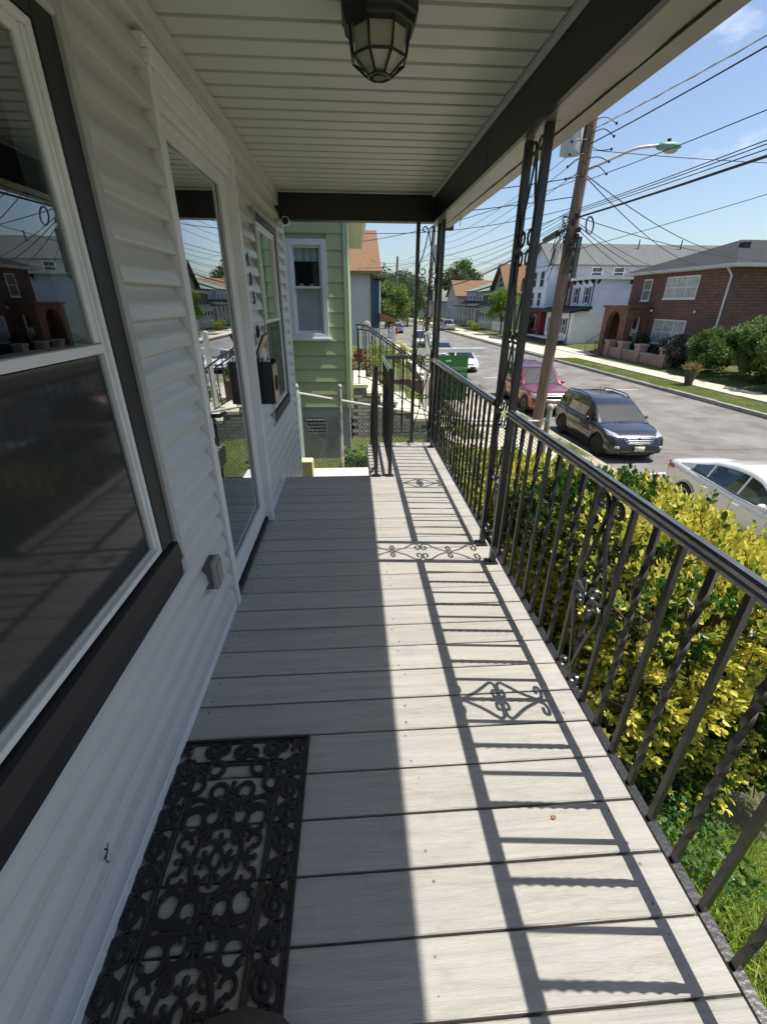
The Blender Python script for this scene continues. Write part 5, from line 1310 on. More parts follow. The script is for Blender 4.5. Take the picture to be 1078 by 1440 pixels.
BIG = dict(L=5.18, W=2.03, wb=2.95, fo=.98, R=.40, sill=.32, paint=paint('paint_maroon', (.24, .016, .028), .35), spokes=6, rim=rim_m, shoulder=.2,
    top=[(-2.59, .62), (-2.56, .95), (-2.5, 1.16), (-1.5, 1.17), (0, 1.16), (1.0, 1.15), (1.4, 1.14), (2.2, 1.09), (2.45, 1.02), (2.54, .85), (2.59, .55)],
    roof=[(-2.56, 1.16), (-2.46, 1.55), (-2.36, 1.80), (-2.1, 1.86), (-1.0, 1.89), (-.1, 1.88), (.25, 1.82), (1.05, 1.15)], ws=(.20, 1.05), bw=(-2.6, -2.36),
    side=[(-2.30, -1.42), (-1.33, -.40), (-.30, .80)], handles=[(-1.1, .98), (-.05, .98)], seams=(-1.35, -.36, .82), mirror=(.72, 1.22), rails=(-2.2, -.1), rail_m=chrome, roof_bars=True, tumble=.16,
    front=dict(lamp=[(.60, .84), (.95, .86), (.93, 1.03), (.60, 1.00)], grille=[(-.58, .72), (.58, .72), (.58, 1.0), (-.58, 1.0)], bars=2, barh=.018, rim=True, plate=.56, intake=[(-.7, .40), (.7, .40), (.7, .52), (-.7, .52)], fog=[(.72, .48), (.86, .49), (.86, .55), (.72, .55)]),
    rear=dict(lamp=[(.78, .9), (.95, .9), (.95, 1.25), (.8, 1.25)], plate=.8), mirror_m=paint('paint_maroon', (0, 0, 0)), belt_m=chrome)
LONG = dict(BIG); q_ = 5.70 / 5.18
LONG.update(L=5.70, wb=3.30, top=[(a * q_, b_) for a, b_ in BIG['top']], roof=[(a * q_, b_) for a, b_ in BIG['roof']], ws=(.20 * q_, 1.05 * q_), bw=(-2.9, -2.36 * q_), side=[(a * q_, b_ * q_) for a, b_ in BIG['side']], seams=tuple(a * q_ for a in BIG['seams']), mirror=(.78, 1.22), rails=(-2.4, -.1))
build_car('parked_car', 'large dark red sport utility car parked behind the utility pole', 'car', (8.66, 21.25, -3.05), -PI / 2 - .036, LONG, 'cars parked along the street')
SED = dict(L=4.55, W=1.78, wb=2.70, fo=.92, R=.315, sill=.22, paint=paint('paint_white', (.72, .72, .70), 0.), spokes=5, shoulder=.16,
    top=[(-2.275, .55), (-2.25, .85), (-2.18, 1.00), (-1.9, 1.03), (-1.3, 1.00), (0, .93), (.9, .92), (1.2, .91), (1.8, .82), (2.1, .72), (2.22, .58), (2.275, .42)],
    roof=[(-1.80, 1.02), (-1.3, 1.20), (-.9, 1.36), (-.4, 1.43), (.0, 1.435), (.3, 1.38), (1.25, .90)], ws=(.22, 1.25), bw=(-1.8, -.92),
    side=[(-1.35, -.92), (-.86, -.05), (.03, .92)], handles=[(-.75, .80), (.15, .78)], seams=(-.82, .0, .92), mirror=(.75, .99), tumble=.20,
    front=dict(lamp=[(.52, .62), (.82, .66), (.80, .76), (.54, .70)], grille=[(-.40, .60), (.40, .60), (.46, .67), (-.46, .67)], bars=1, barh=.012, intake=[(-.58, .30), (.58, .30), (.50, .46), (-.50, .46)], plate=.42, badge=(.64, .9, .9, chrome)),
    rear=dict(lamp=[(.46, .80), (.80, .78), (.82, .93), (.52, .92)], plate=.62, wrap=[(-2.20, .80), (-1.86, .86), (-1.92, .93), (-2.2, .95)]), mirror_m=paint('paint_white', (0, 0, 0)))
build_car('parked_car', 'white fastback sedan with red tail light cut by the right picture edge behind the hedge', 'car', (8.78, 7.95, -3.05), -PI / 2, SED, 'cars parked along the street')
S2 = dict(SED); build_car('parked_car', 'white sedan facing the viewer behind the green realty sign', 'car', (8.05, 33.8, -3.05), -PI / 2 - .036, S2, 'cars parked along the street')
S3 = dict(SED); S3['paint'] = paint('paint_silver', (.42, .44, .47), .6); S3['mirror_m'] = S3['paint']
build_car('parked_car', 'silver blue sedan mostly hidden behind the white sedan', 'car', (7.75, 40.2, -3.05), -PI / 2 - .036, S3, 'cars parked along the street')
S4 = dict(BIG); S4['paint'] = paint('paint_white', (.72, .72, .70), 0.); S4['mirror_m'] = S4['paint']; S4['roof_bars'] = False
build_car('parked_car', 'white sport utility car seen between the bars of the far corner column', 'car', (7.35, 49.2, -3.05), -PI / 2 - .036, S4, 'cars parked along the street')
S5 = dict(SED); S5['paint'] = paint('paint_slate_blue', (.05, .075, .11), .5); S5['mirror_m'] = S5['paint']
build_car('parked_car', 'dark blue sedan farthest down the near kerb by a red hydrant', 'car', (7.2, 76, -3.05), -PI / 2 - .06, S5, 'cars parked along the street')
PIC = dict(BIG); PIC['paint'] = paint('paint_pale_silver', (.50, .50, .51), .5); PIC['mirror_m'] = PIC['paint']; PIC['roof_bars'] = False; PIC['rails'] = None; PIC['L'] = 5.4; PIC['fo'] = 1.0
PIC['top'] = [(-2.70, .70), (-2.68, 1.0), (-2.66, 1.14), (-1.5, 1.14), (0, 1.14), (1.0, 1.13), (2.2, 1.09), (2.55, 1.0), (2.64, .85), (2.70, .55)]
PIC['roof'] = [(-.95, 1.14), (-.88, 1.5), (-.72, 1.78), (-.4, 1.82), (.1, 1.80), (.35, 1.74), (1.1, 1.13)]; PIC['bw'] = (-1, -.72); PIC['ws'] = (.28, 1.1); PIC['side'] = [(-.70, -.15), (-.05, .85)]; PIC['handles'] = [(.0, .98)]; PIC['seams'] = (-.8, .85); PIC['bed'] = (-2.66, -.95); PIC['seats'] = (-.1,)
build_car('parked_car', 'silver pickup truck parked at the far kerb, seen from behind', 'car', (16.6, 83, -3.05), PI / 2 + .036, PIC, 'cars parked along the street')

# ================================================================ FAR HOUSES
CAM_SCALE = FAR_CAM_SCALE
dglass = mat('far_pane', (.05, .06, .07), .06, var=.5, vs=1.5, spec=.8)
curt_g = mat('curtained_pane', (.42, .42, .40), .12, var=.4, vs=3.5, spec=.7)
def fwin(parent, face, pos, u0, u1, z0, z1, frame=None, pane=None, mull=1, bar=True, fw=.07, shut=None, name='window', sill=True):
    """built window on a far wall. face 'x-' (street front at x=pos, u along y) or 'y-' (side wall at y=pos, u along x)."""
    frame = frame or white_v; pane = pane or dglass
    def bx(mb, a, b_, c, d, dep0, dep1):
        if face == 'x-': mb.box(pos - dep1, pos - dep0, a, b_, c, d)
        else: mb.box(a, b_, pos - dep1, pos - dep0, c, d)
    f = MB(); bx(f, u0, u0 + fw, z0, z1, .002, .05); bx(f, u1 - fw, u1, z0, z1, .002, .05); bx(f, u0 + fw, u1 - fw, z1 - fw, z1, .002, .05); bx(f, u0 + fw, u1 - fw, z0, z0 + fw, .002, .05)
    for k in range(1, mull):
        u = u0 + (u1 - u0) * k / mull; bx(f, u - fw * .5, u + fw * .5, z0 + fw, z1 - fw, .002, .045)
    if sill: bx(f, u0 - .05, u1 + .05, z0 - .07, z0 - .001, .002, .09)
    w_ = f.build(name, frame, parent)
    p = MB(); bx(p, u0 + fw * .5, u1 - fw * .5, z0 + fw * .5, z1 - fw * .5, .004, .012); p.build('pane', pane, w_)
    if bar:
        b = MB()
        for k in range(mull):
            a = u0 + (u1 - u0) * k / mull; e = u0 + (u1 - u0) * (k + 1) / mull
            bx(b, a + fw * .5, e - fw * .5, (z0 + z1) / 2 - .025, (z0 + z1) / 2 + .025, .013, .035)
        b.build('sash_bar', frame, w_)
    if shut:
        s = MB(); sw_ = (u1 - u0) * .32; bx(s, u0 - sw_ - .02, u0 - .01, z0, z1, .002, .035); bx(s, u1 + .01, u1 + sw_ + .02, z0, z1, .002, .035); s.build('shutter', shut, w_)
    return w_
def gable(mb, x0, x1, y0, y1, ze, zr, ridge='x', ov=.35, th=.12):
    """gable roof slabs."""
    if ridge == 'x':
        ym = (y0 + y1) / 2; k = (zr - ze) / ((y1 - y0) / 2)
        for s, ya in ((-1, y0), (1, y1)):
            mb.prism([(ya + s * ov, ze - k * ov), (ya + s * ov, ze - k * ov + th), (ym, zr + th), (ym, zr)], x0 - ov, x1 + ov, 'x')
    else:
        xm = (x0 + x1) / 2; k = (zr - ze) / ((x1 - x0) / 2)
        for s, xa in ((-1, x0), (1, x1)):
            mb.prism([(xa + s * ov, ze - k * ov), (xa + s * ov, ze - k * ov + th), (xm, zr + th), (xm, zr)], y0 - ov, y1 + ov, 'y')
grey_sh = mat('grey_shingle', (.155, .165, .16), .95, spec=.1, var=.22, vs=3, bump=.6, bs=5, st=(1, 1, 6))
dark_sh = mat('dark_shingle', (.055, .058, .062), .95, spec=.08, var=.2, vs=2, bump=.6, bs=5, st=(1, 1, 6))
orange_sh = mat('orange_shingle', (.22, .135, .08), .95, spec=.1, var=.22, vs=3, bump=.7, bs=4, st=(2, 2, 8))
redbrick = brick_mat('red_brick', (.165, .078, .058), (.215, .108, .080), (.085, .058, .050), 1., .52, .19, mort=.022)
redbrick2 = brick_mat('porch_brick', (.18, .075, .048), (.23, .105, .065), (.09, .06, .05), 1., .52, .19, mort=.02)
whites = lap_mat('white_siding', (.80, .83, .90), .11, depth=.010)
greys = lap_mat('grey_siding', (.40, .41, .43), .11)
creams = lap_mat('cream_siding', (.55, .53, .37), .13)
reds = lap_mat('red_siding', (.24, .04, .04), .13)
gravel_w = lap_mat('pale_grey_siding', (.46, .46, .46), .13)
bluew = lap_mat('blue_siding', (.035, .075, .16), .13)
stucco = mat('white_stucco', (.80, .80, .80), .85, var=.10, vs=1.2, bump=.2, bs=20)

# --- brick house across the road
XB, YB0, YB1 = 20.6, 25.55, 35.0
bh = thing('brick_house', 'two storey red brick house with dark hipped roof across the street', 'house', (XB, 30, -1.9))
b = MB(); b.box(XB, XB + 11, YB0, YB1, -2.1, 3.30); b.build('wall', redbrick, bh)
b = MB(); b.box(XB - .45, XB + 11.4, YB0 - .45, YB1 + .45, 3.28, 3.36); b.box(XB - .52, XB - .451, YB0 - .52, YB1 + .52, 3.30, 3.46); b.box(XB - .45, XB + 11.4, YB0 - .52, YB0 - .451, 3.30, 3.46); b.build('eaves', mat('eaves_white', (.55, .54, .50), .6), bh)
b = MB(); zr = 5.1; e0 = (XB - .5, YB0 - .5); e1 = (XB + 11.5, YB1 + .5); ym = (e0[1] + e1[1]) / 2; r0, r1 = XB + 3.6, XB + 7.4
A, Bp, Cc, Dd = (e0[0], e0[1], 3.45), (e1[0], e0[1], 3.45), (e1[0], e1[1], 3.45), (e0[0], e1[1], 3.45); E_, F_ = (r0, ym, zr), (r1, ym, zr)
b.face([A, Bp, F_, E_]); b.face([Cc, Dd, E_, F_]); b.face([Dd, A, E_]); b.face([Bp, Cc, F_]); b.build('roof', dark_sh, bh)
b = MB(); b.box(XB + 2.2, XB + 2.6, 28.2, 28.6, 4.2, 4.75); b.build('roof_vent', dark_sh, bh)
fwin(bh, 'x-', XB, 28.0, 31.0, 1.78, 3.05, mull=3, pane=curt_g); fwin(bh, 'x-', XB, 32.55, 33.45, 1.66, 3.0)
fwin(bh, 'x-', XB, 28.15, 31.3, -.95, .55, mull=3, pane=curt_g)
b = MB(); b.tube([(XB - .42, YB0 + .1, 3.3), (XB - .08, YB0 + .05, 2.9), (XB - .08, YB0 + .05, -1.8)], .055, 8); b.build('downspout', mat('downspout_white', (.6, .61, .63), .5), bh, smooth=50)
for y in (27.6, 31.8): 
    b = MB(); b.ball((XB - .10, y, 1.05 - .0), .09, 8); b.build('spotlight', white_v, bh, smooth=60)
# arched brick porch
PX0, PY0, PY1 = XB - 1.7, 31.9, 35.0
b = MB()
def arch(mbx, x, y0, y1, z0, ztop, zs, yc, ra, axis='x', th=.35):
    """wall slab with an arched doorway in it (opening half-width ra about yc, springing zs)."""
    N_ = 12; pts = [(yc - ra, z0)] + [(yc - ra * math.cos(t), zs + ra * math.sin(t)) for t in np.linspace(0, PI, N_)] + [(yc + ra, z0)]
    def put(poly): mbx.prism(poly, x, x + th, 'x') if axis == 'x' else mbx.prism(poly, x, x + th, 'y')
    put([(y0, z0), (yc - ra, z0), (yc - ra, ztop), (y0, ztop)]); put([(yc + ra, z0), (y1, z0), (y1, ztop), (yc + ra, ztop)])
    q = pts[1:-1]
    for k in range(len(q) - 1): put([q[k], q[k + 1], (q[k + 1][0], ztop), (q[k][0], ztop)])
arch(b, PX0, PY0, PY1, -1.3, 1.22, .15, 33.5, .85)
arch(b, PY0, PX0 + .352, XB - .001, -1.3, 1.22, .15, XB - .72, .5, 'y')
b.box(PX0 + .352, XB - .001, PY1 - .35, PY1, -1.3, 1.22)
b.box(PX0, XB - .001, PY0, PY1, -2.1, -1.301); b.build('porch', redbrick2, bh)
b = MB(); b.box(PX0 - .1, XB - .002, PY0 - .1, PY1 + .1, 1.222, 1.36); b.build('porch_cap', redbrick2, bh)
b = MB(); b.box(XB - .03, XB - .002, 33.0, 34.0, -1.3, .85); b.build('door', mat('front_door_white', (.62, .62, .6), .5), bh)
b = MB(); b.box(XB - .04, XB - .031, 33.25, 33.75, -.2, .7); b.build('door_glass', dglass, bh)
b = MB()
for k in range(4): b.box(PX0 - .3 * (k + 1), PX0 - .3 * k - .001, 32.9, 34.3, -2.1, -1.3 - .17 * (k + 1))
b.build('porch_steps', redbrick2, bh)
for yy in (32.9, 34.3):
    b = MB(); b.tube([(PX0, yy, -.35), (PX0 - 1.3, yy, -1.15), (PX0 - 1.3, yy, -1.95)], .025, 5)
    for k in range(6): b.tube([(PX0 - .2 * k - .1, yy, -.41 - .123 * k), (PX0 - .2 * k - .1, yy, -1.4 - .113 * k)], .012, 4)
    b.build('step_rail', iron, bh)
# low brick wall with piers
lowb = thing('garden_wall', 'low pinkish brick garden wall with capped piers in front of the brick house', 'wall', (18.6, 29, -2))
pinkb = brick_mat('pink_brick', (.30, .17, .12), (.38, .22, .16), (.38, .33, .28), 1., .24, .085)
WXL = 18.4
b = MB(); b.box(WXL, WXL + .3, 26.6, 32.4, -2.1, -1.42); b.build('wall', pinkb, lowb)
b = MB(); b.box(WXL - .05, WXL + .35, 26.6, 32.4, -1.419, -1.34); b.build('coping', conc_old, lowb)
for y in (26.3, 28.9, 30.9, 32.6):
    b = MB(); b.box(WXL - .12, WXL + .42, y - .27, y + .27, -2.1, -.98); p_ = b.build('pier', pinkb, lowb)
    b = MB(); b.box(WXL - .18, WXL + .48, y - .33, y + .33, -.979, -.86); b.build('cap', conc_old, p_, bevel=.02)
for y in (32.2, 32.9):
    b = MB(); b.box(WXL + .9, WXL + 1.3, y - .2, y + .2, -2., -.6); b.build('pier', redbrick2, lowb)
# --- white house with red bay
XW, YW0, YW1 = 20.4, 40.3, 46.2
wh = thing('white_house', 'white sided house with red panels, bracketed cornice and dark porch canopy', 'house', (XW, 43, -1.9))
b = MB(); b.box(XW, XW + 12, YW0, YW1, .85, 3.30); b.build('wall', whites, wh)
b = MB(); b.box(XW - 1.3, XW + 12, YW0 + .001, YW1 - .1, -2.1, .849); b.build('lower_wall', stucco, wh)
b = MB(); b.box(XW - .42, XW + 12.3, YW0 - .42, YW1 + .3, 3.301, 3.58); b.build('cornice', white_v, wh)
b = MB()
for y in np.linspace(YW0 + .1, YW1 - .2, 6): b.prism([(XW - .02, 3.3), (XW - .34, 3.3), (XW - .30, 3.18), (XW - .02, 2.95)], y - .07, y + .07, 'y')
for x in (XW + .3, XW + 3.2, XW + 6.0, XW + 8.8): b.prism([(YW0 - .02, 3.3), (YW0 - .34, 3.3), (YW0 - .30, 3.18), (YW0 - .02, 2.95)], x - .07, x + .07, 'x')
b.build('bracket', black_tr, wh)
fwin(wh, 'x-', XW, 40.9, 41.55, 1.45, 2.75, shut=black_tr); fwin(wh, 'x-', XW, 42.9, 43.55, 1.45, 2.75, shut=black_tr)
b = MB(); b.box(XW - .06, XW - .002, 44.2, YW1 + .002, .95, 3.2); b.build('red_bay', reds, wh); fwin(wh, 'x-', XW - .06, 44.7, 45.5, 1.4, 2.7)
fwin(wh, 'x-', XW - 1.3, 41.6, 42.3, -1.05, .25, shut=black_tr); fwin(wh, 'x-', XW - 1.3, 44.6, 45.3, -1.05, .25, shut=black_tr)
b = MB(); b.prism([(XW - .002, 1.05), (XW - 1.8, .72), (XW - 1.8, .86), (XW - .002, 1.25)], YW0 - .35, YW1 + 6, 'y'); b.build('porch_canopy', dark_sh, wh)
b = MB(); b.box(XW - 1.86, XW - 1.801, YW0 - .36, YW1 + 6, .70, .90); b.prism([(XW - .002, 1.02), (XW - 1.8, .69), (XW - 1.8, .90), (XW - .002, 1.27)], YW0 - .42, YW0 - .352, 'y'); b.build('canopy_edge', black_tr, wh)
b = MB(); b.tube([(XW - .06, YW0 - .06, 3.3), (XW - .06, YW0 - .06, 1.2)], .05, 6); b.build('downspout', black_tr, wh)
b = MB(); b.tube([(XW - 1.75, YW0 - .25, .7), (XW - 1.72, YW0 - .2, -2.0)], .045, 6); b.build('downspout', black_tr, wh)
b = MB(); b.box(XW + 1.8, XW + 2.7, YW0 - .04, YW0 - .002, -.35, .0); b.build('wall_vent', mat('vent_brown', (.2, .15, .13), .7), wh)
b = MB(); b.box(XW + 3.4, XW + 3.7, YW0 - .10, YW0 - .002, -1.3, -.9); b.box(XW + 1.0, XW + 1.2, YW0 - .10, YW0 - .002, -1.75, -1.5); b.build('meter_box', jch, wh)
# --- tall grey house behind with gable to the street
th_ = thing('grey_house', 'tall grey three storey house with pale gable front and grey shingle roof', 'house', (21, 49, -1.9))
XT, YT0, YT1 = 20.2, 46.9, 52.6
b = MB(); b.box(XT, XT + 22, YT0, YT1, -2.1, 4.8); b.build('wall', greys, th_)
b = MB(); b.box(XT - 1.0, XT - .002, YT0 + .5, YT1 - .3, 1.0, 4.75); b.build('front_bay', whites, th_)
b = MB(); gable(b, XT - 1.0, XT + 22, YT0, YT1, 4.95, 6.75, 'x', .4); b.build('roof', grey_sh, th_)
b = MB(); b.prism([(YT0, 4.8), (YT1, 4.8), ((YT0 + YT1) / 2, 6.75)], XT - .98, XT - .7, 'x'); b.prism([(YT0 - .1, 4.8), (YT1 + .1, 4.8), (YT1 + .1, 4.95), (YT0 - .1, 4.95)], XT - 1.15, XT - .99, 'x'); b.build('gable_wall', whites, th_)
fwin(th_, 'x-', XT - 1.0, 48.2, 49.3, 2.9, 4.4, pane=dglass); fwin(th_, 'x-', XT - 1.0, 50.2, 51.3, 2.9, 4.4); fwin(th_, 'x-', XT - 1.0, 48.4, 49.4, 1.15, 2.5); fwin(th_, 'x-', XT - 1.0, 50.3, 51.3, 1.15, 2.5)
for x in (23.2, 25.4, 31.2): fwin(th_, 'y-', YT0, x, x + 1.1, 3.75, 4.65)
b = MB(); b.box(XT - 1.3, XT - .002, YT0 + .3, YT1 - .3, -2.1, .7); b.build('porch_front', reds, th_); fwin(th_, 'x-', XT - 1.3, 48.2, 49.2, -1.0, .4); fwin(th_, 'x-', XT - 1.3, 50.4, 51.2, -1.6, .4, name='door', bar=False)
for x in (28.6, 33.0): 
    b = MB(); b.tube([(x, 49, 6.2), (x, 49, 7.2)], .06, 6); b.build('vent_pipe', iron, th_)
# --- cream house with orange roof
ch = thing('cream_house', 'cream sided house with orange shingle gable roof and side dormer', 'house', (21, 58, -1.9))
XC, YC0, YC1 = 20.3, 62.4, 69.2
b = MB(); b.box(XC, XC + 13, YC0, YC1, -2.1, 2.9); b.build('wall', creams, ch)
b = MB(); b.prism([(YC0, 2.9), (YC1, 2.9), ((YC0 + YC1) / 2, 6.0)], XC + .002, XC + .3, 'x'); b.build('gable_wall', creams, ch)
b = MB(); gable(b, XC, XC + 13, YC0, YC1, 2.95, 6.05, 'x', .5); b.build('roof', orange_sh, ch)
b = MB()
for s, ya in ((-1, YC0), (1, YC1)): b.prism([(ya + s * .55, 2.45), (ya + s * .55, 2.72), ((YC0 + YC1) / 2, 6.2), ((YC0 + YC1) / 2, 5.9)], XC - .58, XC - .502, 'x')
b.build('barge_board', mat('dark_brown', (.035, .025, .022), .6), ch)
b = MB(); b.box(XC + 2.4, XC + 5.0, YC0 - .1, YC0 + 3, 2.8, 4.5); dmr = b.build('dormer', creams, ch)
b = MB(); gable(b, XC + 2.4, XC + 5.0, YC0 - .1, YC0 + 3.3, 4.45, 5.6, 'y', .3, .1); b.build('dormer_roof', mat('dark_brown', (0, 0, 0)), ch)
b = MB(); b.prism([(XC + 2.4, 4.5), (XC + 5.0, 4.5), (XC + 3.7, 5.6)], YC0 - .10, YC0 - .02, 'y'); b.build('dormer_gable', creams, ch)
fwin(ch, 'y-', YC0 - .1, XC + 3.1, XC + 4.2, 3.1, 4.4); fwin(ch, 'y-', YC0, XC + 2.0, XC + 2.9, .5, 1.7); fwin(ch, 'x-', XC, 64.8, 66.8, 3.3, 4.6, mull=2)
b = MB(); b.box(XC - 1.9, XC - .002, YC0 + .6, YC1 - .3, -2.1, .5); b.box(XC - 1.5, XC - .002, YC0 + 1, YC1 - .3, .75, 2.75); b.build('front_bay', creams, ch)
for k in range(4): fwin(ch, 'x-', XC - 1.9, 63.3 + 1.42 * k, 64.4 + 1.42 * k, -1.0, .3); fwin(ch, 'x-', XC - 1.5, 63.6 + 1.35 * k, 64.6 + 1.35 * k, 1.1, 2.4, frame=mat('maroon_frame', (.15, .05, .045), .6))
b = MB(); b.prism([(XC - .002, 1.0), (XC - 2.3, .52), (XC - 2.3, .62), (XC - .002, 1.15)], YC0 + .4, YC1, 'y'); b.build('porch_roof', mat('olive_roof', (.33, .36, .26), .8), ch)
b = MB(); b.box(XC - 1.8, XC - .0, YC0 + .8, YC1 - .1, 2.76, 2.94); b.build('bay_cornice', mat('dark_brown', (0, 0, 0)), ch)
# --- grey-green houses further
def far_house(name, label, x, y0, y1, ze, zr, wall_m, roof_m, ridge='x', depth=12, wins=3, porch=True, cat='house', pm=None):
    h = thing(name, label, cat, (x, (y0 + y1) / 2, -1.9)); s = -1 if x > 10 else 1
    xa, xb = (x, x + depth) if x > 10 else (x - depth, x)
    b = MB(); b.box(xa, xb, y0, y1, -2.1, ze); b.build('wall', wall_m, h)
    b = MB(); gable(b, xa, xb, y0, y1, ze + .05, zr, ridge, .4)
    b.build('roof', roof_m, h)
    b = MB()
    if ridge == 'x': b.prism([(y0, ze), (y1, ze), ((y0 + y1) / 2, zr)], xa + .002, xb - .002, 'x')
    else: b.prism([(xa, ze), (xb, ze), ((xa + xb) / 2, zr)], y0 + .002, y1 - .002, 'y')
    b.build('gable_wall', wall_m, h)
    if x > 10:
        for k in range(wins):
            u = y0 + (y1 - y0) * (k + .5) / wins
            fwin(h, 'x-', x, u - .45, u + .45, ze - 1.9, ze - .6); fwin(h, 'x-', x, u - .45, u + .45, -.9, .5)
    for k in range(3):
        u = xa + depth * (k + .4) / 3.2; fwin(h, 'y-', y0, u - .4, u + .4, ze - 1.8, ze - .5); fwin(h, 'y-', y0, u - .4, u + .4, -.8, .5)
    if porch and x > 10:
        b = MB(); b.prism([(x - .002, 1.5), (x - 2.2, .85), (x - 2.2, 1.0), (x - .002, 1.7)], y0 - .2, y1 + .2, 'y'); b.build('porch_roof', pm or dark_sh, h)
        for k in range(4): b = MB(); yy = y0 + (y1 - y0) * k / 3.001 + .05; b.box(x - 2.1, x - 1.95, yy, yy + .15, -2.0, .86); b.build('porch_post', white_v, h)
        b = MB(); b.box(x - 2.2, x - .002, y0, y1, -2.1, -1.4); b.build('porch_floor', conc_old, h)
    return h
olive = mat('olive_grey_roof', (.20, .25, .21), .9, var=.2, vs=2)
far_house('grey_green_house', 'grey green house with low porch next beyond the cream house', 20.4, 71, 77.5, 3.0, 4.7, gravel_w, olive, 'y')
far_house('grey_green_house', 'second grey green house with small porch farther down the street', 20.4, 79, 86, 3.2, 5.0, gravel_w, olive, 'y')
far_house('grey_house', 'grey side walled house with orange roof far down the street', 19.6, 90, 99, 2.6, 5.2, gravel_w, orange_sh, 'x', 14, porch=False)
far_house('flat_building', 'long pale low building closing the far end of the street', 14.0, 118, 128, 1.6, 2.6, gravel_w, grey_sh, 'x', 30, porch=False, cat='building')
far_house('white_far_house', 'pale house at the end of the street seen behind the second pole', 11.2, 138, 148, .8, 2.4, gravel_w, grey_sh, 'y', 8, porch=False)
far_house('cream_house', 'cream sided house with porch beyond the right picture edge past the bushes', 21.5, 1.5, 11.0, 3.2, 5.4, creams, grey_sh, 'x', 11)
far_house('grey_house', 'grey sided house with porch across the street behind the viewer', 21.0, -13, -3, 3.2, 5.2, greys, dark_sh, 'y', 11)
# --- near side, beyond the green house
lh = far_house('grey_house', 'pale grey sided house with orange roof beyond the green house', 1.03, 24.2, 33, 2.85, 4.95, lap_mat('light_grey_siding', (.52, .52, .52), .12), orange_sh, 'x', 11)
b = MB(); b.tube([(.98, 24.15, 2.8), (.98, 24.15, -1)], .05, 6); b.build('downspout', iron, lh)
b = MB(); b.box(.62, .80, 24.05, 24.15, -.15, .15); b.ball((.70, 23.98, .42), .22, 10, sc=(1, .3, 1)); b.build('satellite_dish', jch, lh)
bl = far_house('blue_house', 'dark blue house with a small orange entrance canopy', 2.0, 36, 45, 2.9, 3.6, bluew, dark_sh, 'y', 10)
b = MB(); b.box(2.002, 2.10, 35.95, 36.05, -2, 2.9); b.build('corner_board', white_v, bl)
b = MB(); b.prism([(2.0, .75), (3.5, .25), (3.5, .15), (2.0, .15)], 35.4, 38.5, 'y'); b.build('entrance_canopy', orange_sh, bl)
far_house('red_house', 'brownish house half hidden by street trees beyond the blue house', 2.6, 49, 57, 1.6, 3.4, mat('brownish_wall', (.22, .14, .12), .8), dark_sh, 'x', 10)

# ================================================================ GARDENS, FENCES, PLANTS
pk = thing('picket_fence', 'white picket fence in front of the pale grey house', 'fence', (1.1, 22, -.6))
for k in range(14):
    x = .35 + k * .115; b = MB(); b.prism([(x - .035, -.62), (x + .035, -.62), (x + .035, .36), (x, .42), (x - .035, .36)], 21.97, 21.995, 'y'); b.build('picket', white_v, pk)
b = MB(); b.box(.3, 1.95, 22.0, 22.03, -.4, -.32); b.box(.3, 1.95, 22.0, 22.03, .05, .13); b.build('rail', white_v, pk)
for x in (.28, 1.93): b = MB(); b.box(x - .06, x + .06, 21.95, 22.07, -.7, .46); b.build('post', white_v, pk)
gwall = thing('garden_wall', 'low pale stone garden kerb running beside the lawn to the pavement', 'wall', (2.4, 18, -.9))
b = MB()
for k in range(12):
    y = 12.6 + k * .78; x = 2.35 + .012 * k; b = MB(); b.box(x, x + .26, y + .01, y + .77, zs(2.4, y) - .25, zs(2.4, y) + .22 + rnd.uniform(-.02, .02)); b.build('stone', cap, gwall, bevel=.02)
gw2 = thing('garden_wall', 'dark reddish garden edging wall across the lawn behind the steps', 'wall', (1.3, 12.4, -.9))
for k in range(8): b = MB(); b.box(.2 + k * .27, .46 + k * .27, 12.3, 12.5, -1.1, -.42 + rnd.uniform(-.02, .02)); b.build('block', mat('maroon_block', (.14, .07, .06), .85, var=.2), gw2, bevel=.012)
for i, (x, y, z, r, lb) in enumerate([(2.55, 14.2, -.55, .22, 'small clipped green shrub nearest on the stone garden kerb'), (2.6, 16.6, -.5, .24, 'small clipped green shrub in the middle of the stone garden kerb'), (2.6, 19.4, -.45, .26, 'small clipped green shrub farthest along the stone garden kerb'), (3.15, 13.4, -1.1, .34, 'green bush at the pavement corner beside the realty sign')]):
    s = thing('shrub', lb, 'shrub', (x, y, z - r), 'small shrubs in the neighbouring front garden')
    tag(blob_foliage(s, [((x, y, z), r), ((x + .1, y + .1, z + .1), r * .7)], 700, .06, (.06, .12, .02), (.18, .26, .05), clump=.1), kind='stuff')
gb = thing('flower_bed', 'yellow green bed of low plants before the picket fence', 'plants', (1.3, 18, -.6))
tag(blob_foliage(gb, [((.7 + .4 * k % 1.4, 16 + .55 * k, -.45), .35) for k in range(9)], 2600, .08, (.12, .18, .03), (.35, .33, .06), clump=.15), kind='stuff')
trc = thing('stone_block', 'square brown stone pier standing by the garden kerb', 'block', (3.0, 21, -1.2)); MB().box(2.85, 3.15, 20.85, 21.15, -1.5, -.45).build('pier', mat('brown_stone', (.3, .23, .16), .85), trc, bevel=.02)
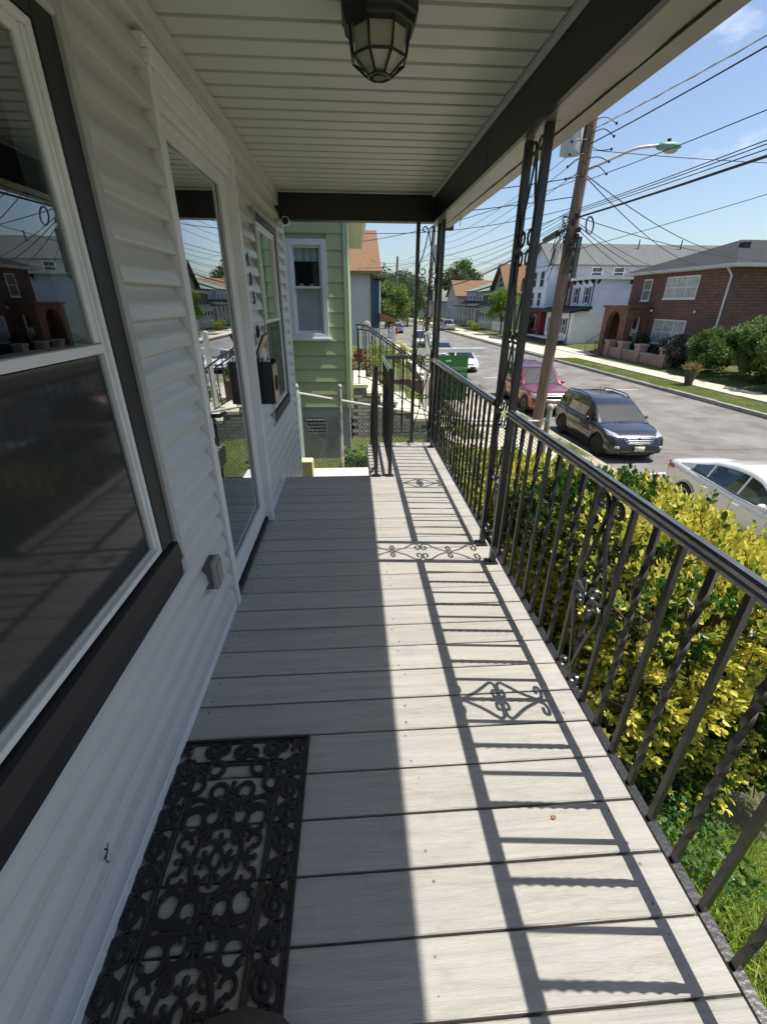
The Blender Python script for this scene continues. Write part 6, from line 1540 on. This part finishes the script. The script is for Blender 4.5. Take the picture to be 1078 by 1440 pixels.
# bin and black shape by second pole
bn = thing('waste_bin', 'dark green wheeled bin standing by the second pole', 'bin', (4.6, 30.5, -2)); b = MB(); b.prism([(4.35, -2), (4.85, -2), (4.92, -1.0), (4.28, -1.0)], 30.3, 30.9, 'y'); bb = b.build('bin_body', mat('bin_green', (.02, .05, .03), .5), bn); b = MB(); b.box(4.25, 4.95, 30.25, 30.95, -.999, -.93); b.build('lid', mat('bin_green', (0, 0, 0)), bn)
hy = thing('fire_hydrant', 'red fire hydrant at the far pavement near the dark blue car', 'hydrant', (5.2, 56, -2)); b = MB(); b.lathe([(.16, -2), (.16, -1.9), (.11, -1.88), (.11, -1.4), (.14, -1.38), (.10, -1.25), (.03, -1.2)], (5.2, 56, 0), 10); b.tube([(5.0, 56, -1.55), (5.4, 56, -1.55)], .06, 8); b.build('body', mat('hydrant_red', (.4, .03, .02), .4), hy, smooth=40)
# far side bushes
BG0, BG1 = (.06, .11, .03), (.24, .34, .10)
for (x, y, h, r, lb, sd) in [(19.4, 25.9, 1.6, 1.25, 'dusty purple tinged bush beside the garden wall end', 1), (19.2, 23.9, 2.2, 1.7, 'tall dense green bush left of the three before the brick house', 2), (19.6, 21.6, 2.5, 1.8, 'tallest dense green bush in the middle before the brick house', 3), (19.4, 19.0, 2.5, 1.9, 'dense green bush at the right picture edge before the brick house', 4), (19.8, 16.2, 2.4, 1.9, 'dense green bush beyond the right picture edge', 5)]:
    s = thing('bush', lb, 'bush', (x, y, -1.9), 'bushes before the brick house'); rr = random.Random(sd)
    bls = [((x + rr.uniform(-.5, .5) * r, y + rr.uniform(-.6, .6) * r, -1.9 + h * rr.uniform(.25, .78)), r * rr.uniform(.38, .55)) for _ in range(8)]
    c0, c1 = ((.07, .07, .06), (.20, .20, .17)) if sd == 1 else (BG0, BG1)
    tag(blob_foliage(s, bls, 15000, .125, c0, c1, clump=.28, name='foliage'), kind='stuff')
    b = MB()
    for k in range(5): b.tube([(x + .1 * k - .2, y, -2.), (x + rr.uniform(-.7, .7), y + rr.uniform(-.7, .7), -1.9 + h * .5)], [.03, .01], 4)
    b.build('stem', bark, s)
for (x, y, r, lb) in [(19.6, 28.2, .7, 'dark green shrub under the lower brick house window'), (19.7, 30.6, .9, 'dark green shrub beside the arched brick porch')]:
    s = thing('shrub', lb, 'shrub', (x, y, -1.9), 'shrubs against the brick house'); tag(blob_foliage(s, [((x, y, -1.3), r), ((x, y + .5, -1.0), r * .7)], 2500, .09, (.015, .03, .01), (.06, .10, .025), clump=.2), kind='stuff')
s = thing('flower_shrub', 'pink flowering shrub between garden wall piers and bushes', 'shrub', (19.2, 27.2, -1.9)); tag(blob_foliage(s, [((19.2, 27.2, -1.4), .5)], 900, .08, (.10, .06, .06), (.30, .14, .16), clump=.15), kind='stuff')
ur = thing('planter', 'dark stone urn planter with a dry leafy plant on the far verge', 'planter', (16.0, 20.6, -2)); b = MB(); b.lathe([(.19, -2.02), (.20, -1.96), (.17, -1.92), (.25, -1.58), (.29, -1.44), (.29, -1.39), (.24, -1.39)], (16.0, 20.6, 0), 16); b.build('pot', mat('urn_stone', (.10, .085, .07), .8, var=.25), ur, smooth=40)
P = []; n = 420; D = np.stack([rng.normal(0, .6, n), rng.normal(0, .6, n), rng.uniform(.5, 1, n)], 1); P = np.array([16.0, 20.6, -1.40])[None] + rng.normal(0, .08, (n, 3)) * [1, 1, .3]
t = rng.uniform(0, 1, (n, 1)); tag(leaves('plant', P, D, rng.uniform(.22, .55, n), np.array([.20, .19, .05]) * (1 - t) + np.array([.38, .28, .12]) * t, TL, ur, shape='blade', aspect=.05), kind='stuff')
s = thing('shrub', 'round yellow green shrub on the far kerb', 'shrub', (16.2, 63, -2)); tag(blob_foliage(s, [((16.2, 63, -1.4), .8), ((16.0, 63.4, -1.2), .6)], 1500, .12, (.16, .22, .03), (.38, .38, .06), clump=.25), kind='stuff')
wf = thing('white_fence', 'low white lattice fence before the cream house', 'fence', (18.6, 53, -2)); b = MB()
for k in range(24): yy = 57.2 + .22 * k; bb = MB(); bb.box(18.5, 18.53, yy, yy + .13, -2, -.75); bb.build('picket', white_v, wf)
b = MB(); b.box(18.54, 18.60, 57.1, 62.5, -.95, -.85); b.box(18.54, 18.60, 57.1, 62.5, -1.8, -1.7); b.build('rail', white_v, wf)
rw = thing('raised_bed', 'dark raised garden bed with white coping before the white house', 'wall', (18, 46, -2)); MB().box(18.2, 18.9, 41.2, 49.0, -2.1, -1.55).build('wall', mat('dark_stone', (.08, .06, .055), .85), rw); MB().box(18.1, 19.0, 41.1, 49.1, -1.549, -1.46).build('coping', white_v, rw)
for k, (x, y, h, lb) in enumerate([(18.5, 48.6, 2.1, 'dark pointed conifer in the raised garden bed')]):
    s = thing('conifer', lb, 'conifer', (x, y, -1.5)); tag(blob_foliage(s, [((x, y, -1.2 + .32 * q), .62 - .09 * q) for q in range(6)], 2600, .10, (.015, .03, .012), (.05, .085, .03), clump=.16), kind='stuff')
# trees
tree('bright green street tree before the cream house', (17.5, 55.2, -2), 5.0, 1.9, 1.5, 9000, .15, (.07, .15, .02), (.30, .42, .06), seed=3, group='street trees')
tree('big leafy street tree left of the third pole by the blue house', (3.8, 50, -2), 5.2, 2.5, 1.4, 11000, .18, (.08, .15, .03), (.26, .35, .08), seed=5, group='street trees', tr=.2)
tree('leafy tree with bright crown beyond the third pole', (5.0, 72, -2), 5.4, 3.2, 1.5, 8000, .24, (.05, .10, .02), (.18, .27, .05), seed=6, group='street trees', tr=.2)
tree('small dark tree seen through the far corner column', (9.2, 80, -2.2), 5.6, 3.4, 1.2, 9000, .24, (.03, .065, .015), (.12, .19, .045), seed=8, group='street trees', tr=.2)
tree('tall distant tree rising above the far orange roof', (25.2, 112, -2), 12.6, 4.2, 4, 7000, .45, (.055, .10, .035), (.18, .26, .08), seed=9, group='distant trees', tr=.4)  # distant trees from here on: leaf colours lightened in place of haze
for i, (x, y, h, r) in enumerate([(-2, 118, 13, 7), (5, 128, 12, 7), (13, 150, 11, 7), (20, 160, 11, 8), (-9, 110, 12, 7), (1, 150, 13, 8)]):
    tree('dark distant tree in the row closing the view, number by place from left' if False else ['dark distant tree just right of the grey house', 'dark distant tree behind the third pole', 'dark distant tree right of the far corner column', 'dark distant tree beyond the far orange roof', 'dark distant tree hidden behind the blue house', 'tallest dark distant tree at the street end'][i], (x, y, -2), h, r, 2, 6000, .55, (.05, .085, .04), (.15, .21, .09), seed=20 + i, group='distant trees', tr=.4)

# ================================================================ POLES AND WIRES
pole_m = mat('pole_wood', (.155, .112, .085), .9, var=.3, vs=4, bump=.9, bs=12, st=(7, 7, .5), col2=(.21, .155, .12), v2=.55, v2s=3)
pole_g = mat('pole_grey_wood', (.16, .13, .11), .9, var=.3, vs=4, st=(5, 5, .6))
wirem = mat('wire_black', (.022, .022, .024), .6)
wireg = mat('wire_grey', (.45, .45, .46), .5)
alum = mat('lamp_arm_alloy', (.55, .56, .57), .4, metal=.6)
PA = (5.62, 13.05)
po = thing('utility_pole', 'nearest brown wooden utility pole with street lamp between the two parked cars', 'utility pole', (PA[0], PA[1], -2), 'utility poles along the street')
def pax(z): return PA[0] + .022 * (z + 1.7)
b = MB(); b.tube([(pax(z), PA[1], z) for z in (-2.1, 0, 2, 4, 6.6)], [.165, .155, .145, .135, .125], 14); b.build('shaft', pole_m, po, smooth=50)
b = MB(); b.box(pax(2.6) + .14, pax(2.6) + .26, PA[1] - .16, PA[1] - .06, 2.1, 3.05); b.build('riser_box', mat('box_grey', (.10, .10, .10), .6), po, bevel=.01)
b = MB(); b.tube([(pax(1.9) + .13, PA[1] - .1, 1.3), (pax(2) + .15, PA[1] - .1, 2.1)], .025, 6); b.build('conduit', blk, po)
b = MB(); b.lathe([(.05, 4.72), (.24, 4.76), (.25, 5.45), (.20, 5.55), (.05, 5.6)], (pax(5) - .38, PA[1] + .05, 0), 16); b.build('transformer', mat('transformer_grey', (.42, .44, .45), .5), po, smooth=40)
# clutter: brackets, coils, hanging drops
b = MB()
for k in range(16):
    z = 2.7 + rnd.random() * .9; a = rnd.uniform(0, 6.28); x0, y0 = pax(z) + .16 * math.cos(a), PA[1] + .16 * math.sin(a)
    b.tube(smooth2([(x0, y0, z), (x0 + .12 * math.cos(a), y0 + .12 * math.sin(a), z - .05), (x0 + .05 * math.cos(a + 1), y0 + .10 * math.sin(a + 1), z - .35), (x0 - .02, y0, z - .6)], 4), .012, 4)
for k in range(9):
    P = []; z = 3.0 + .06 * k
    for t in np.linspace(0, 1, 8): P.append((pax(z) - .15 - .35 * t + .06 * math.sin(k * 3 + t * 4), PA[1] - .1 - .1 * math.sin(k), z - 1.2 * t * t * (.4 + .6 * rnd.random())))
    b.tube(P, .008, 4)
for k in range(6): b.ball((pax(3.1) + rnd.uniform(-.16, .16), PA[1] - .15, 2.75 + .15 * k), .075, 6)
b.tube([(pax(2.9) + .34 + .10 * math.cos(t), PA[1] - .25 + .05 * math.sin(t), 3.28 + .19 * math.sin(t)) for t in np.linspace(0, 12.5, 40)], .02, 5)
for k in range(10):
    z = 4.3 + .12 * k; s = 1 if k % 2 else -1; b.tube(smooth2([(pax(z), PA[1] - .14, z), (pax(z) + s * .25, PA[1] - .2, z + .10 * math.sin(k)), (pax(z) + s * .5, PA[1] - .25, z - .08)], 4), .010, 4); b.ball((pax(z) + s * .5, PA[1] - .25, z - .08), .035, 6)
tag(b.build('cable_clutter', wirem, po), kind='stuff')
b = MB(); b.tube(smooth2([(pax(4.45), PA[1], 4.42), (pax(4.5) + .75, PA[1] - .12, 4.72), (pax(4.5) + 1.15, PA[1] - .2, 4.86), (pax(4.5) + 1.62, PA[1] - .3, 4.90)], 6), .034, 8)
lamp = thing('street_lamp', 'pale green street lamp head on a curved alloy arm from the nearest pole', 'street lamp', (7.3, 12.8, 4.8))
b.build('arm', alum, lamp, smooth=50)
lx, ly, lz = pax(4.5) + 1.58, PA[1] - .30, 4.86
b = MB(); pr = []
for t in np.linspace(0, 1, 12):
    w_ = float(np.interp(t, [0, .06, .2, .55, .8, .94, 1], [.05, .10, .145, .165, .13, .07, .01])); pr.append([(lx + .62 * t, ly + w_ * math.cos(a), lz + .02 + (.10 if math.sin(a) > 0 else .075) * math.sin(a) * (w_ / .17)) for a in np.linspace(0, 2 * PI, 17)])
b.grid(pr); b.build('lamp_head', mat('lamp_green', (.14, .36, .29), .45, var=.08, vs=2), lamp, smooth=60)
b = MB(); b.lathe([(.045, 0), (.045, .08), (.02, .09)], (lx + .28, ly, lz + .09), 10); b.build('photocell', blk, lamp)
b = MB(); b.ball((lx + .36, ly, lz - .05), .12, 12, sc=(1.5, .9, .5)); b.build('lamp_lens', frost, lamp, smooth=60)
po2 = thing('utility_pole', 'second utility pole with dark cable bundle seen through the far corner column', 'utility pole', (5.7, 36.5, -2), 'utility poles along the street')
b = MB(); b.tube([(5.72, 36.6, -2.2), (5.95, 36.6, 6.3)], [.17, .13], 10); b.build('shaft', pole_g, po2, smooth=50)
b = MB(); b.lathe([(.05, 4.1), (.26, 4.15), (.26, 5.2), (.05, 5.25)], (6.1, 36.3, 0), 12); b.build('transformer', mat('transformer_grey', (0, 0, 0)), po2, smooth=40)
b = MB()
for k in range(14): b.ball((5.82 + rnd.uniform(-.2, .2), 36.4, -.6 + 3.0 * rnd.random()), .10, 5)
for k in range(10): b.tube([(5.82 + rnd.uniform(-.2, .2), 36.35, 2.6), (5.8 + rnd.uniform(-.3, .3), 36.35, 1.2 + rnd.random())], .03, 4)
tag(b.build('cable_clutter', wirem, po2), kind='stuff')
po3 = thing('utility_pole', 'bare thin utility pole farthest away near the blue house', 'utility pole', (5.6, 62, -2), 'utility poles along the street')
b = MB(); b.tube([(5.35, 62, -2.2), (5.72, 62, 6.55)], [.17, .12], 8); b.build('shaft', pole_m, po3, smooth=50)
b = MB(); b.tube([(5.6, 62, 3.2), (4.6, 61.5, 3.6), (3.4, 61, 3.5)], .04, 5); b.ball((3.2, 60.9, 3.45), .2, 8, sc=(1.6, .8, .5)); b.build('lamp_arm', alum, po3)
po0 = thing('utility_pole', 'wooden utility pole behind the viewer at the next span', 'utility pole', (5.7, -21, -2), 'utility poles along the street')
b = MB(); b.tube([(5.7, -21, -2.2), (5.75, -21, 6.6)], [.17, .13], 8); b.build('shaft', pole_m, po0, smooth=50)
po4 = thing('utility_pole', 'utility pole on the far pavement beyond the right picture edge', 'utility pole', (15.45, 9.0, -2), 'utility poles along the street')
b = MB(); b.tube([(15.45, 9.0, -2.2), (15.5, 9.0, 6.2)], [.15, .12], 8); b.build('shaft', pole_g, po4, smooth=50)
st_ = thing('church_spire', 'thin grey church spire far behind the trees', 'spire', (-8, 190, -2)); b = MB(); b.lathe([(1.3, -2), (1.3, 12), (1.6, 12.2), (.9, 13), (.1, 24)], (-1.5, 230, 0), 8); b.build('spire', mat('spire_grey', (.25, .24, .25), .8), st_)

def wire_(label, p, q, sag, r=.011, mt=None, group='overhead wires', tw=False, n=18):
    t = MB(); p, q = Vector(p), Vector(q)
    P = [p.lerp(q, s) - Vector((0, 0, 4 * sag * s * (1 - s))) for s in np.linspace(0, 1, n)]
    t.tube(P, r, 5, cap=False)
    if tw:
        m = 160; L = (q - p); nv = L.cross(Vector((0, 0, 1))).normalized()
        t2 = [p.lerp(q, s) - Vector((0, 0, 4 * sag * s * (1 - s))) + nv * (r * 1.3 * math.cos(s * 220)) + Vector((0, 0, r * 1.3 * math.sin(s * 220))) for s in np.linspace(0, 1, m)]; t.tube(t2, r * .8, 4, cap=False)
    o = t.build('overhead_wire', mt or wirem); tag(o, label, 'wire', group); return o
GEN = 'thin black overhead wire strung between the poles and houses along the street'
px = pax(4)
P0 = (5.75, -21)
def main_wires():
    # to the pole behind the viewer
    wire_('upper black wire running from the nearest pole over the viewer to the upper right', (px + .05, 13, 4.95), (*P0, 6.4), .9, .013)
    wire_('thick pale twisted wire running from the nearest pole to the upper right', (px + .05, 13, 5.22), (*P0, 5.9), .95, .010, wireg, tw=True)
    wire_('thickest black cable bundle leaving the nearest pole to the right', (px + .05, 13, 3.47), (*P0, 4.6), .55, .022)
    for (z0, z1, s) in ((3.66, 5.0, .6), (4.22, 4.9, .75), (3.62, 4.75, .55), (3.58, 4.4, .5)): wire_('thin black wire running beside the thick cable bundle to the right edge', (px + .05, 13, z0), (*P0, z1), s, .008)
    # across the street
    for (a, q, s, r) in (((px, 13, 4.85), (15.45, 9.0, 3.8), .15, .008), ((px, 13, 4.40), (20.4, 25.8, 3.9), .35, .012), ((px, 13, 4.38), (20.3, 28, 3.5), .35, .012), ((px, 13, 3.40), (20.3, 30, 3.3), .25, .009), ((px, 13, 3.36), (20.3, 31, 3.2), .3, .011), ((px, 13, 3.3), (20.3, 33, 3.25), .3, .011), ((px, 13, 3.12), (20.3, 36, 3.2), .3, .008), ((px, 13, 3.5), (21.5, 22, 3.3), .35, .010), ((px, 13, 2.72), (15.45, 9.0, 5.66), .10, .008), ((px, 13, 3.2), (20.2, 43, 3.2), .3, .009)):
        wire_('thin black wire slanting across the street from the nearest pole', a, q, s, r)
    # to the second pole
    for (z0, z1, s) in ((5.0, 5.6, .5), (4.75, 5.3, .55), (4.45, 4.9, .5), (3.66, 4.4, .5), (3.6, 4.1, .55), (3.52, 3.8, .6), (3.45, 3.5, .5), (3.40, 3.2, .6), (3.35, 2.9, .55)): wire_('thin black wire strung between the nearest pole and the second pole', (px - .05, 13, z0), (5.88, 36.5, z1), s, .008)
    wire_('thick black cable with a splice case between the first two poles', (px - .05, 13, 3.3), (5.82, 36.5, 2.5), .45, .026)
    # second pole on to the third, and drops to houses on the left
    for (z0, z1) in ((5.4, 6.1), (4.8, 5.4), (4.2, 4.6), (3.4, 3.8), (2.8, 3.2)): wire_('thin black wire strung between the second and the third pole', (5.88, 36.5, z0), (5.68, 62, z1), .4, .013)
    for (a, q, s) in (((px, 13, 3.62), (.3, 24.1, 2.95), .35), ((px, 13, 4.3), (-.2, 15.8, 3.1), .2), ((px, 13, 3.7), (-.1, 12.5, 3.0), .2), ((5.88, 36.5, 4.6), (1.1, 27, 2.8), .3), ((5.88, 36.5, 4.8), (.9, 24.1, 3.3), .4), ((5.88, 36.5, 3.0), (2.1, 36.5, 2.8), .15), ((5.88, 36.5, 4.3), (20.4, 57, 3.4), .5), ((5.88, 36.5, 4.0), (20.4, 66, 3.0), .5), ((5.88, 36.5, 4.9), (20.2, 49, 5.0), .5)):
        wire_('thin black service wire dropping from a pole to a house', a, q, s, .008)
    for (y0, z, x1) in ((13, 4.32, -6), (13, 3.92, -6)): wire_('thin black wire crossing level above the green house roof to the left', (px, y0, z), (x1, 16.5, z - .25), .25, .011)
main_wires()
sc_ = thing('splice_case', 'black cylindrical cable splice case hanging left of the nearest pole', 'splice case', (5.66, 14.2, 3.3)); b = MB(); b.tube([(5.66, 13.7, 3.22), (5.66, 13.75, 3.22), (5.66, 14.6, 3.14), (5.66, 14.65, 3.14)], [.03, .085, .085, .03], 10); b.build('case', blk, sc_, smooth=40)
